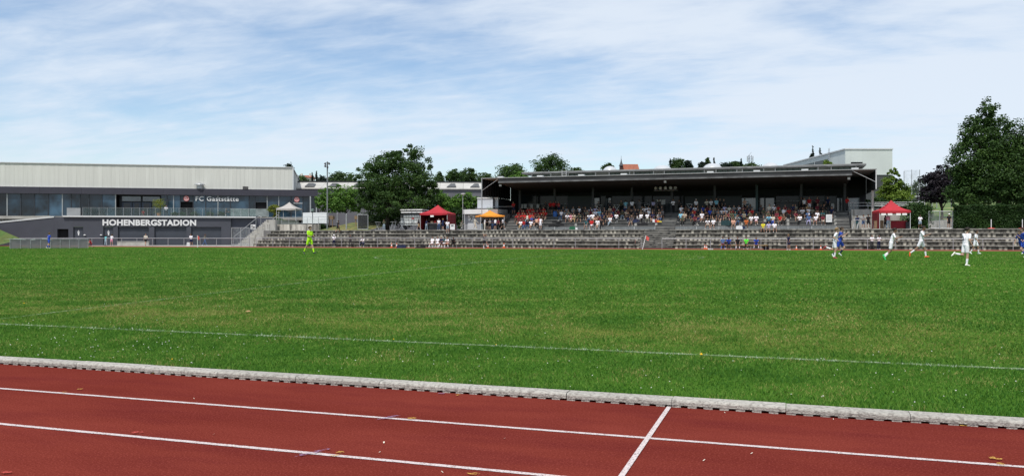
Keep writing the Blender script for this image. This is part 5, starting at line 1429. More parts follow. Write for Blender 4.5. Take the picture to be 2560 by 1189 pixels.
# floodlight mast
fm = thing('floodlight_mast', 'tall grey floodlight mast between clubhouse and maple', 'mast', (sx(818, 98.8), 98.8, PLZ))
rail([Vector((sx(818, 98.8), 98.8, PLZ - 0.02)), p(818.5, 404, 98.8)], 0.09, mat('mast_grey', (0.18, 0.20, 0.21), 0.5), fm, 'pole')
for dx, yy in ((-0.30, 409), (0.30, 409), (-0.30, 415), (0.05, 417.5)):
    q = p(818.5, yy, 98.7)
    MB().bar((q.x, q.y, q.z + 0.12), (q.x + dx, q.y, q.z + 0.12), 0.05, 0.05).build('bracket', steel_dk, fm, True)
    o = MB().lathe([(0.0, 0.0), (0.14, 0.02), (0.12, -0.14), (0.0, -0.2)], n=12).build('floodlight', steel_dk, fm); o.location = Vector((q.x + dx, q.y - 0.1, q.z)) - fm.location; o.rotation_euler = (R(60), 0, 0)
# fence posts and net screen on the dry bank
for xp, yt, lab in ((843, 533, 'thin steel fence post left of the thicker one'), (866, 535, 'thicker steel post in the middle of the dry bank')):
    t = thing('fence_post', lab, 'post', (sx(xp, 98.6), 98.6, PLZ), group='posts on the dry bank')
    rail([Vector((sx(xp, 98.6), 98.6, PLZ - 0.02)), p(xp, yt, 98.6)], 0.05 if xp == 843 else 0.1, steel, t, 'pole')
    MB().lathe([(0.07, 0), (0.04, 0.06), (0, 0.08)], tuple(p(xp, yt, 98.6)), 10).build('post_cap', steel, t, True)
ng = thing('net_frame', 'dark mesh screen in a steel frame left of the maple', 'screen', (sx(907, 98.4), 98.4, PLZ))
q0, q1 = sx(894.5, 98.4), sx(920, 98.4); z0, z1 = sz(907, 573, 98.4), sz(907, 536, 98.4)
for xx in (q0, q1): rail([Vector((xx, 98.4, PLZ - 0.02)), Vector((xx, 98.4, z1))], 0.045, steel, ng, 'frame_post')
for zz in (z0 + 0.02, z1 - 0.02): rail([Vector((q0, 98.4, zz)), Vector((q1, 98.4, zz))], 0.04, steel, ng, 'frame_rail')
box('mesh', net_dark, ng, q0 + 0.04, q1 - 0.04, 98.39, 98.4, z0 + 0.06, z1 - 0.06)
for xp, lab in ((827, 'wooden crate planter under the left plane tree'), (893, 'wooden crate planter beside the dark mesh screen')):
    t = thing('planter_crate', lab, 'planter', tuple(p(xp, 549, 101.5)))
    for k in range(4):
        box('slat', wood, t, sx(xp - 6, 101.5), sx(xp + 6, 101.5), 101.4 - 0.01 * (k % 2), 101.9, t.location.z + 0.12 * k + 0.06, t.location.z + 0.12 * k + 0.17)
    for dx in (-0.25, 0.25):
        box('leg', wood, t, t.location.x + dx - 0.04, t.location.x + dx + 0.04, 101.5, 101.6, PLZ, t.location.z + 0.06)

# ------------------------------------------------------------------ right of the stand
box_w = thing('side_ramp_wall', 'grey concrete wall between grandstand and right red canopy', 'wall', (11, 101.5, PLZ))
zz = sz(2150, 523, 100.6)
for a, b in run(sx(2128, 100.6), sx(2250, 100.6), 1.4):
    box('wall_slab', conc_light, box_w, a + 0.004, b - 0.004, 100.5, 100.9, PLZ - 0.02, zz)
fg = thing('fence_gate', 'grey mesh gate between the two hedges at right', 'gate', (sx(2350, 99.4), 99.4, PLZ))
for xp, yt in ((2322, 528), (2349, 527), (2382, 527)):
    rail([Vector((sx(xp, 99.4), 99.4, PLZ - 0.02)), p(xp, yt, 99.4)], 0.05, steel, fg, 'gate_post')
rail([p(2322, 528, 99.4), p(2382, 528, 99.4)], 0.035, steel, fg, 'gate_rail')
rail([p(2322, 570, 99.4), p(2382, 570, 99.4)], 0.035, steel, fg, 'gate_rail')
box('gate_mesh', net_thin, fg, sx(2323, 99.4), sx(2381, 99.4), 99.41, 99.415, PLZ + 0.1, sz(2350, 529, 99.4))
lw = thing('low_wall', 'pale concrete low wall seen through the gate at right', 'wall', (sx(2350, 108), 106, PLZ))
MB().prism([(sx(2322, 106), PLZ - 0.02), (sx(2383, 106), PLZ - 0.02), (sx(2383, 106), sz(2383, 547, 106)), (sx(2322, 106), sz(2322, 553, 106))], 105.9, 106.3, 'y').build('wall_slab', conc_light, lw, True)
nf = thing('ball_net', 'tall ball net on slim poles behind the lime tree', 'net', tuple(onD(2280, 500, 140)))
for xp, yt in ((2260, 428), (2279, 424), (2299, 424)):
    rail([onD(xp, 520, 140), onD(xp, yt, 140)], 0.06, steel, nf, 'net_pole')
a_, b_ = onD(2260, 425, 140), onD(2299, 425, 140); c_, e_ = onD(2299, 500, 140), onD(2260, 500, 140)
MB().quad(a_, b_, c_, e_).build('net', net_thin, nf, True)
def goalframe(label, x0, x1, yt, yb, d, m, dxp):
    t = thing('goal_frame', label, 'goal', tuple(onD(x0, yb, d)))
    A0, A1, B0, B1 = onD(x0, yb, d), onD(x0, yt, d), onD(x1, yb, d), onD(x1, yt, d)
    rail([A0, A1], 0.06, m, t, 'goal_post'); rail([B0, B1], 0.06, m, t, 'goal_post'); rail([A1, B1], 0.06, m, t, 'crossbar')
    C0 = onD(x0 + dxp, yb, d + 2)
    rail([A1, C0], 0.04, m, t, 'net_stay')
    MB().quad(A1, B1, onD(x1 + dxp, yb, d + 2), C0).build('goal_net', net_thin, t, True)
goalframe('white football goal on the slope behind the right tent', 2270, 2312, 491, 512, 122, white_p, 6)
pg = thing('pipe_frame', 'long grey pipe frame on the slope before the copper beech', 'frame', tuple(onD(2340, 520, 118)))
for xp in (2296, 2330, 2342, 2378):
    rail([onD(xp, 520, 118), onD(xp, 486, 118)], 0.06, steel, pg, 'frame_post')
rail([onD(2296, 484, 118), onD(2388, 487, 118)], 0.06, steel, pg, 'frame_beam')
for xp, lab in ((2478, 'white pole on a red foot before the hedge, left of two'), (2556, 'white pole on a red foot before the hedge, right of two')):
    t = thing('pole_stand', lab, 'stand', (sx(xp, 97.6), 97.6, PLZ), group='white poles on red feet')
    rail([Vector((sx(xp, 97.6), 97.6, PLZ)), p(xp, 548, 97.6)], 0.04, white_p, t, 'pole')
    MB().lathe([(0.0, 0.1), (0.1, 0.09), (0.36, 0.03), (0.38, 0.0), (0, 0)], (sx(xp, 97.6), 97.6, PLZ), 16).build('foot', red_p, t, True)
sr = thing('slope_railing', 'white double pipe railing behind the right red canopy', 'railing', tuple(p(2250, 520, 103)))
for yy in (510.5, 515):
    rail([p(2168, yy, 102.8), p(2270, yy - 1, 102.8)], 0.03, trim_w, sr, 'rail')
for xp in (2170, 2205, 2240, 2269):
    rail([Vector((sx(xp, 102.8), 102.8, PLZ)), p(xp, 510.5, 102.8)], 0.03, trim_w, sr, 'rail_post')
sp2 = thing('speaker_box', 'dark loudspeaker box standing right of the right red canopy', 'loudspeaker', tuple(p(2270, 571, 97.5)))
box('cabinet', black_p, sp2, sx(2264, 97.5), sx(2276, 97.5), 97.3, 97.8, PLZ, PLZ + 0.75)
MB().lathe([(0.0, -0.02), (0.14, -0.01), (0.17, 0.02)], n=14).build('speaker_cone', steel_dk, sp2).rotation_euler = (R(90), 0, 0)

# ------------------------------------------------------------------ on and beside the far track
def cone(label, xp, yb, hp):
    q = gnd(xp, yb); d = q.y / ray(xp)[1]; h = hp / FPX * d
    t = thing('traffic_cone', label, 'cone', tuple(q), group='training cones by the far touchline')
    w = h * 0.3
    MB().box(-w, w, -w, w, 0, 0.04).build('cone_base', cone_o if hp != 14 else cone_o, t)
    MB().lathe([(w * 0.8, 0.041), (w * 0.55, h * 0.35), (w * 0.5, h * 0.36)], n=12).build('cone_body', cone_o, t)
    MB().lathe([(w * 0.56, h * 0.36), (w * 0.36, h * 0.66)], n=12).build('reflective_band', white_p, t)
    MB().lathe([(w * 0.37, h * 0.66), (w * 0.12, h), (0, h)], n=12).build('cone_tip', cone_o, t)
for xp, yb, hp, lab in ((979, 619, 12, 'orange white cone left of the blue bags'), (992, 619, 12, 'orange white cone touching the blue bags'), (1220, 619.5, 10, 'small orange cone at the feet of the stretching person'), (1260, 619.5, 13, 'lone orange white cone right of the stretching person'), (1762, 622.5, 12, 'left cone of the pair before the blue substitutes'), (1766.5, 623, 11, 'right cone of the pair before the blue substitutes'), (1991, 624, 11, 'cone just right of the standing man in navy'), (2052, 624.5, 12, 'cone left of the running player in white')):
    cone(lab, xp, yb, hp)
def flag(label, xb, yb, xt, yt, m, lean=False):
    a = gnd(xb, yb); d = a.y / ray(xb)[1]; b = onD(xt, yt, d)
    t = thing('corner_flag', label, 'flag', tuple(a), group='touchline flags')
    rail([a, b], 0.035, white_p, t, 'flag_pole')
    g = MB(); N = 5
    for i in range(N):
        f0, f1 = i / N, (i + 1) / N
        w0, w1 = 0.05 * math.sin(f0 * 6), 0.05 * math.sin(f1 * 6)
        g.quad((b.x + f0 * 0.34, b.y + w0, b.z - f0 * 0.22), (b.x + f1 * 0.34, b.y + w1, b.z - f1 * 0.22), (b.x + f1 * 0.26, b.y + w1, b.z - 0.42 - f1 * 0.16), (b.x + f0 * 0.26, b.y + w0, b.z - 0.42 - f0 * 0.16))
    g.build('flag_cloth', m, t, True)
flag('corner flag with red white cloth before the garage doors', 494, 618, 493.5, 588, mat('flag_red', (0.60, 0.10, 0.09), 0.7))
flag('leaning white pole with red flag at the halfway line', 1606, 623, 1615, 588, mat('flag_red', (0.6, .1, .09), 0.7))
t = thing('bench_stand', 'red footed white frame left of the leaning halfway flag', 'stand', tuple(gnd(1590, 618)))
rail([gnd(1588, 618), onD(1588, 596, 84)], 0.03, white_p, t, 'pole')
MB().lathe([(0.0, 0.1), (0.12, 0.08), (0.45, 0.03), (0.45, 0.0)], tuple(gnd(1588, 618)), 14).build('foot', red_p, t, True)
def bench(label, x0, x1, y):
    Y = y; z = 0.262; a, b = Vector((sx(x0, Y), Y, z)), Vector((sx(x1, Y), Y, z))
    t = thing('bench', label, 'bench', ((a.x + b.x) / 2, Y, z), group='substitute benches')
    for k in range(2): box('seat_plank', wood if 'wood' in label else mat('yellow_wood', (0.42, 0.27, 0.08), 0.7, 0.15, 3), t, a.x, b.x, Y - 0.15 + 0.16 * k, Y + 0.0 + 0.16 * k, z + 0.42, z + 0.46)
    n = 4
    for k in range(n):
        x = a.x + 0.2 + (b.x - a.x - 0.4) * k / (n - 1)
        for dy in (-0.12, 0.14): MB().tube((x, Y + dy, z), (x, Y + dy * 0.6, z + 0.42), 0.02).build('leg', steel, t, True)
    return Y, z + 0.46
BLY, BLZ = bench('low wooden bench under the substitutes in white', 1074, 1146, 86.3)
BRY, BRZ = bench('yellowish bench under the substitutes in blue', 1797, 1920, 85.8)
def bag(label, xp, Y, z, w, h, m, name='sports_bag'):
    x = sx(xp, Y); t = thing(name, label, 'bag', (x, Y, z), random.uniform(-0.5, 0.5), 'bags left by the spectators')
    prof = [(-w / 2, 0), (w / 2, 0), (w / 2 * 1.02, h * 0.5), (w / 2 * 0.8, h * 0.92), (0, h), (-w / 2 * 0.8, h * 0.92), (-w / 2 * 1.02, h * 0.5)]
    MB().prism(prof, -w * 0.22, w * 0.22, 'y').build('bag_body', m, t)
    g = MB(); N = 6; pts = [Vector((math.cos(math.pi * k / N) * w * 0.25, -w * 0.23, h * 0.9 + math.sin(math.pi * k / N) * h * 0.3)) for k in range(N + 1)]
    for a, b in zip(pts[:-1], pts[1:]): g.tube(a, b, 0.012, n=5)
    g.build('bag_handle', black_p, t)
navy_f = mat('navy_fabric', (0.015, 0.025, 0.07), 0.8, 0.2, 4)
dk_f = mat('black_fabric', (0.012, 0.012, 0.014), 0.8, 0.2, 4)
grn_f = mat('green_fabric', (0.02, 0.12, 0.06), 0.8, 0.2, 4)
dgr_f = mat('dark_green_fabric', (0.015, 0.045, 0.05), 0.8, 0.2, 4)
wht_f = mat('white_fabric', (0.66, 0.66, 0.68), 0.8, 0.1, 4)
yel_f = mat('yellow_fabric', (0.6, 0.5, 0.05), 0.8, 0.1, 4)
ZT = 0.262
bag('dark blue bag right of two cones on the far track', 1000, 86, ZT, 0.75, 0.32, navy_f)
bag('second dark blue bag further right of the two cones', 1008, 86.2, ZT, 0.6, 0.35, navy_f)
bag('low black bag lying left of the white substitutes', 1047, 86, ZT, 0.8, 0.15, dk_f)
bag('upright black bag left of the white substitutes', 1058, 86, ZT, 0.5, 0.42, dk_f)
bag('dark backpack at the right end of the blue substitutes bench', 1916, 86, ZT, 0.5, 0.5, dk_f)
bag('flat white bag left of the blue substitutes', 1776, 86, ZT, 0.5, 0.1, wht_f)
bag('green and white bags on the walkway below the front row', 1432, 97.4, PLZ, 0.8, 0.4, grn_f)
bag('white ball bag beside the green bag on the walkway', 1440, 97.3, PLZ, 0.4, 0.3, wht_f)
bag('navy bag on the second row left of the middle stairs', 1590, 99.0, TZ[1], 0.8, 0.42, navy_f)
bag('white bag on the third row above the navy bag', 1597, 99.8, TZ[2], 0.45, 0.45, wht_f)
bag('black bag on the front row left of the middle stairs', 1610, 98.2, TZ[0], 0.8, 0.4, dk_f)
bag('large dark green bag on the front row right block', 1816, 98.2, TZ[0], 1.1, 0.6, dgr_f)
bag('white and yellow bag on the walkway right of the dark green bag', 1848, 97.3, PLZ, 0.7, 0.42, wht_f)
bag('blue bag beside the white and yellow one on the walkway', 1856, 97.4, PLZ, 0.6, 0.38, navy_f)
bag('row of black bags on the front row of the left block', 1385, 98.2, TZ[0], 1.3, 0.28, dk_f)
bag('black bag right of the long row of bags, left block', 1400, 98.2, TZ[0], 1.0, 0.3, dk_f)
bag('black bag on the second row behind the front row bags', 1392, 99.0, TZ[1], 1.1, 0.26, dk_f)
bl = thing('plastic_barrel', 'blue plastic barrel on the fourth row beside the red supporters', 'barrel', (sx(1388, 100.6), 100.6, TZ[3]))
MB().lathe([(0.0, 0.0), (0.24, 0.0), (0.27, 0.1), (0.26, 0.3), (0.28, 0.4), (0.26, 0.62), (0.0, 0.64)], n=18).build('barrel_body', blue_p, bl, smooth=True)
MB().lathe([(0.0, 0.70), (0.2, 0.70), (0.24, 0.645), (0.0, 0.645)], n=18).build('barrel_lid', blue_p, bl)
tf = thing('towel', 'red and yellow striped towel draped by the middle stairs', 'towel', (sx(1641, 98.9), 98.9, TZ[1] + 0.02))
for k, m in enumerate((wht_f, red_f, mat('orange_stripe', (0.8, 0.25, 0.03), 0.8), yel_f)):
    g = MB(); x0 = -0.45 + 0.27 * k
    g.prism([(x0, 0.02), (x0 + 0.265, 0.0), (x0 + 0.265, 0.34 - 0.07 * k), (x0, 0.40 - 0.07 * k)], -0.12, 0.12, 'y').build('towel_fold', m, tf)
wbd = thing('white_board', 'white board leaning on the front rows at the right', 'board', tuple(onY(2072, 556, 98.7)))
box('board_face', white_p, wbd, sx(2065, 98.7), sx(2080, 98.7), 98.66, 98.7, sz(2072, 555, 98.7), sz(2072, 536, 98.7))
for k in range(4): box('board_print', mat('pale_print', (0.5, 0.52, 0.54), 0.8), wbd, sx(2067, 98.7), sx(2078, 98.7), 98.642, 98.657, sz(2072, 540 + 3 * k, 98.7), sz(2072, 539.4 + 3 * k, 98.7))
# covered equipment at far left
ce = thing('covered_equipment', 'long low frame covered in grey mesh beside the far track at left', 'equipment', tuple(gnd(120, 621)))
a, b = gnd(25, 621.5), gnd(220, 620)
d_ = (b - a); nrm = Vector((-d_.y, d_.x, 0)).normalized() * 1.4
N = 8
top = lambda f: a.lerp(b, f) + Vector((0, 0, 0.9 + 0.04 * math.sin(f * 19)))
for k in range(N):
    f0, f1 = k / N, (k + 1) / N
    p0_, p1_ = a.lerp(b, f0), a.lerp(b, f1)
    MB().quad(p0_ + Vector((0, 0, 0.03)), p1_ + Vector((0, 0, 0.03)), top(f1), top(f0)).build('mesh_panel', net_grey, ce, True)
    MB().quad(top(f0), top(f1), top(f1) + nrm, top(f0) + nrm).build('mesh_top', net_grey, ce, True)
    MB().tube(p0_, top(f0), 0.025).build('frame_upright', steel, ce, True)
MB().tube(b, top(1), 0.025).build('frame_upright', steel, ce, True)
MB().tube(top(0), top(1), 0.025).build('frame_rail', steel, ce, True)
for f0, f1 in ((0.05, 0.19), (0.26, 0.31), (0.4, 0.52)):
    MB().bar(top(f0) + Vector((0, -0.03, 0.0)), top(f1) + Vector((0, -0.03, 0)), 0.05, 0.08).build('white_edge', white_p, ce, True)
# grass slope with edging left of the clubhouse wall
gs = MB()
q = [onD(-160, 538, 117), onD(-2, 573, 116.5), onD(56, 598, 116)]
fr = [Vector((v.x, v.y - 4.5, 0.272)) for v in q]
for k in range(2): gs.quad(fr[k], fr[k + 1], q[k + 1], q[k])
struct(gs.build('grass_slope', mat('slope_grass', (0.10, 0.13, 0.035), 0.95, 0.35, 1.0, col2=(0.05, 0.09, 0.02), thr=0.5, tscale=1.0)))
# benches and stone ledges by the clubhouse
lg = thing('stone_ledge', 'low pale stone ledge before the left garage door', 'bench', (CH.location.x, CH.location.y, 0.27), BA)
MB().box(bsx(294, -1.5), bsx(373, -1.5), -1.8, -1.3, 0.0, 0.55).build('ledge_block', concrete, lg)
MB().box(bsx(294, -1.5) - 0.03, bsx(373, -1.5) + 0.03, -1.85, -1.25, 0.552, 0.62).build('ledge_cap', conc_light, lg)
sgn = thing('track_marker', 'small white marker board beside the corner flag', 'marker', tuple(gnd(471, 615)))
q = gnd(471, 614.5); MB().prism([(q.x - 0.25, q.z), (q.x + 0.25, q.z), (q.x + 0.18, q.z + 0.5), (q.x - 0.18, q.z + 0.5)], q.y - 0.08, q.y + 0.08, 'y').build('marker_face', white_p, sgn, True)
MB().box(q.x - 0.03, q.x + 0.03, q.y - 0.095, q.y - 0.082, q.z + 0.12, q.z + 0.38).build('marker_digit', black_p, sgn, True)
# potted shrubs on the terrace
def potted(xp, yp, r, m, label, big=False):
    s, d = bs(xp, 1.2); P = CH.matrix_basis @ Vector((s, 1.2, TT + 0.125)) if False else None
    w = BO + BE * s + BN * 1.2; zb = 0.27 + TT + 0.125
    t = thing('potted_shrub', label, 'plant', (w.x, w.y, zb), BA, 'potted shrubs on the clubhouse terrace')
    ph = 0.55 if big else 0.22
    MB().lathe([(0.0, 0.0), (0.22, 0.0), (0.3, ph), (0.26, ph), (0.0, ph - 0.05)], n=12).build('pot', mat('terracotta', (0.35, 0.16, 0.08), 0.8) if big else concrete, t)
    hh_ = (0.27 + bz(xp, yp, 1.2)) - zb
    v, f = leaves([((0, 0, hh_), (r, r, max(0.2, hh_ - ph + 0.12)))], 1400, 0.06, int(xp), clump=0.2)
    link('foliage', raw_mesh('foliage', v, f), m, t)
    MB().tube((0, 0, ph - 0.05), (0, 0, hh_), 0.03).build('stem', bark, t)
for xp, lab in ((437, 'first'), (456, 'second'), (487, 'third'), (524, 'fourth'), (553, 'fifth')):
    potted(xp, 535, 0.55, LF_HEDGE, 'round potted shrub on the clubhouse terrace, %s from the left' % lab)
potted(397, 516, 0.95, LF_YEL, 'tall yellow green potted shrub beside the entrance', True)
w_ = onY(686, 522, 104)
shrub('bush', 'yellow green shrub on the terrace left of the cream canopy', [((w_.x, 104, w_.z), (1.0, 0.9, 0.55)), ((w_.x + 0.3, 104.2, w_.z - 0.7), (0.5, 0.5, 0.5))], 2500, 0.08, LF_YEL, za - 0.05, 77)

# ------------------------------------------------------------------ people
SLOTS = ('skin', 'shirt', 'bottom', 'leg', 'sock', 'shoe', 'arm', 'eye')
UP, FW, SD = Vector((0, 0, 1)), Vector((0, -1, 0)), Vector((1, 0, 0))
def swing(a, b=0.0):
    """direction of a hanging limb swung a degrees forward and b degrees out along +x"""
    a, b = R(a), R(b)
    v = FW * math.sin(a) - UP * math.cos(a)
    return (v * math.cos(b) + SD * math.sin(b)).normalized()
def skeleton(ps, fine):
    """list of (p0, p1, r0, r1, slot) tapered limbs of one continuous body"""
    L = []
    add = lambda p0, p1, r0, r1, s: L.append((Vector(p0), Vector(p1), r0, r1, SLOTS.index(s)))
    P = Vector((0, 0, 0.0))
    l, tw = R(ps.get('lean', 3)), R(ps.get('twist', 0))
    up = FW * math.sin(l) + UP * math.cos(l)
    sd = SD * math.cos(tw) + FW * math.sin(tw)
    N = P + up * 0.53
    hd = R(ps.get('lean', 3) * 0.4 + ps.get('nod', 0)); ht = R(ps.get('turn', 0))
    hup = FW * math.sin(hd) + UP * math.cos(hd)
    hf = (FW * math.cos(ht) + SD * math.sin(ht)); hf = (hf - hup * hf.dot(hup)).normalized(); hs = hf.cross(hup)
    H = N + hup * 0.142 + hf * 0.02
    # pelvis and torso
    add(P - SD * 0.075, P + SD * 0.075, 0.105, 0.105, 'bottom')
    for s in (-1, 1):
        add(P + up * 0.09 + sd * s * 0.055, P + up * 0.27 + sd * s * 0.06, 0.100, 0.105, 'shirt')
        add(P + up * 0.27 + sd * s * 0.06, P + up * 0.42 + sd * s * 0.085, 0.108, 0.088, 'shirt')
    add(P + up * 0.465 - sd * 0.15, P + up * 0.465 + sd * 0.15, 0.062, 0.062, 'shirt')
    add(N - up * 0.04, H - hup * 0.06, 0.052, 0.05, 'skin')
    # head: skull, face, jaw, nose, ears
    add(H + hup * 0.035 - hf * 0.018, H + hup * 0.03 + hf * 0.022, 0.088, 0.082, 'skin')
    add(H + hf * 0.03, H - hup * 0.055 + hf * 0.048, 0.07, 0.042, 'skin')
    add(H + hup * 0.01 + hf * 0.10, H - hup * 0.022 + hf * 0.112, 0.008, 0.014, 'skin')
    for s in (-1, 1): add(H + hs * s * 0.085 + hup * 0.012, H + hs * s * 0.088 - hup * 0.018, 0.015, 0.011, 'skin')
    # legs
    for s, k in ((-1, 'r'), (1, 'l')):
        h, ab, kn = ps.get('hip_' + k, 0), ps.get('abd_' + k, 3), ps.get('knee_' + k, 4)
        J = P + SD * s * 0.085 - UP * 0.02
        d = swing(h, s * ab); K = J + d * 0.43
        e = swing(h - kn, s * ab * 0.6); A = K + e * 0.40
        add(J, K, 0.088, 0.060, 'leg')
        add(J, J.lerp(K, 0.62), 0.100, 0.092, 'bottom')
        add(K, K.lerp(A, 0.35), 0.056, 0.058, 'leg'); add(K.lerp(A, 0.35), A, 0.056, 0.040, 'sock')
        fa = h - kn + ps.get('foot_' + k, 90 if abs(h - kn) < 30 or True else 90)
        ft = swing(fa, s * 8)
        hl = A - ft * 0.045 + e * 0.045; to = A + ft * 0.145 + e * 0.055
        add(A, hl, 0.042, 0.036, 'shoe'); add(hl, A + ft * 0.08 + e * 0.045, 0.038, 0.038, 'shoe'); add(A + ft * 0.08 + e * 0.045, to, 0.038, 0.026, 'shoe')
    # arms and hands
    for s, k in ((-1, 'r'), (1, 'l')):
        a, ab, el, inn = ps.get('arm_' + k, 5), ps.get('out_' + k, 10), ps.get('elb_' + k, 15), ps.get('in_' + k, 0)
        J = P + up * 0.465 + sd * s * 0.175
        d = swing(a, s * ab); E = J + d * 0.27
        e = swing(a + el, s * (ab * 0.3 - inn)); Wp = E + e * 0.235
        add(J, E, 0.047, 0.038, 'arm'); add(J, J.lerp(E, 0.62), 0.062, 0.060, 'shirt')
        add(E, Wp, 0.039, 0.027, 'arm')
        add(Wp, Wp + e * 0.075, 0.027, 0.030, 'skin')
        side = e.cross(UP if abs(e.z) < 0.9 else FW).normalized(); nrm = side.cross(e).normalized()
        pm = Wp + e * 0.075
        for q, ln in ((-0.024, 0.070), (-0.008, 0.082), (0.009, 0.077), (0.025, 0.060)):
            c = (e * 0.8 + nrm * 0.45 * s * -1).normalized()
            b0 = pm + side * q; b1 = b0 + e * ln * 0.5; add(b0, b1, 0.0098, 0.009, 'skin'); add(b1, b1 + c * ln * 0.5, 0.009, 0.008, 'skin')
        tb = Wp + e * 0.03 + side * 0.026
        add(tb, tb + (e * 0.6 + side * 0.7).normalized() * 0.055, 0.011, 0.009, 'skin')
    return L, (H, hup, hf, hs), up
def icos(sub):
    bm = bmesh.new(); bmesh.ops.create_icosphere(bm, subdivisions=sub, radius=1)
    v = np.array([x.co[:] for x in bm.verts]); f = np.array([[q.index for q in x.verts] for x in bm.faces]); bm.free()
    return v, f
ICV, ICF = icos(2)
def capsule(p0, p1, r0, r1):
    d = p1 - p0; ln = d.length
    z = d.normalized() if ln > 1e-6 else UP
    a = z.orthogonal().normalized(); b = z.cross(a)
    M = np.array([a[:], b[:], z[:]])
    t = ICV[:, 2:3]
    v = np.where(t > 0, ICV * r1 + np.array([0, 0, ln]), ICV * r0)
    return v @ M + np.array(p0[:])
def body_mesh(name, ps, voxel, fine=False):
    L, head, up = skeleton(ps, fine)
    V, F, b = [], [], 0
    for p0, p1, r0, r1, s in L:
        v = capsule(p0, p1, r0, r1); V.append(v); F.append(ICF + b); b += len(v)
    V, F = np.concatenate(V), np.concatenate(F)
    me = raw_mesh(name, V, F)
    o = bpy.data.objects.new(name, me); COL.objects.link(o)
    m = o.modifiers.new('remesh', 'REMESH'); m.mode = 'VOXEL'; m.voxel_size = voxel
    sm = o.modifiers.new('smooth', 'SMOOTH'); sm.factor = 0.5; sm.iterations = 3 if fine else 2
    dg = bpy.context.evaluated_depsgraph_get()
    out = bpy.data.meshes.new_from_object(o.evaluated_get(dg)); out.name = name
    bpy.data.objects.remove(o); bpy.data.meshes.remove(me)
    n = len(out.vertices); co = np.empty(n * 3, dtype=np.float32); out.vertices.foreach_get('co', co); co = co.reshape(-1, 3)
    nf = len(out.polygons); cen = np.empty(nf * 3, dtype=np.float32); out.polygons.foreach_get('center', cen); cen = cen.reshape(-1, 3)
    best = np.full(nf, 1e9); lab = np.zeros(nf, dtype=np.int32)
    for p0, p1, r0, r1, s in L:
        a, d = np.array(p0[:]), np.array((p1 - p0)[:]); dd = max(1e-9, d @ d)
        t = np.clip(((cen - a) @ d) / dd, 0, 1)
        dist = np.linalg.norm(cen - (a + t[:, None] * d), axis=1) - (r0 + (r1 - r0) * t)
        w = dist < best; best[w] = dist[w]; lab[w] = s
    H, hup, hf, hs = head
    if fine:
        for s in (-1, 1):
            e = np.array((H + hup * 0.012 + hf * 0.088 + hs * s * 0.033)[:]); lab[np.linalg.norm(cen - e, axis=1) < 0.014] = 7
        e = np.array((H - hup * 0.05 + hf * 0.085)[:]); lab[(np.linalg.norm((cen - e) * np.array([0.7, 0.7, 2.2]), axis=1) < 0.017)] = 7
    zmin = co[:, 2].min()
    base = ps.get('seat')
    off = -base if base is not None else -zmin
    co[:, 2] += off; out.vertices.foreach_set('co', co.ravel())
    out.polygons.foreach_set('material_index', lab)
    out.polygons.foreach_set('use_smooth', [True] * nf)
    while len(out.materials) < len(SLOTS): out.materials.append(None)
    out.update()
    Hh = Vector(H) + UP * off
    return out, (Hh, hup, hf, hs), off, up
def hair_mesh(name, head, kind, seed=1):
    H, hup, hf, hs = head
    bm = bmesh.new(); bmesh.ops.create_icosphere(bm, subdivisions=3, radius=1)
    rr = random.Random(seed)
    kill = []
    for v in bm.verts:
        x, y, z = v.co; fr = y       # local: x side, y front, z up
        lim = 0.30 + 0.45 * (fr - 0.45) if fr > 0.45 else (-0.55 + 0.85 * (fr + 0.25) / 0.70 if fr > -0.25 else -0.85)
        if kind == 'long': lim = lim if fr > 0.3 else -2.0
        if kind == 'cap': lim = 0.10
        if z < lim: kill.append(v)
    bmesh.ops.delete(bm, geom=kill, context='VERTS')
    for v in bm.verts:
        x, y, z = v.co
        k = 1 + (rr.uniform(-0.03, 0.07) if kind != 'cap' else 0)
        r = Vector((0.099 * x, 0.116 * y, 0.106 * z)) * k
        if kind == 'long' and z < 0.05 and y < 0.3:
            r.z = 0.106 * z - 0.11 * (0.05 - z); r.x *= 1.0 + 0.25 * (0.05 - z)
        if kind == 'cap' and y > 0.6 and z < 0.35:
            r.y += 0.07 * (y - 0.55) / 0.45; r.z -= 0.01
        v.co = H + hup * (0.040 + r.z) + hf * (0.002 + r.y) + hs * r.x
    if kind != 'cap':
        ext = bmesh.ops.solidify(bm, geom=bm.faces[:], thickness=0.012)
    me = bpy.data.meshes.new(name); bm.to_mesh(me); bm.free()
    me.polygons.foreach_set('use_smooth', [True] * len(me.polygons))
    return me
SEAT = dict(seat=-0.105)
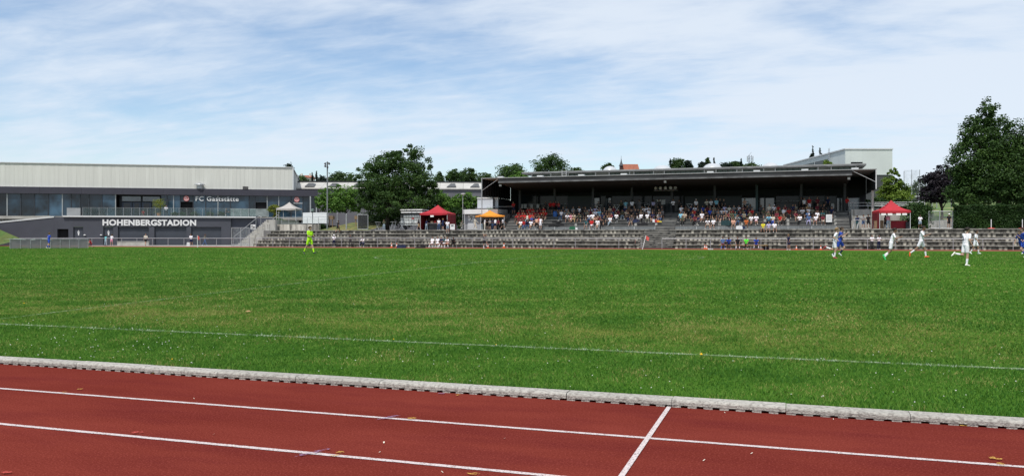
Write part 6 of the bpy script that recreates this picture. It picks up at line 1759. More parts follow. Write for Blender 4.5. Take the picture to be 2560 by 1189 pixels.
POSES = {
 'sit_upright': dict(hip_r=84, hip_l=82, knee_r=82, knee_l=86, abd_r=8, abd_l=9, lean=4, arm_r=28, arm_l=30, elb_r=40, elb_l=38, out_r=8, out_l=8, in_r=6, in_l=6, **SEAT),
 'sit_forward': dict(hip_r=88, hip_l=86, knee_r=92, knee_l=84, abd_r=14, abd_l=14, lean=28, nod=-8, arm_r=42, arm_l=44, elb_r=48, elb_l=46, out_r=14, out_l=14, in_r=26, in_l=24, **SEAT),
 'sit_relaxed': dict(hip_r=80, hip_l=86, knee_r=60, knee_l=96, abd_r=5, abd_l=11, lean=-6, turn=20, arm_r=14, arm_l=22, elb_r=60, elb_l=50, in_r=30, in_l=28, **SEAT),
 'sit_crossed': dict(hip_r=86, hip_l=92, knee_r=84, knee_l=62, abd_r=6, abd_l=-9, lean=8, turn=-18, arm_r=30, arm_l=26, elb_r=70, elb_l=66, in_r=30, in_l=34, **SEAT),
 'stand_relaxed': dict(hip_r=3, hip_l=-3, knee_r=4, knee_l=3, abd_r=5, abd_l=6, arm_r=4, arm_l=0, elb_r=14, elb_l=18, out_r=9, out_l=9),
 'stand_folded': dict(hip_r=0, hip_l=5, knee_r=2, knee_l=8, abd_r=6, abd_l=6, arm_r=22, arm_l=24, elb_r=78, elb_l=80, out_r=12, out_l=12, in_r=46, in_l=44),
 'stand_holding': dict(hip_r=4, hip_l=-4, knee_r=8, knee_l=2, abd_r=5, abd_l=6, lean=5, nod=12, arm_r=12, arm_l=20, elb_r=82, elb_l=70, out_r=10, out_l=8, in_r=20, in_l=12),
 'walk': dict(hip_r=24, hip_l=-18, knee_r=8, knee_l=22, abd_r=1, abd_l=1, lean=4, arm_r=-22, arm_l=24, elb_r=20, elb_l=34, out_r=7, out_l=7, twist=8, foot_l=70),
 'stretch': dict(hip_r=2, hip_l=62, knee_r=2, knee_l=86, abd_r=3, abd_l=4, arm_r=150, arm_l=150, elb_r=70, elb_l=70, out_r=18, out_l=18, in_r=24, in_l=24),
 'crouch': dict(hip_r=118, hip_l=30, knee_r=128, knee_l=110, abd_r=10, abd_l=6, lean=22, arm_r=50, arm_l=46, elb_r=40, elb_l=30, foot_l=20),
}
PLAYERS = {
 'run_kick': dict(hip_r=6, hip_l=-12, knee_r=14, knee_l=98, abd_r=1, abd_l=1, lean=9, twist=-10, arm_r=-34, arm_l=26, elb_r=88, elb_l=102, out_r=14, out_l=10, in_r=-4, in_l=22, foot_l=60),
 'run_drive': dict(hip_r=-16, hip_l=34, knee_r=16, knee_l=70, abd_r=1, abd_l=1, lean=10, twist=12, arm_r=30, arm_l=-36, elb_r=100, elb_l=88, out_r=10, out_l=16, in_r=20, foot_r=60),
 'run_push': dict(hip_r=-8, hip_l=-2, knee_r=30, knee_l=52, abd_r=2, abd_l=2, lean=16, twist=6, arm_r=24, arm_l=-20, elb_r=88, elb_l=74, out_r=12, out_l=14, in_r=6, foot_r=62, foot_l=70),
 'run_stride': dict(hip_r=-26, hip_l=22, knee_r=26, knee_l=14, abd_r=2, abd_l=2, lean=8, twist=12, arm_r=30, arm_l=-34, elb_r=84, elb_l=76, out_r=12, out_l=20, in_r=12, foot_r=52, nod=2),
 'run_back': dict(hip_r=2, hip_l=-8, knee_r=8, knee_l=92, abd_r=2, abd_l=2, lean=7, twist=-8, arm_r=-22, arm_l=30, elb_r=52, elb_l=60, out_r=18, out_l=12, in_l=8, foot_l=60),
 'jog_front': dict(hip_r=-12, hip_l=16, knee_r=18, knee_l=12, abd_r=5, abd_l=6, lean=5, arm_r=10, arm_l=-8, elb_r=30, elb_l=34, out_r=12, out_l=14),
 'keeper': dict(hip_r=-20, hip_l=20, knee_r=10, knee_l=6, abd_r=2, abd_l=2, lean=2, twist=6, arm_r=10, arm_l=14, elb_r=66, elb_l=72, out_r=6, out_l=8, in_r=30, in_l=20, foot_r=68),
 'lunge': dict(hip_r=-30, hip_l=30, knee_r=30, knee_l=34, abd_r=6, abd_l=8, lean=24, arm_r=-10, arm_l=30, elb_r=30, elb_l=40, out_r=22, out_l=24, foot_r=50),
}
BODY, HAIRS = {}, {}
for k, ps in POSES.items(): BODY[k] = body_mesh('person_' + k, ps, 0.021)
for k, ps in PLAYERS.items(): BODY[k] = body_mesh('person_' + k, ps, 0.0115, True)
COLOR = dict(white=(0.78, 0.76, 0.80), black=(0.012, 0.012, 0.014), navy=(0.012, 0.018, 0.06), red=(0.42, 0.018, 0.02), blue=(0.025, 0.065, 0.36), grey=(0.22, 0.22, 0.23), charcoal=(0.05, 0.05, 0.055),
 green=(0.10, 0.62, 0.05), teal=(0.03, 0.09, 0.10), olive=(0.07, 0.075, 0.045), khaki=(0.20, 0.19, 0.15), beige=(0.50, 0.42, 0.32), cream=(0.62, 0.57, 0.48), pink=(0.62, 0.26, 0.34), orange=(0.45, 0.12, 0.035), yellow=(0.62, 0.55, 0.04),
 neon=(0.44, 0.85, 0.02), maroon=(0.13, 0.018, 0.03), brown=(0.12, 0.07, 0.045), lavender=(0.40, 0.37, 0.55), skyblue=(0.22, 0.47, 0.60), turquoise=(0.12, 0.48, 0.52), denim=(0.07, 0.12, 0.24), paledenim=(0.30, 0.38, 0.45), peach=(0.60, 0.33, 0.24), tan=(0.42, 0.28, 0.14))
SKINS = [(0.36, 0.215, 0.155), (0.42, 0.26, 0.19), (0.27, 0.155, 0.105), (0.15, 0.08, 0.055), (0.32, 0.18, 0.125)]
HAIRC = [(0.015, 0.010, 0.007), (0.035, 0.02, 0.011), (0.08, 0.045, 0.02), (0.02, 0.013, 0.009), (0.20, 0.13, 0.06), (0.25, 0.24, 0.23)]
def cl(c): return mat('cloth_' + c, COLOR[c], 0.85, 0.10, 6, 0.35, 14, spec=0.2)
skin_ms = [mat('skin_tone_%d' % i, c, 0.55, 0.06, 5, spec=0.35) for i, c in enumerate(SKINS)]
hair_ms = [mat('hair_tone_%d' % i, c, 0.7, 0.2, 30, spec=0.3) for i, c in enumerate(HAIRC)]
shoe_w, shoe_d = mat('pale_shoe', (0.6, 0.6, 0.6), 0.6, 0.1, 5), mat('dark_shoe', (0.02, 0.02, 0.022), 0.6, 0.1, 5)
eye_m = mat('face_detail', (0.05, 0.022, 0.018), 0.5, 0.1, 5)
prn = random.Random(99)
def person(label, pose, loc, rz, shirt, bottom, kind='shorts', sock=None, shoe=None, hair=None, scale=1.0, sleeve=False, skin=None, group=None, hat=None, haircol=None, arm=None):
    me, head, off, up = BODY[pose]
    o = link('person', me); tag(o, label, 'person', group)
    o.location = loc; o.rotation_euler = (0, 0, R(rz)); o.scale = (scale,) * 3
    sk = skin_ms[skin if skin is not None else prn.choice((0, 0, 1, 1, 2, 4, 3))]
    sm_, bm_ = cl(shirt), cl(bottom)
    leg = bm_ if kind == 'trousers' else sk
    so = bm_ if kind == 'trousers' else (cl(sock) if sock else sk)
    sh_ = shoe or prn.choice((shoe_w, shoe_d, shoe_w))
    for i, m in enumerate((sk, sm_, bm_, leg, so, sh_, arm or (sm_ if sleeve else sk), eye_m)):
        o.material_slots[i].link = 'OBJECT'; o.material_slots[i].material = m
    hk = 'cap' if hat else (hair or prn.choice(('short', 'short', 'long')))
    key = (pose, hk)
    if key not in HAIRS: HAIRS[key] = hair_mesh('hair_' + pose + hk, head, hk, len(HAIRS))
    h = link('cap' if hat else 'hair', HAIRS[key], None, o)
    if not HAIRS[key].materials: HAIRS[key].materials.append(hair_ms[0])
    h.material_slots[0].link = 'OBJECT'
    h.material_slots[0].material = cl(hat) if hat else hair_ms[haircol if haircol is not None else prn.choice((0, 1, 1, 2, 3, 4, 0))]
    return o
ORD = ['first', 'second', 'third', 'fourth', 'fifth', 'sixth', 'seventh', 'eighth', 'ninth', 'tenth', '11th', '12th', '13th', '14th', '15th', '16th', '17th', '18th', '19th', '20th', '21st', '22nd', '23rd', '24th', '25th', '26th', '27th', '28th', '29th', '30th', '31st', '32nd', '33rd', '34th', '35th', '36th', '37th', '38th', '39th', '40th']
HATN = {'white': 'white cap', 'black': 'black cap'}
# seated crowd: row -> (pixel column, shirt, lower clothing, s = shorts / t = trousers, optional cap)
ROWS = {
 0: [(1302, 'white', 'tan', 't'), (1310, 'red', 'denim', 't'), (1318, 'navy', 'denim', 't'), (1327, 'white', 'beige', 's'), (1466, 'teal', 'grey', 's'), (1503, 'black', 'black', 't'), (1770, 'white', 'beige', 's'), (1784, 'white', 'black', 's'), (1833, 'peach', 'black', 's'), (1866, 'orange', 'brown', 's')],
 1: [(1298, 'maroon', 'tan', 's'), (1307, 'maroon', 'black', 's'), (1330, 'blue', 'navy', 't'), (1336, 'navy', 'black', 's'), (1341, 'grey', 'charcoal', 's'), (1491, 'peach', 'black', 's'), (1498, 'maroon', 'charcoal', 's'), (1510, 'black', 'black', 's'), (1518, 'charcoal', 'black', 't'), (1526, 'white', 'paledenim', 't'), (1834, 'olive', 'black', 's'), (1846, 'teal', 'denim', 't'), (1890, 'white', 'pink', 's'), (1922, 'skyblue', 'navy', 't'), (1932, 'cream', 'blue', 't'), (2000, 'white', 'black', 't'), (2023, 'denim', 'lavender', 't', 'white'), (2040, 'white', 'maroon', 's'), (2057, 'maroon', 'cream', 's')],
 2: [(1295, 'red', 'black', 's'), (1301, 'red', 'maroon', 's'), (1306, 'red', 'black', 's'), (1312, 'red', 'black', 's'), (1318, 'cream', 'paledenim', 't'), (1325, 'red', 'black', 's'), (1330, 'red', 'navy', 's'), (1341, 'maroon', 'black', 's'), (1346, 'brown', 'maroon', 's'), (1418, 'white', 'black', 's'), (1428, 'pink', 'white', 's'), (1437, 'beige', 'tan', 't'), (1449, 'olive', 'charcoal', 's'), (1473, 'white', 'denim', 't'), (1482, 'white', 'khaki', 's'), (1522, 'brown', 'black', 's'), (1528, 'maroon', 'black', 's'), (1632, 'navy', 'navy', 's'), (1646, 'grey', 'brown', 's'), (1651, 'charcoal', 'denim', 't'), (1702, 'skyblue', 'charcoal', 't'), (1711, 'beige', 'black', 't'), (1732, 'navy', 'charcoal', 's'), (1755, 'white', 'white', 's'), (1767, 'black', 'black', 's'), (1796, 'charcoal', 'black', 's'), (1808, 'black', 'navy', 's'), (1823, 'maroon', 'navy', 's'), (1838, 'teal', 'denim', 't'), (2020, 'denim', 'denim', 't'), (2056, 'teal', 'black', 's')],
 3: [(1297, 'red', 'black', 's'), (1304, 'maroon', 'black', 's'), (1309, 'red', 'black', 's'), (1323, 'red', 'black', 's'), (1336, 'red', 'black', 's'), (1343, 'maroon', 'black', 's'), (1352, 'red', 'black', 's'), (1358, 'orange', 'red', 's'), (1364, 'red', 'black', 's'), (1404, 'white', 'denim', 't'), (1411, 'grey', 'khaki', 's'), (1421, 'khaki', 'black', 's'), (1434, 'charcoal', 'black', 's'), (1462, 'charcoal', 'black', 's'), (1468, 'khaki', 'black', 's'), (1475, 'maroon', 'black', 's'), (1484, 'white', 'tan', 's'), (1491, 'white', 'navy', 't'), (1499, 'skyblue', 'white', 's'), (1511, 'charcoal', 'black', 's'), (1518, 'black', 'brown', 's'), (1533, 'denim', 'denim', 't'), (1555, 'olive', 'paledenim', 't'), (1565, 'beige', 'brown', 's'), (1579, 'black', 'beige', 's'), (1588, 'charcoal', 'black', 's'), (1601, 'khaki', 'black', 's'), (1622, 'white', 'teal', 's'), (1632, 'navy', 'navy', 's'), (1735, 'red', 'red', 's'), (1763, 'black', 'black', 's'), (1775, 'blue', 'navy', 's'), (1815, 'white', 'white', 's'), (1831, 'red', 'maroon', 's'), (1843, 'teal', 'navy', 's'), (1864, 'navy', 'blue', 's'), (1873, 'maroon', 'red', 's'), (1909, 'olive', 'khaki', 's'), (1941, 'brown', 'tan', 's'), (1959, 'white', 'brown', 's'), (2006, 'white', 'black', 's'), (2080, 'navy', 'charcoal', 's')],
 4: [(1332, 'red', 'black', 's'), (1350, 'maroon', 'black', 's'), (1360, 'red', 'black', 's'), (1408, 'charcoal', 'black', 's'), (1416, 'grey', 'black', 's'), (1433, 'grey', 'black', 's'), (1448, 'white', 'maroon', 's'), (1458, 'black', 'black', 's'), (1466, 'charcoal', 'black', 's'), (1476, 'white', 'navy', 't'), (1488, 'lavender', 'black', 's'), (1500, 'white', 'maroon', 's'), (1512, 'charcoal', 'black', 's'), (1524, 'beige', 'charcoal', 's'), (1534, 'maroon', 'black', 's'), (1572, 'brown', 'black', 's'), (1586, 'charcoal', 'black', 's'), (1606, 'olive', 'black', 's'), (1621, 'white', 'black', 's'), (1703, 'white', 'black', 's'), (1714, 'brown', 'black', 's'), (1746, 'charcoal', 'black', 's'), (1757, 'blue', 'denim', 't'), (1769, 'maroon', 'black', 's'), (1800, 'charcoal', 'black', 's'), (1812, 'lavender', 'black', 's'), (1823, 'cream', 'charcoal', 's'), (1834, 'grey', 'navy', 's'), (1847, 'white', 'navy', 's'), (1902, 'charcoal', 'black', 's'), (1924, 'cream', 'black', 's'), (1935, 'white', 'black', 's', 'white'), (1963, 'maroon', 'white', 's'), (1989, 'khaki', 'maroon', 's'), (2019, 'tan', 'brown', 's'), (2044, 'maroon', 'black', 's'), (2052, 'black', 'charcoal', 's')],
}
fill = random.Random(21)
for k in (1, 2, 3, 4):
    for a_, b_, pr in ((1296, 1370, 0.45), (1405, 1540, 0.62), (1556, 1652, 0.5), (1698, 1880, 0.6), (1898, 2062, 0.3)):
        if k == 1: pr *= 0.25
        if k == 2: pr *= 0.6
        xq = a_
        while xq < b_:
            xq += fill.uniform(6.5, 9.0)
            if fill.random() < pr and all(abs(e[0] - xq) > 5.2 for e in ROWS[k]):
                pal = ('red', 'red', 'maroon', 'black') if b_ == 1370 else ('black', 'charcoal', 'black', 'navy', 'maroon', 'olive', 'white', 'brown', 'charcoal', 'khaki', 'grey', 'red')
                ROWS[k].append((round(xq, 1), fill.choice(pal), fill.choice(('black', 'charcoal', 'navy', 'black', 'khaki')), fill.choice('st')))
ROWN = ['front', 'second', 'third', 'fourth', 'top']
for k, lst in ROWS.items():
    lst.sort()
    Yk = YF + DT * k + 0.27
    cnt = 0
    for i, e in enumerate(lst):
        side = 'left' if e[0] < 1660 else 'right'
        if i == 0 or (lst[i - 1][0] < 1660) != (e[0] < 1660): cnt = 0
        cnt += 1
        x = sx(e[0], Yk)
        nm = {'denim': 'blue jeans', 'paledenim': 'pale jeans'}.get(e[2], e[2] + (' shorts' if e[3] == 's' else ' trousers'))
        lab = 'seated person in %s shirt and %s, %s of the %s row, %s block' % (e[1], nm, ORD[cnt - 1], ROWN[k], side)
        person(lab, prn.choice(('sit_upright', 'sit_forward', 'sit_relaxed', 'sit_crossed')), (x, Yk + prn.uniform(-0.05, 0.08), TZ[k]), prn.uniform(-22, 22), e[1], e[2], 'trousers' if e[3] == 't' else 'shorts', scale=prn.uniform(0.9, 1.02), group='spectators seated in the grandstand', hat=e[4] if len(e) > 4 else None)
# people standing on the grandstand deck
DK = [(1376, 104.0, 'red', 'black', 's'), (1384, 103.2, 'red', 'black', 's'), (1390, 104.2, 'maroon', 'black', 's'), (1397, 103.4, 'red', 'navy', 's'), (1364, 105.0, 'charcoal', 'black', 't'), (1484, 105.5, 'white', 'black', 't'), (1496, 105.8, 'charcoal', 'black', 't'), (1525, 105.0, 'charcoal', 'black', 't'), (1553, 104.2, 'olive', 'black', 't'), (1564, 103.4, 'skyblue', 'paledenim', 's'), (1580, 103.4, 'white', 'black', 's'), (1599, 105.2, 'grey', 'grey', 't'), (1633, 103.6, 'lavender', 'black', 's'), (1648, 104.4, 'charcoal', 'black', 't'), (1683, 102.9, 'white', 'black', 't'), (1698, 104.6, 'charcoal', 'black', 't'), (1740, 103.4, 'white', 'black', 's', 'white'), (1767, 103.8, 'cream', 'black', 't'), (1778, 103.8, 'white', 'black', 't'), (1791, 103.6, 'skyblue', 'black', 's'), (1801, 105.0, 'charcoal', 'black', 't'), (1810, 104.4, 'charcoal', 'black', 't'), (1862, 104.6, 'peach', 'black', 't'), (2003, 103.4, 'charcoal', 'black', 's'), (2010, 103.2, 'white', 'black', 's'), (2023, 103.6, 'red', 'white', 's'), (2043, 103.8, 'maroon', 'black', 's'), (2070, 104.2, 'navy', 'black', 't'), (2117, 102.9, 'red', 'charcoal', 't'), (1284, 102.8, 'red', 'navy', 's')]
DK.sort()
for i, e in enumerate(DK):
    person('person in %s shirt and %s %s standing on the grandstand deck, %s from left' % (e[2], e[3], 'shorts' if e[4] == 's' else 'trousers', ORD[i]), prn.choice(('stand_relaxed', 'stand_folded', 'stand_holding')), (sx(e[0], e[1]), e[1], DECK_Z), prn.uniform(-35, 35) + (180 if e[0] in (1564, 1580, 1633) else 0), e[2], e[3], 'trousers' if e[4] == 't' else 'shorts', scale=prn.uniform(0.94, 1.04), group='people standing on the grandstand deck', hat=e[5] if len(e) > 5 else None, sleeve=e[0] == 2117)
def stand_on(label, xp, Y, z, pose, rz, shirt, bottom, kind='shorts', hp=None, **kw):
    d = Y / ray(xp)[1]; base = max(v.co.z for v in BODY[pose][0].vertices)
    s = 0.97 if hp is None else (hp / FPX * d) / (base + 0.03)
    return person(label, pose, (sx(xp, Y), Y, z), rz, shirt, bottom, kind, scale=max(0.7, min(1.12, s)), **kw)
# walkway and plaza
W = 97.2
stand_on('woman in peach patterned top and dark trousers standing at the front row', 1342, 97.3, PLZ, 'stand_relaxed', 170, 'peach', 'black', 'trousers', 32, hair='long')
stand_on('person in white top and white skirt standing at the front row', 1351, 97.3, PLZ, 'stand_holding', 150, 'white', 'white', 'shorts', 32, hair='long')
for xp, c, b, lab in ((1479, 'red', 'white', 'person in red shirt seated on a white chair below the front row'), (1494, 'white', 'beige', 'person in white top seated on a white chair below the front row')):
    chs = thing('plastic_chair', 'white plastic chair under the person in %s below the front row' % c, 'chair', (sx(xp, 97.2), 97.2, PLZ))
    MB().box(-0.22, 0.22, -0.2, 0.24, 0.40, 0.44).build('seat', white_p, chs)
    MB().prism([(-0.22, 0.44), (0.22, 0.44), (0.2, 0.82), (-0.2, 0.82)], 0.22, 0.25, 'y').build('backrest', white_p, chs)
    for dx in (-0.19, 0.19):
        for dy in (-0.17, 0.2): MB().tube((dx, dy, 0), (dx * 0.95, dy, 0.4), 0.022).build('leg', white_p, chs)
    person(lab, 'sit_relaxed' if c == 'red' else 'sit_crossed', (sx(xp, 97.2), 97.2, PLZ + 0.44), 10, c, b, 'shorts', group='spectators seated in the grandstand', hair='short' if c == 'red' else 'long')
for xp, c, b, lab in ((1908, 'yellow', 'khaki', 'child in yellow vest'), (1922, 'lavender', 'grey', 'person in lavender top'), (1936, 'white', 'black', 'person in white shirt')):
    person(lab + ' sitting on the top edge of the spectator steps', 'sit_upright', (sx(xp, YP + 0.15), YP + 0.15, PLZ), prn.uniform(-15, 15), c, b, 'shorts', scale=0.92, group='people on the spectator steps')
PL = [
 ('person in olive top and pale jeans standing between two bar tables', 960, 97.3, 'stand_holding', 20, 'olive', 'paledenim', 't', 27),
 ('person in dark shirt and beige shorts before the panelled trailer', 1047, 97.3, 'walk', -80, 'charcoal', 'tan', 's', 27),
 ('woman in navy top and pale jeans at the red canopy corner', 1066, 97.4, 'stand_relaxed', 160, 'navy', 'paledenim', 't', 28),
 ('person in white top and dark jeans before the left red canopy', 1097, 97.0, 'stand_relaxed', 30, 'white', 'denim', 't', 29),
 ('person in navy shirt and shorts before the left red canopy', 1107, 97.0, 'stand_folded', 150, 'navy', 'navy', 's', 29),
 ('person in grey hoodie leaning by the plaza edge left of the kiosk', 1152, 97.6, 'crouch', 70, 'khaki', 'khaki', 't', 24),
 ('person in cream shirt and beige trousers walking to the orange canopy', 1188, 96.6, 'walk', 80, 'cream', 'beige', 't', 31),
 ('woman in black top and pale jeans under the orange canopy', 1204, 97.2, 'stand_relaxed', 20, 'black', 'paledenim', 't', 28),
 ('woman in white top and pale trousers under the orange canopy', 1212, 96.9, 'stand_holding', 100, 'white', 'cream', 't', 30),
 ('person in black shirt and black shorts under the orange canopy', 1218, 97.4, 'stand_relaxed', 30, 'black', 'black', 's', 29),
 ('person in grey white top under the orange canopy', 1225, 97.0, 'stand_folded', -20, 'grey', 'black', 's', 28),
 ('person in navy shirt and blue jeans under the orange canopy', 1231, 97.4, 'stand_holding', 60, 'navy', 'denim', 't', 28),
 ('person in white shirt and navy shorts under the orange canopy', 1238, 96.8, 'stand_relaxed', 150, 'white', 'navy', 's', 30),
 ('person in maroon shirt and black trousers at the orange canopy edge', 1246, 97.6, 'stand_relaxed', 10, 'maroon', 'black', 't', 28),
 ('person in white sleeves and black shorts right of the orange canopy', 1257, 96.8, 'walk', 100, 'white', 'black', 's', 31),
 ('man in dark shirt behind the white standing table at right', 2143, 98.4, 'stand_holding', 0, 'navy', 'teal', 't', 34),
 ('woman in grey top and denim shorts left of the right canopy', 2158, 97.6, 'stand_folded', 30, 'grey', 'denim', 's', 36),
 ('woman in black top and black skirt left of the right canopy', 2171, 97.2, 'stand_holding', -10, 'black', 'black', 's', 37),
 ('person in dark clothes inside the right red canopy', 2213, 98.2, 'stand_relaxed', 120, 'black', 'navy', 't', 35),
 ('person in pink shirt and pale jeans at the right red canopy', 2220, 97.0, 'stand_relaxed', 190, 'pink', 'paledenim', 't', 38),
 ('person in white shirt and pale shorts before the round hedge', 2300, 97.3, 'stand_folded', 15, 'white', 'paledenim', 's', 35),
 ('man in black shirt and black shorts at the mesh gate', 2372, 97.2, 'stand_relaxed', 25, 'black', 'black', 's', 38),
]
for lab, xp, Y, pose, rz, c, b, k, hp in PL:
    stand_on(lab, xp, Y, PLZ, pose, rz, c, b, 'trousers' if k == 't' else 'shorts', hp, group='people on the plaza', hat='white' if xp == 2372 else None, sleeve=xp in (960, 1152, 1188))
# on the steps and at the far track
stand_on('person in white shirt and denim shorts standing on the second step', 1119, Y0 + GO * 3 + 0.3, Z0 + RISE * 4, 'stand_holding', 15, 'white', 'paledenim', 'shorts', 34)
stand_on('person in black sportswear climbing the left spectator steps', 845, Y0 + GO * 3 + 0.3, Z0 + RISE * 4, 'walk', 170, 'black', 'black', 'shorts', 33)
stand_on('person in white shirt and navy trousers at the barrier, white cap', 835, 91.7, 0.27, 'stand_holding', 30, 'white', 'navy', 'trousers', 31, hat='white')
stand_on('person in dark clothes behind the barrier near a white capped one', 876, 91.7, 0.27, 'stand_folded', 10, 'charcoal', 'charcoal', 'trousers', 31)
person('person in white shirt and navy trousers sitting on the lowest step', 'sit_forward', (sx(908, Y0 + 0.1), Y0 + 0.15, Z0 + RISE), 0, 'white', 'navy', 'trousers', scale=0.95, group='people on the spectator steps')
stand_on('person in grey shirt and black shorts stretching with arms overhead', 1211, 86.5, 0.265, 'stretch', 60, 'grey', 'black', 'shorts', 38, sock='white', shoe=shoe_w, hair='short')
for xp, c, b, sk, pose, lab in ((1081, 'white', 'white', 'white', 'sit_relaxed', 'leftmost'), (1095, 'white', 'white', 'white', 'sit_upright', 'second'), (1104, 'navy', 'navy', 'white', 'sit_crossed', 'third'), (1112, 'teal', 'white', 'white', 'sit_upright', 'fourth'), (1121, 'white', 'peach', 'white', 'sit_forward', 'fifth'), (1135, 'black', 'black', None, 'sit_forward', 'rightmost')):
    person('seated substitute in %s shirt, %s on the left bench' % (c, lab), pose, (sx(xp, BLY), BLY - 0.02, BLZ), prn.uniform(-12, 12), c, b, 'shorts' if xp != 1135 else 'trousers', sock=sk, scale=0.93, hair='short', group='substitutes on the benches')
person('person in orange shirt sitting on the step behind the left bench', 'sit_forward', (sx(1104, Y0), Y0 + 0.15, Z0 + RISE), 0, 'orange', 'maroon', 'shorts', scale=0.95, group='people on the spectator steps')
person('person in black shirt sitting on the step behind the left bench', 'sit_upright', (sx(1119, Y0), Y0 + 0.15, Z0 + RISE), 10, 'black', 'black', 'trousers', scale=0.95, group='people on the spectator steps')
for xp, c, b, sk, pose, lab in ((1807, 'denim', 'maroon', 'blue', 'sit_relaxed', 'leftmost'), (1823, 'blue', 'navy', None, 'sit_forward', 'second'), (1844, 'black', 'black', 'white', 'sit_upright', 'middle one'), (1866, 'green', 'black', 'black', 'sit_upright', 'fourth'), (1890, 'blue', 'blue', 'white', 'sit_forward', 'rightmost')):
    person('seated substitute in %s shirt, %s on the right bench' % (c, lab), pose, (sx(xp, BRY), BRY - 0.02, BRZ), prn.uniform(-10, 10), c, b, 'shorts', sock=sk, scale=0.93, hair='short', group='substitutes on the benches')
stand_on('man in navy tracksuit top and shorts standing by the far touchline', 1972, 84.6, 0.262, 'stand_relaxed', -60, 'navy', 'navy', 'shorts', 40, hair='short', haircol=4, shoe=shoe_w)
stand_on('left of two helpers in white shirts behind the barrier', 2180, 91.8, 0.27, 'stand_folded', 5, 'white', 'charcoal', 'trousers', 36, hair='short')
stand_on('right of two helpers in white shirts behind the barrier', 2197, 91.8, 0.27, 'stand_holding', 25, 'white', 'navy', 'trousers', 36, hair='long')
# clubhouse side
for lab, xp, Y, pose, rz, c, b, k, hp, hr in (
 ('child with turquoise top and pale skirt before the toilet door', 264, 93.5, 'stand_relaxed', 170, 'turquoise', 'paledenim', 't', 27, 'long'),
 ('person in white top and pink shorts before the toilet door', 279, 93.2, 'stand_holding', 185, 'white', 'pink', 's', 29, 'long'),
 ('person in cream shirt and black shorts before the left garage door', 364, 93.0, 'walk', 60, 'cream', 'black', 's', 31, 'short'),
 ('person in white shirt and navy shorts beside the corner flag', 478, 93.0, 'stand_holding', 10, 'white', 'navy', 's', 31, 'short'),
 ('person in khaki top and blue jeans walking by the right garage door', 512, 93.6, 'walk', 110, 'khaki', 'denim', 't', 30, 'short')):
    stand_on(lab, xp, Y, 0.27, pose, rz, c, b, 'trousers' if k == 't' else 'shorts', hp, hair=hr, group='people before the clubhouse')
q = gnd(229, 618.5)
person('child in red crouching at the end of the covered frame', 'crouch', (q.x, q.y, q.z), -40, 'red', 'maroon', 'shorts', scale=0.72, hair='short')
def on_terrace(label, xp, t, pose, rz, c, b, kind, sc):
    s = bs(xp, t)[0]; w = BO + BE * s + BN * t
    person(label, pose, (w.x, w.y, 0.27 + TT + 0.122), rz, c, b, kind, scale=sc, group='people on the clubhouse terrace')
on_terrace('person in white shirt on the clubhouse terrace beside the yellow shrub', 415, 1.0, 'stand_folded', 60, 'white', 'charcoal', 'trousers', 1.0)
on_terrace('child in red crouching on the clubhouse terrace before the entrance', 358, 1.0, 'crouch', 40, 'red', 'maroon', 'shorts', 0.75)
on_terrace('person in black crouching on the terrace below the restaurant lettering', 563, 1.2, 'crouch', 80, 'black', 'black', 'trousers', 1.0)
# players
def shoe(c): return mat('boot_%02d%02d%02d' % tuple(int(v * 99) for v in c), c, 0.45, 0.05, 5)
def player(label, xp, yf, hp, pose, rz, shirt, bottom, sock, boot, **kw):
    g = gnd(xp, yf); d = g.y / ray(xp)[1]
    hh_ = max(v.co.z for v in BODY[pose][0].vertices) + 0.025
    s = hp / FPX * d / hh_
    # the player stands where feet and size agree best
    s = max(0.9, min(1.1, s))
    return person(label, pose, (g.x, g.y, g.z - 0.012), rz, shirt, bottom, 'shorts', sock=sock, shoe=shoe(boot), scale=s, hair=kw.pop('hair', 'short'), group='players on the pitch', **kw), s
gk, s = player('goalkeeper in neon yellow kit walking across the pitch', 774, 635.5, 71, 'keeper', 84, 'neon', 'neon', 'neon', (0.03, 0.035, 0.04), skin=1, haircol=1)
# black gloves
_, _, _, _ = BODY['keeper']
def gloves(o, ps):
    L, head, up = skeleton(ps, True); off = BODY['keeper'][2]
    for s, k in ((-1, 'r'), (1, 'l')):
        a, ab, el, inn = ps.get('arm_' + k), ps.get('out_' + k), ps.get('elb_' + k), ps.get('in_' + k)
        l, tw = R(ps['lean']), R(ps['twist']); u = FW * math.sin(l) + UP * math.cos(l); sd = SD * math.cos(tw) + FW * math.sin(tw)
        E = u * 0.465 + sd * s * 0.175 + swing(a, s * ab) * 0.27; e = swing(a + el, s * (ab * 0.3 - inn)); Wp = E + e * 0.235 + UP * off
        v, f = [], []
        g = MB()
        for q, ln in ((-0.035, 0.15), (-0.012, 0.17), (0.012, 0.165), (0.035, 0.145)):
            sdv = e.cross(UP).normalized(); g.tube(Wp + sdv * q * 0.7 - e * 0.03, Wp + sdv * q + e * ln, 0.03, 0.018, 8)
        g.build('glove', black_p, o, smooth=True)
gloves(gk, PLAYERS['keeper'])
W1, s = player('player in white running right beside one in blue, dark red boots', 2087, 645.5, 78, 'run_kick', 84, 'white', 'white', 'white', (0.35, 0.05, 0.05), skin=1, haircol=4)
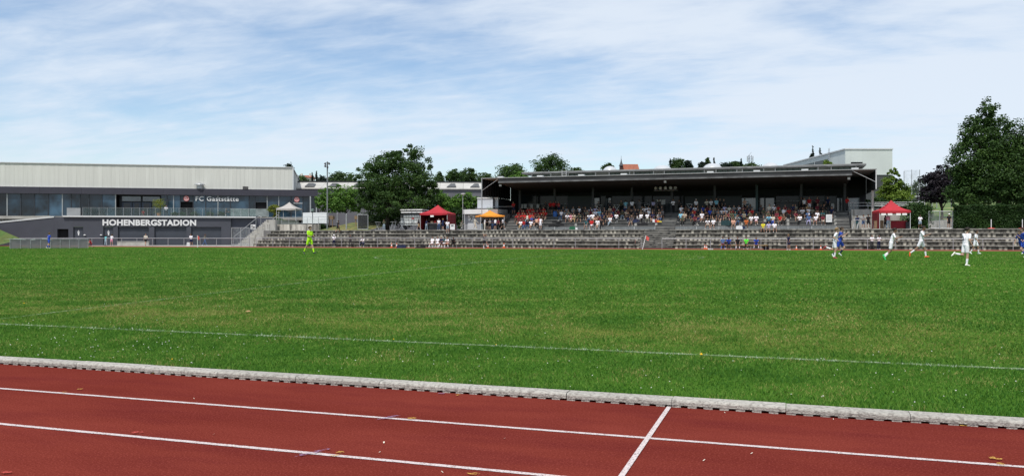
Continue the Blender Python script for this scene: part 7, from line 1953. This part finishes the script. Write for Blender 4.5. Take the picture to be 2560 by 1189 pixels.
player('player in blue running right behind one in white', 2099, 644, 78, 'run_drive', 80, 'blue', 'blue', 'navy', (0.7, 0.75, 0.75), skin=1, haircol=1)
player('player in white with green boots jogging right', 2228, 650, 78, 'run_push', 86, 'white', 'white', 'white', (0.05, 0.55, 0.15), skin=2, haircol=0)
player('player in white with orange boots striding right', 2303, 643, 80, 'run_stride', 78, 'white', 'white', 'white', (0.75, 0.12, 0.03), skin=2, haircol=0)
p2, s2_ = player('player in white with number two running away to the right', 2414, 664, 93, 'run_back', 118, 'white', 'white', 'white', (0.72, 0.70, 0.62), skin=1, haircol=0)
player('player in white jogging upright beyond number two', 2439, 634.5, 60, 'jog_front', 60, 'white', 'white', 'white', (0.7, 0.72, 0.7), skin=2, haircol=0)
player('player in blue cut by the right picture edge, upper of two', 2553, 634, 58, 'lunge', -40, 'blue', 'blue', 'blue', (0.7, 0.72, 0.74), skin=1, haircol=1)
player('player in blue cut by the right picture edge, lower of two', 2562, 648, 74, 'run_drive', -80, 'blue', 'blue', 'blue', (0.7, 0.72, 0.74), skin=1, haircol=1)
bl_, sb_ = player('player in blue kit standing before the covered frame at far left', 122, 621, 36, 'jog_front', 165, 'blue', 'blue', 'blue', (0.75, 0.75, 0.5), skin=1, haircol=2)
def back_number(o, txt, size, pose, mat_):
    me, head, off, up = BODY[pose]
    t = text_mesh(txt, size, 0.004, 0.004, 1.0, 'CENTER')
    q = link('shirt_number', t, mat_, o)
    lean = math.atan2(-up.y, up.z)
    # stand the digits on the back, tilted with the torso
    xb = Vector((0, 0, off)) + up * 0.22 + Vector((0, 1, 0)) * 0.132
    q.location = xb; q.rotation_euler = (R(90) + lean, 0, R(180))
back_number(p2, '2', 0.24, 'run_back', cl('navy'))
back_number(bl_, '7', 0.2, 'jog_front', cl('white'))

# every label points at one thing
seen = {}
for o in bpy.data.objects:
    if o.parent is None and 'label' in o: seen.setdefault(o['label'], []).append(o.name)
for k, v in seen.items():
    if len(v) > 1: print('DUPLICATE LABEL', k, v)
    if not 4 <= len(k.split()) <= 16: print('LABEL LENGTH', k)
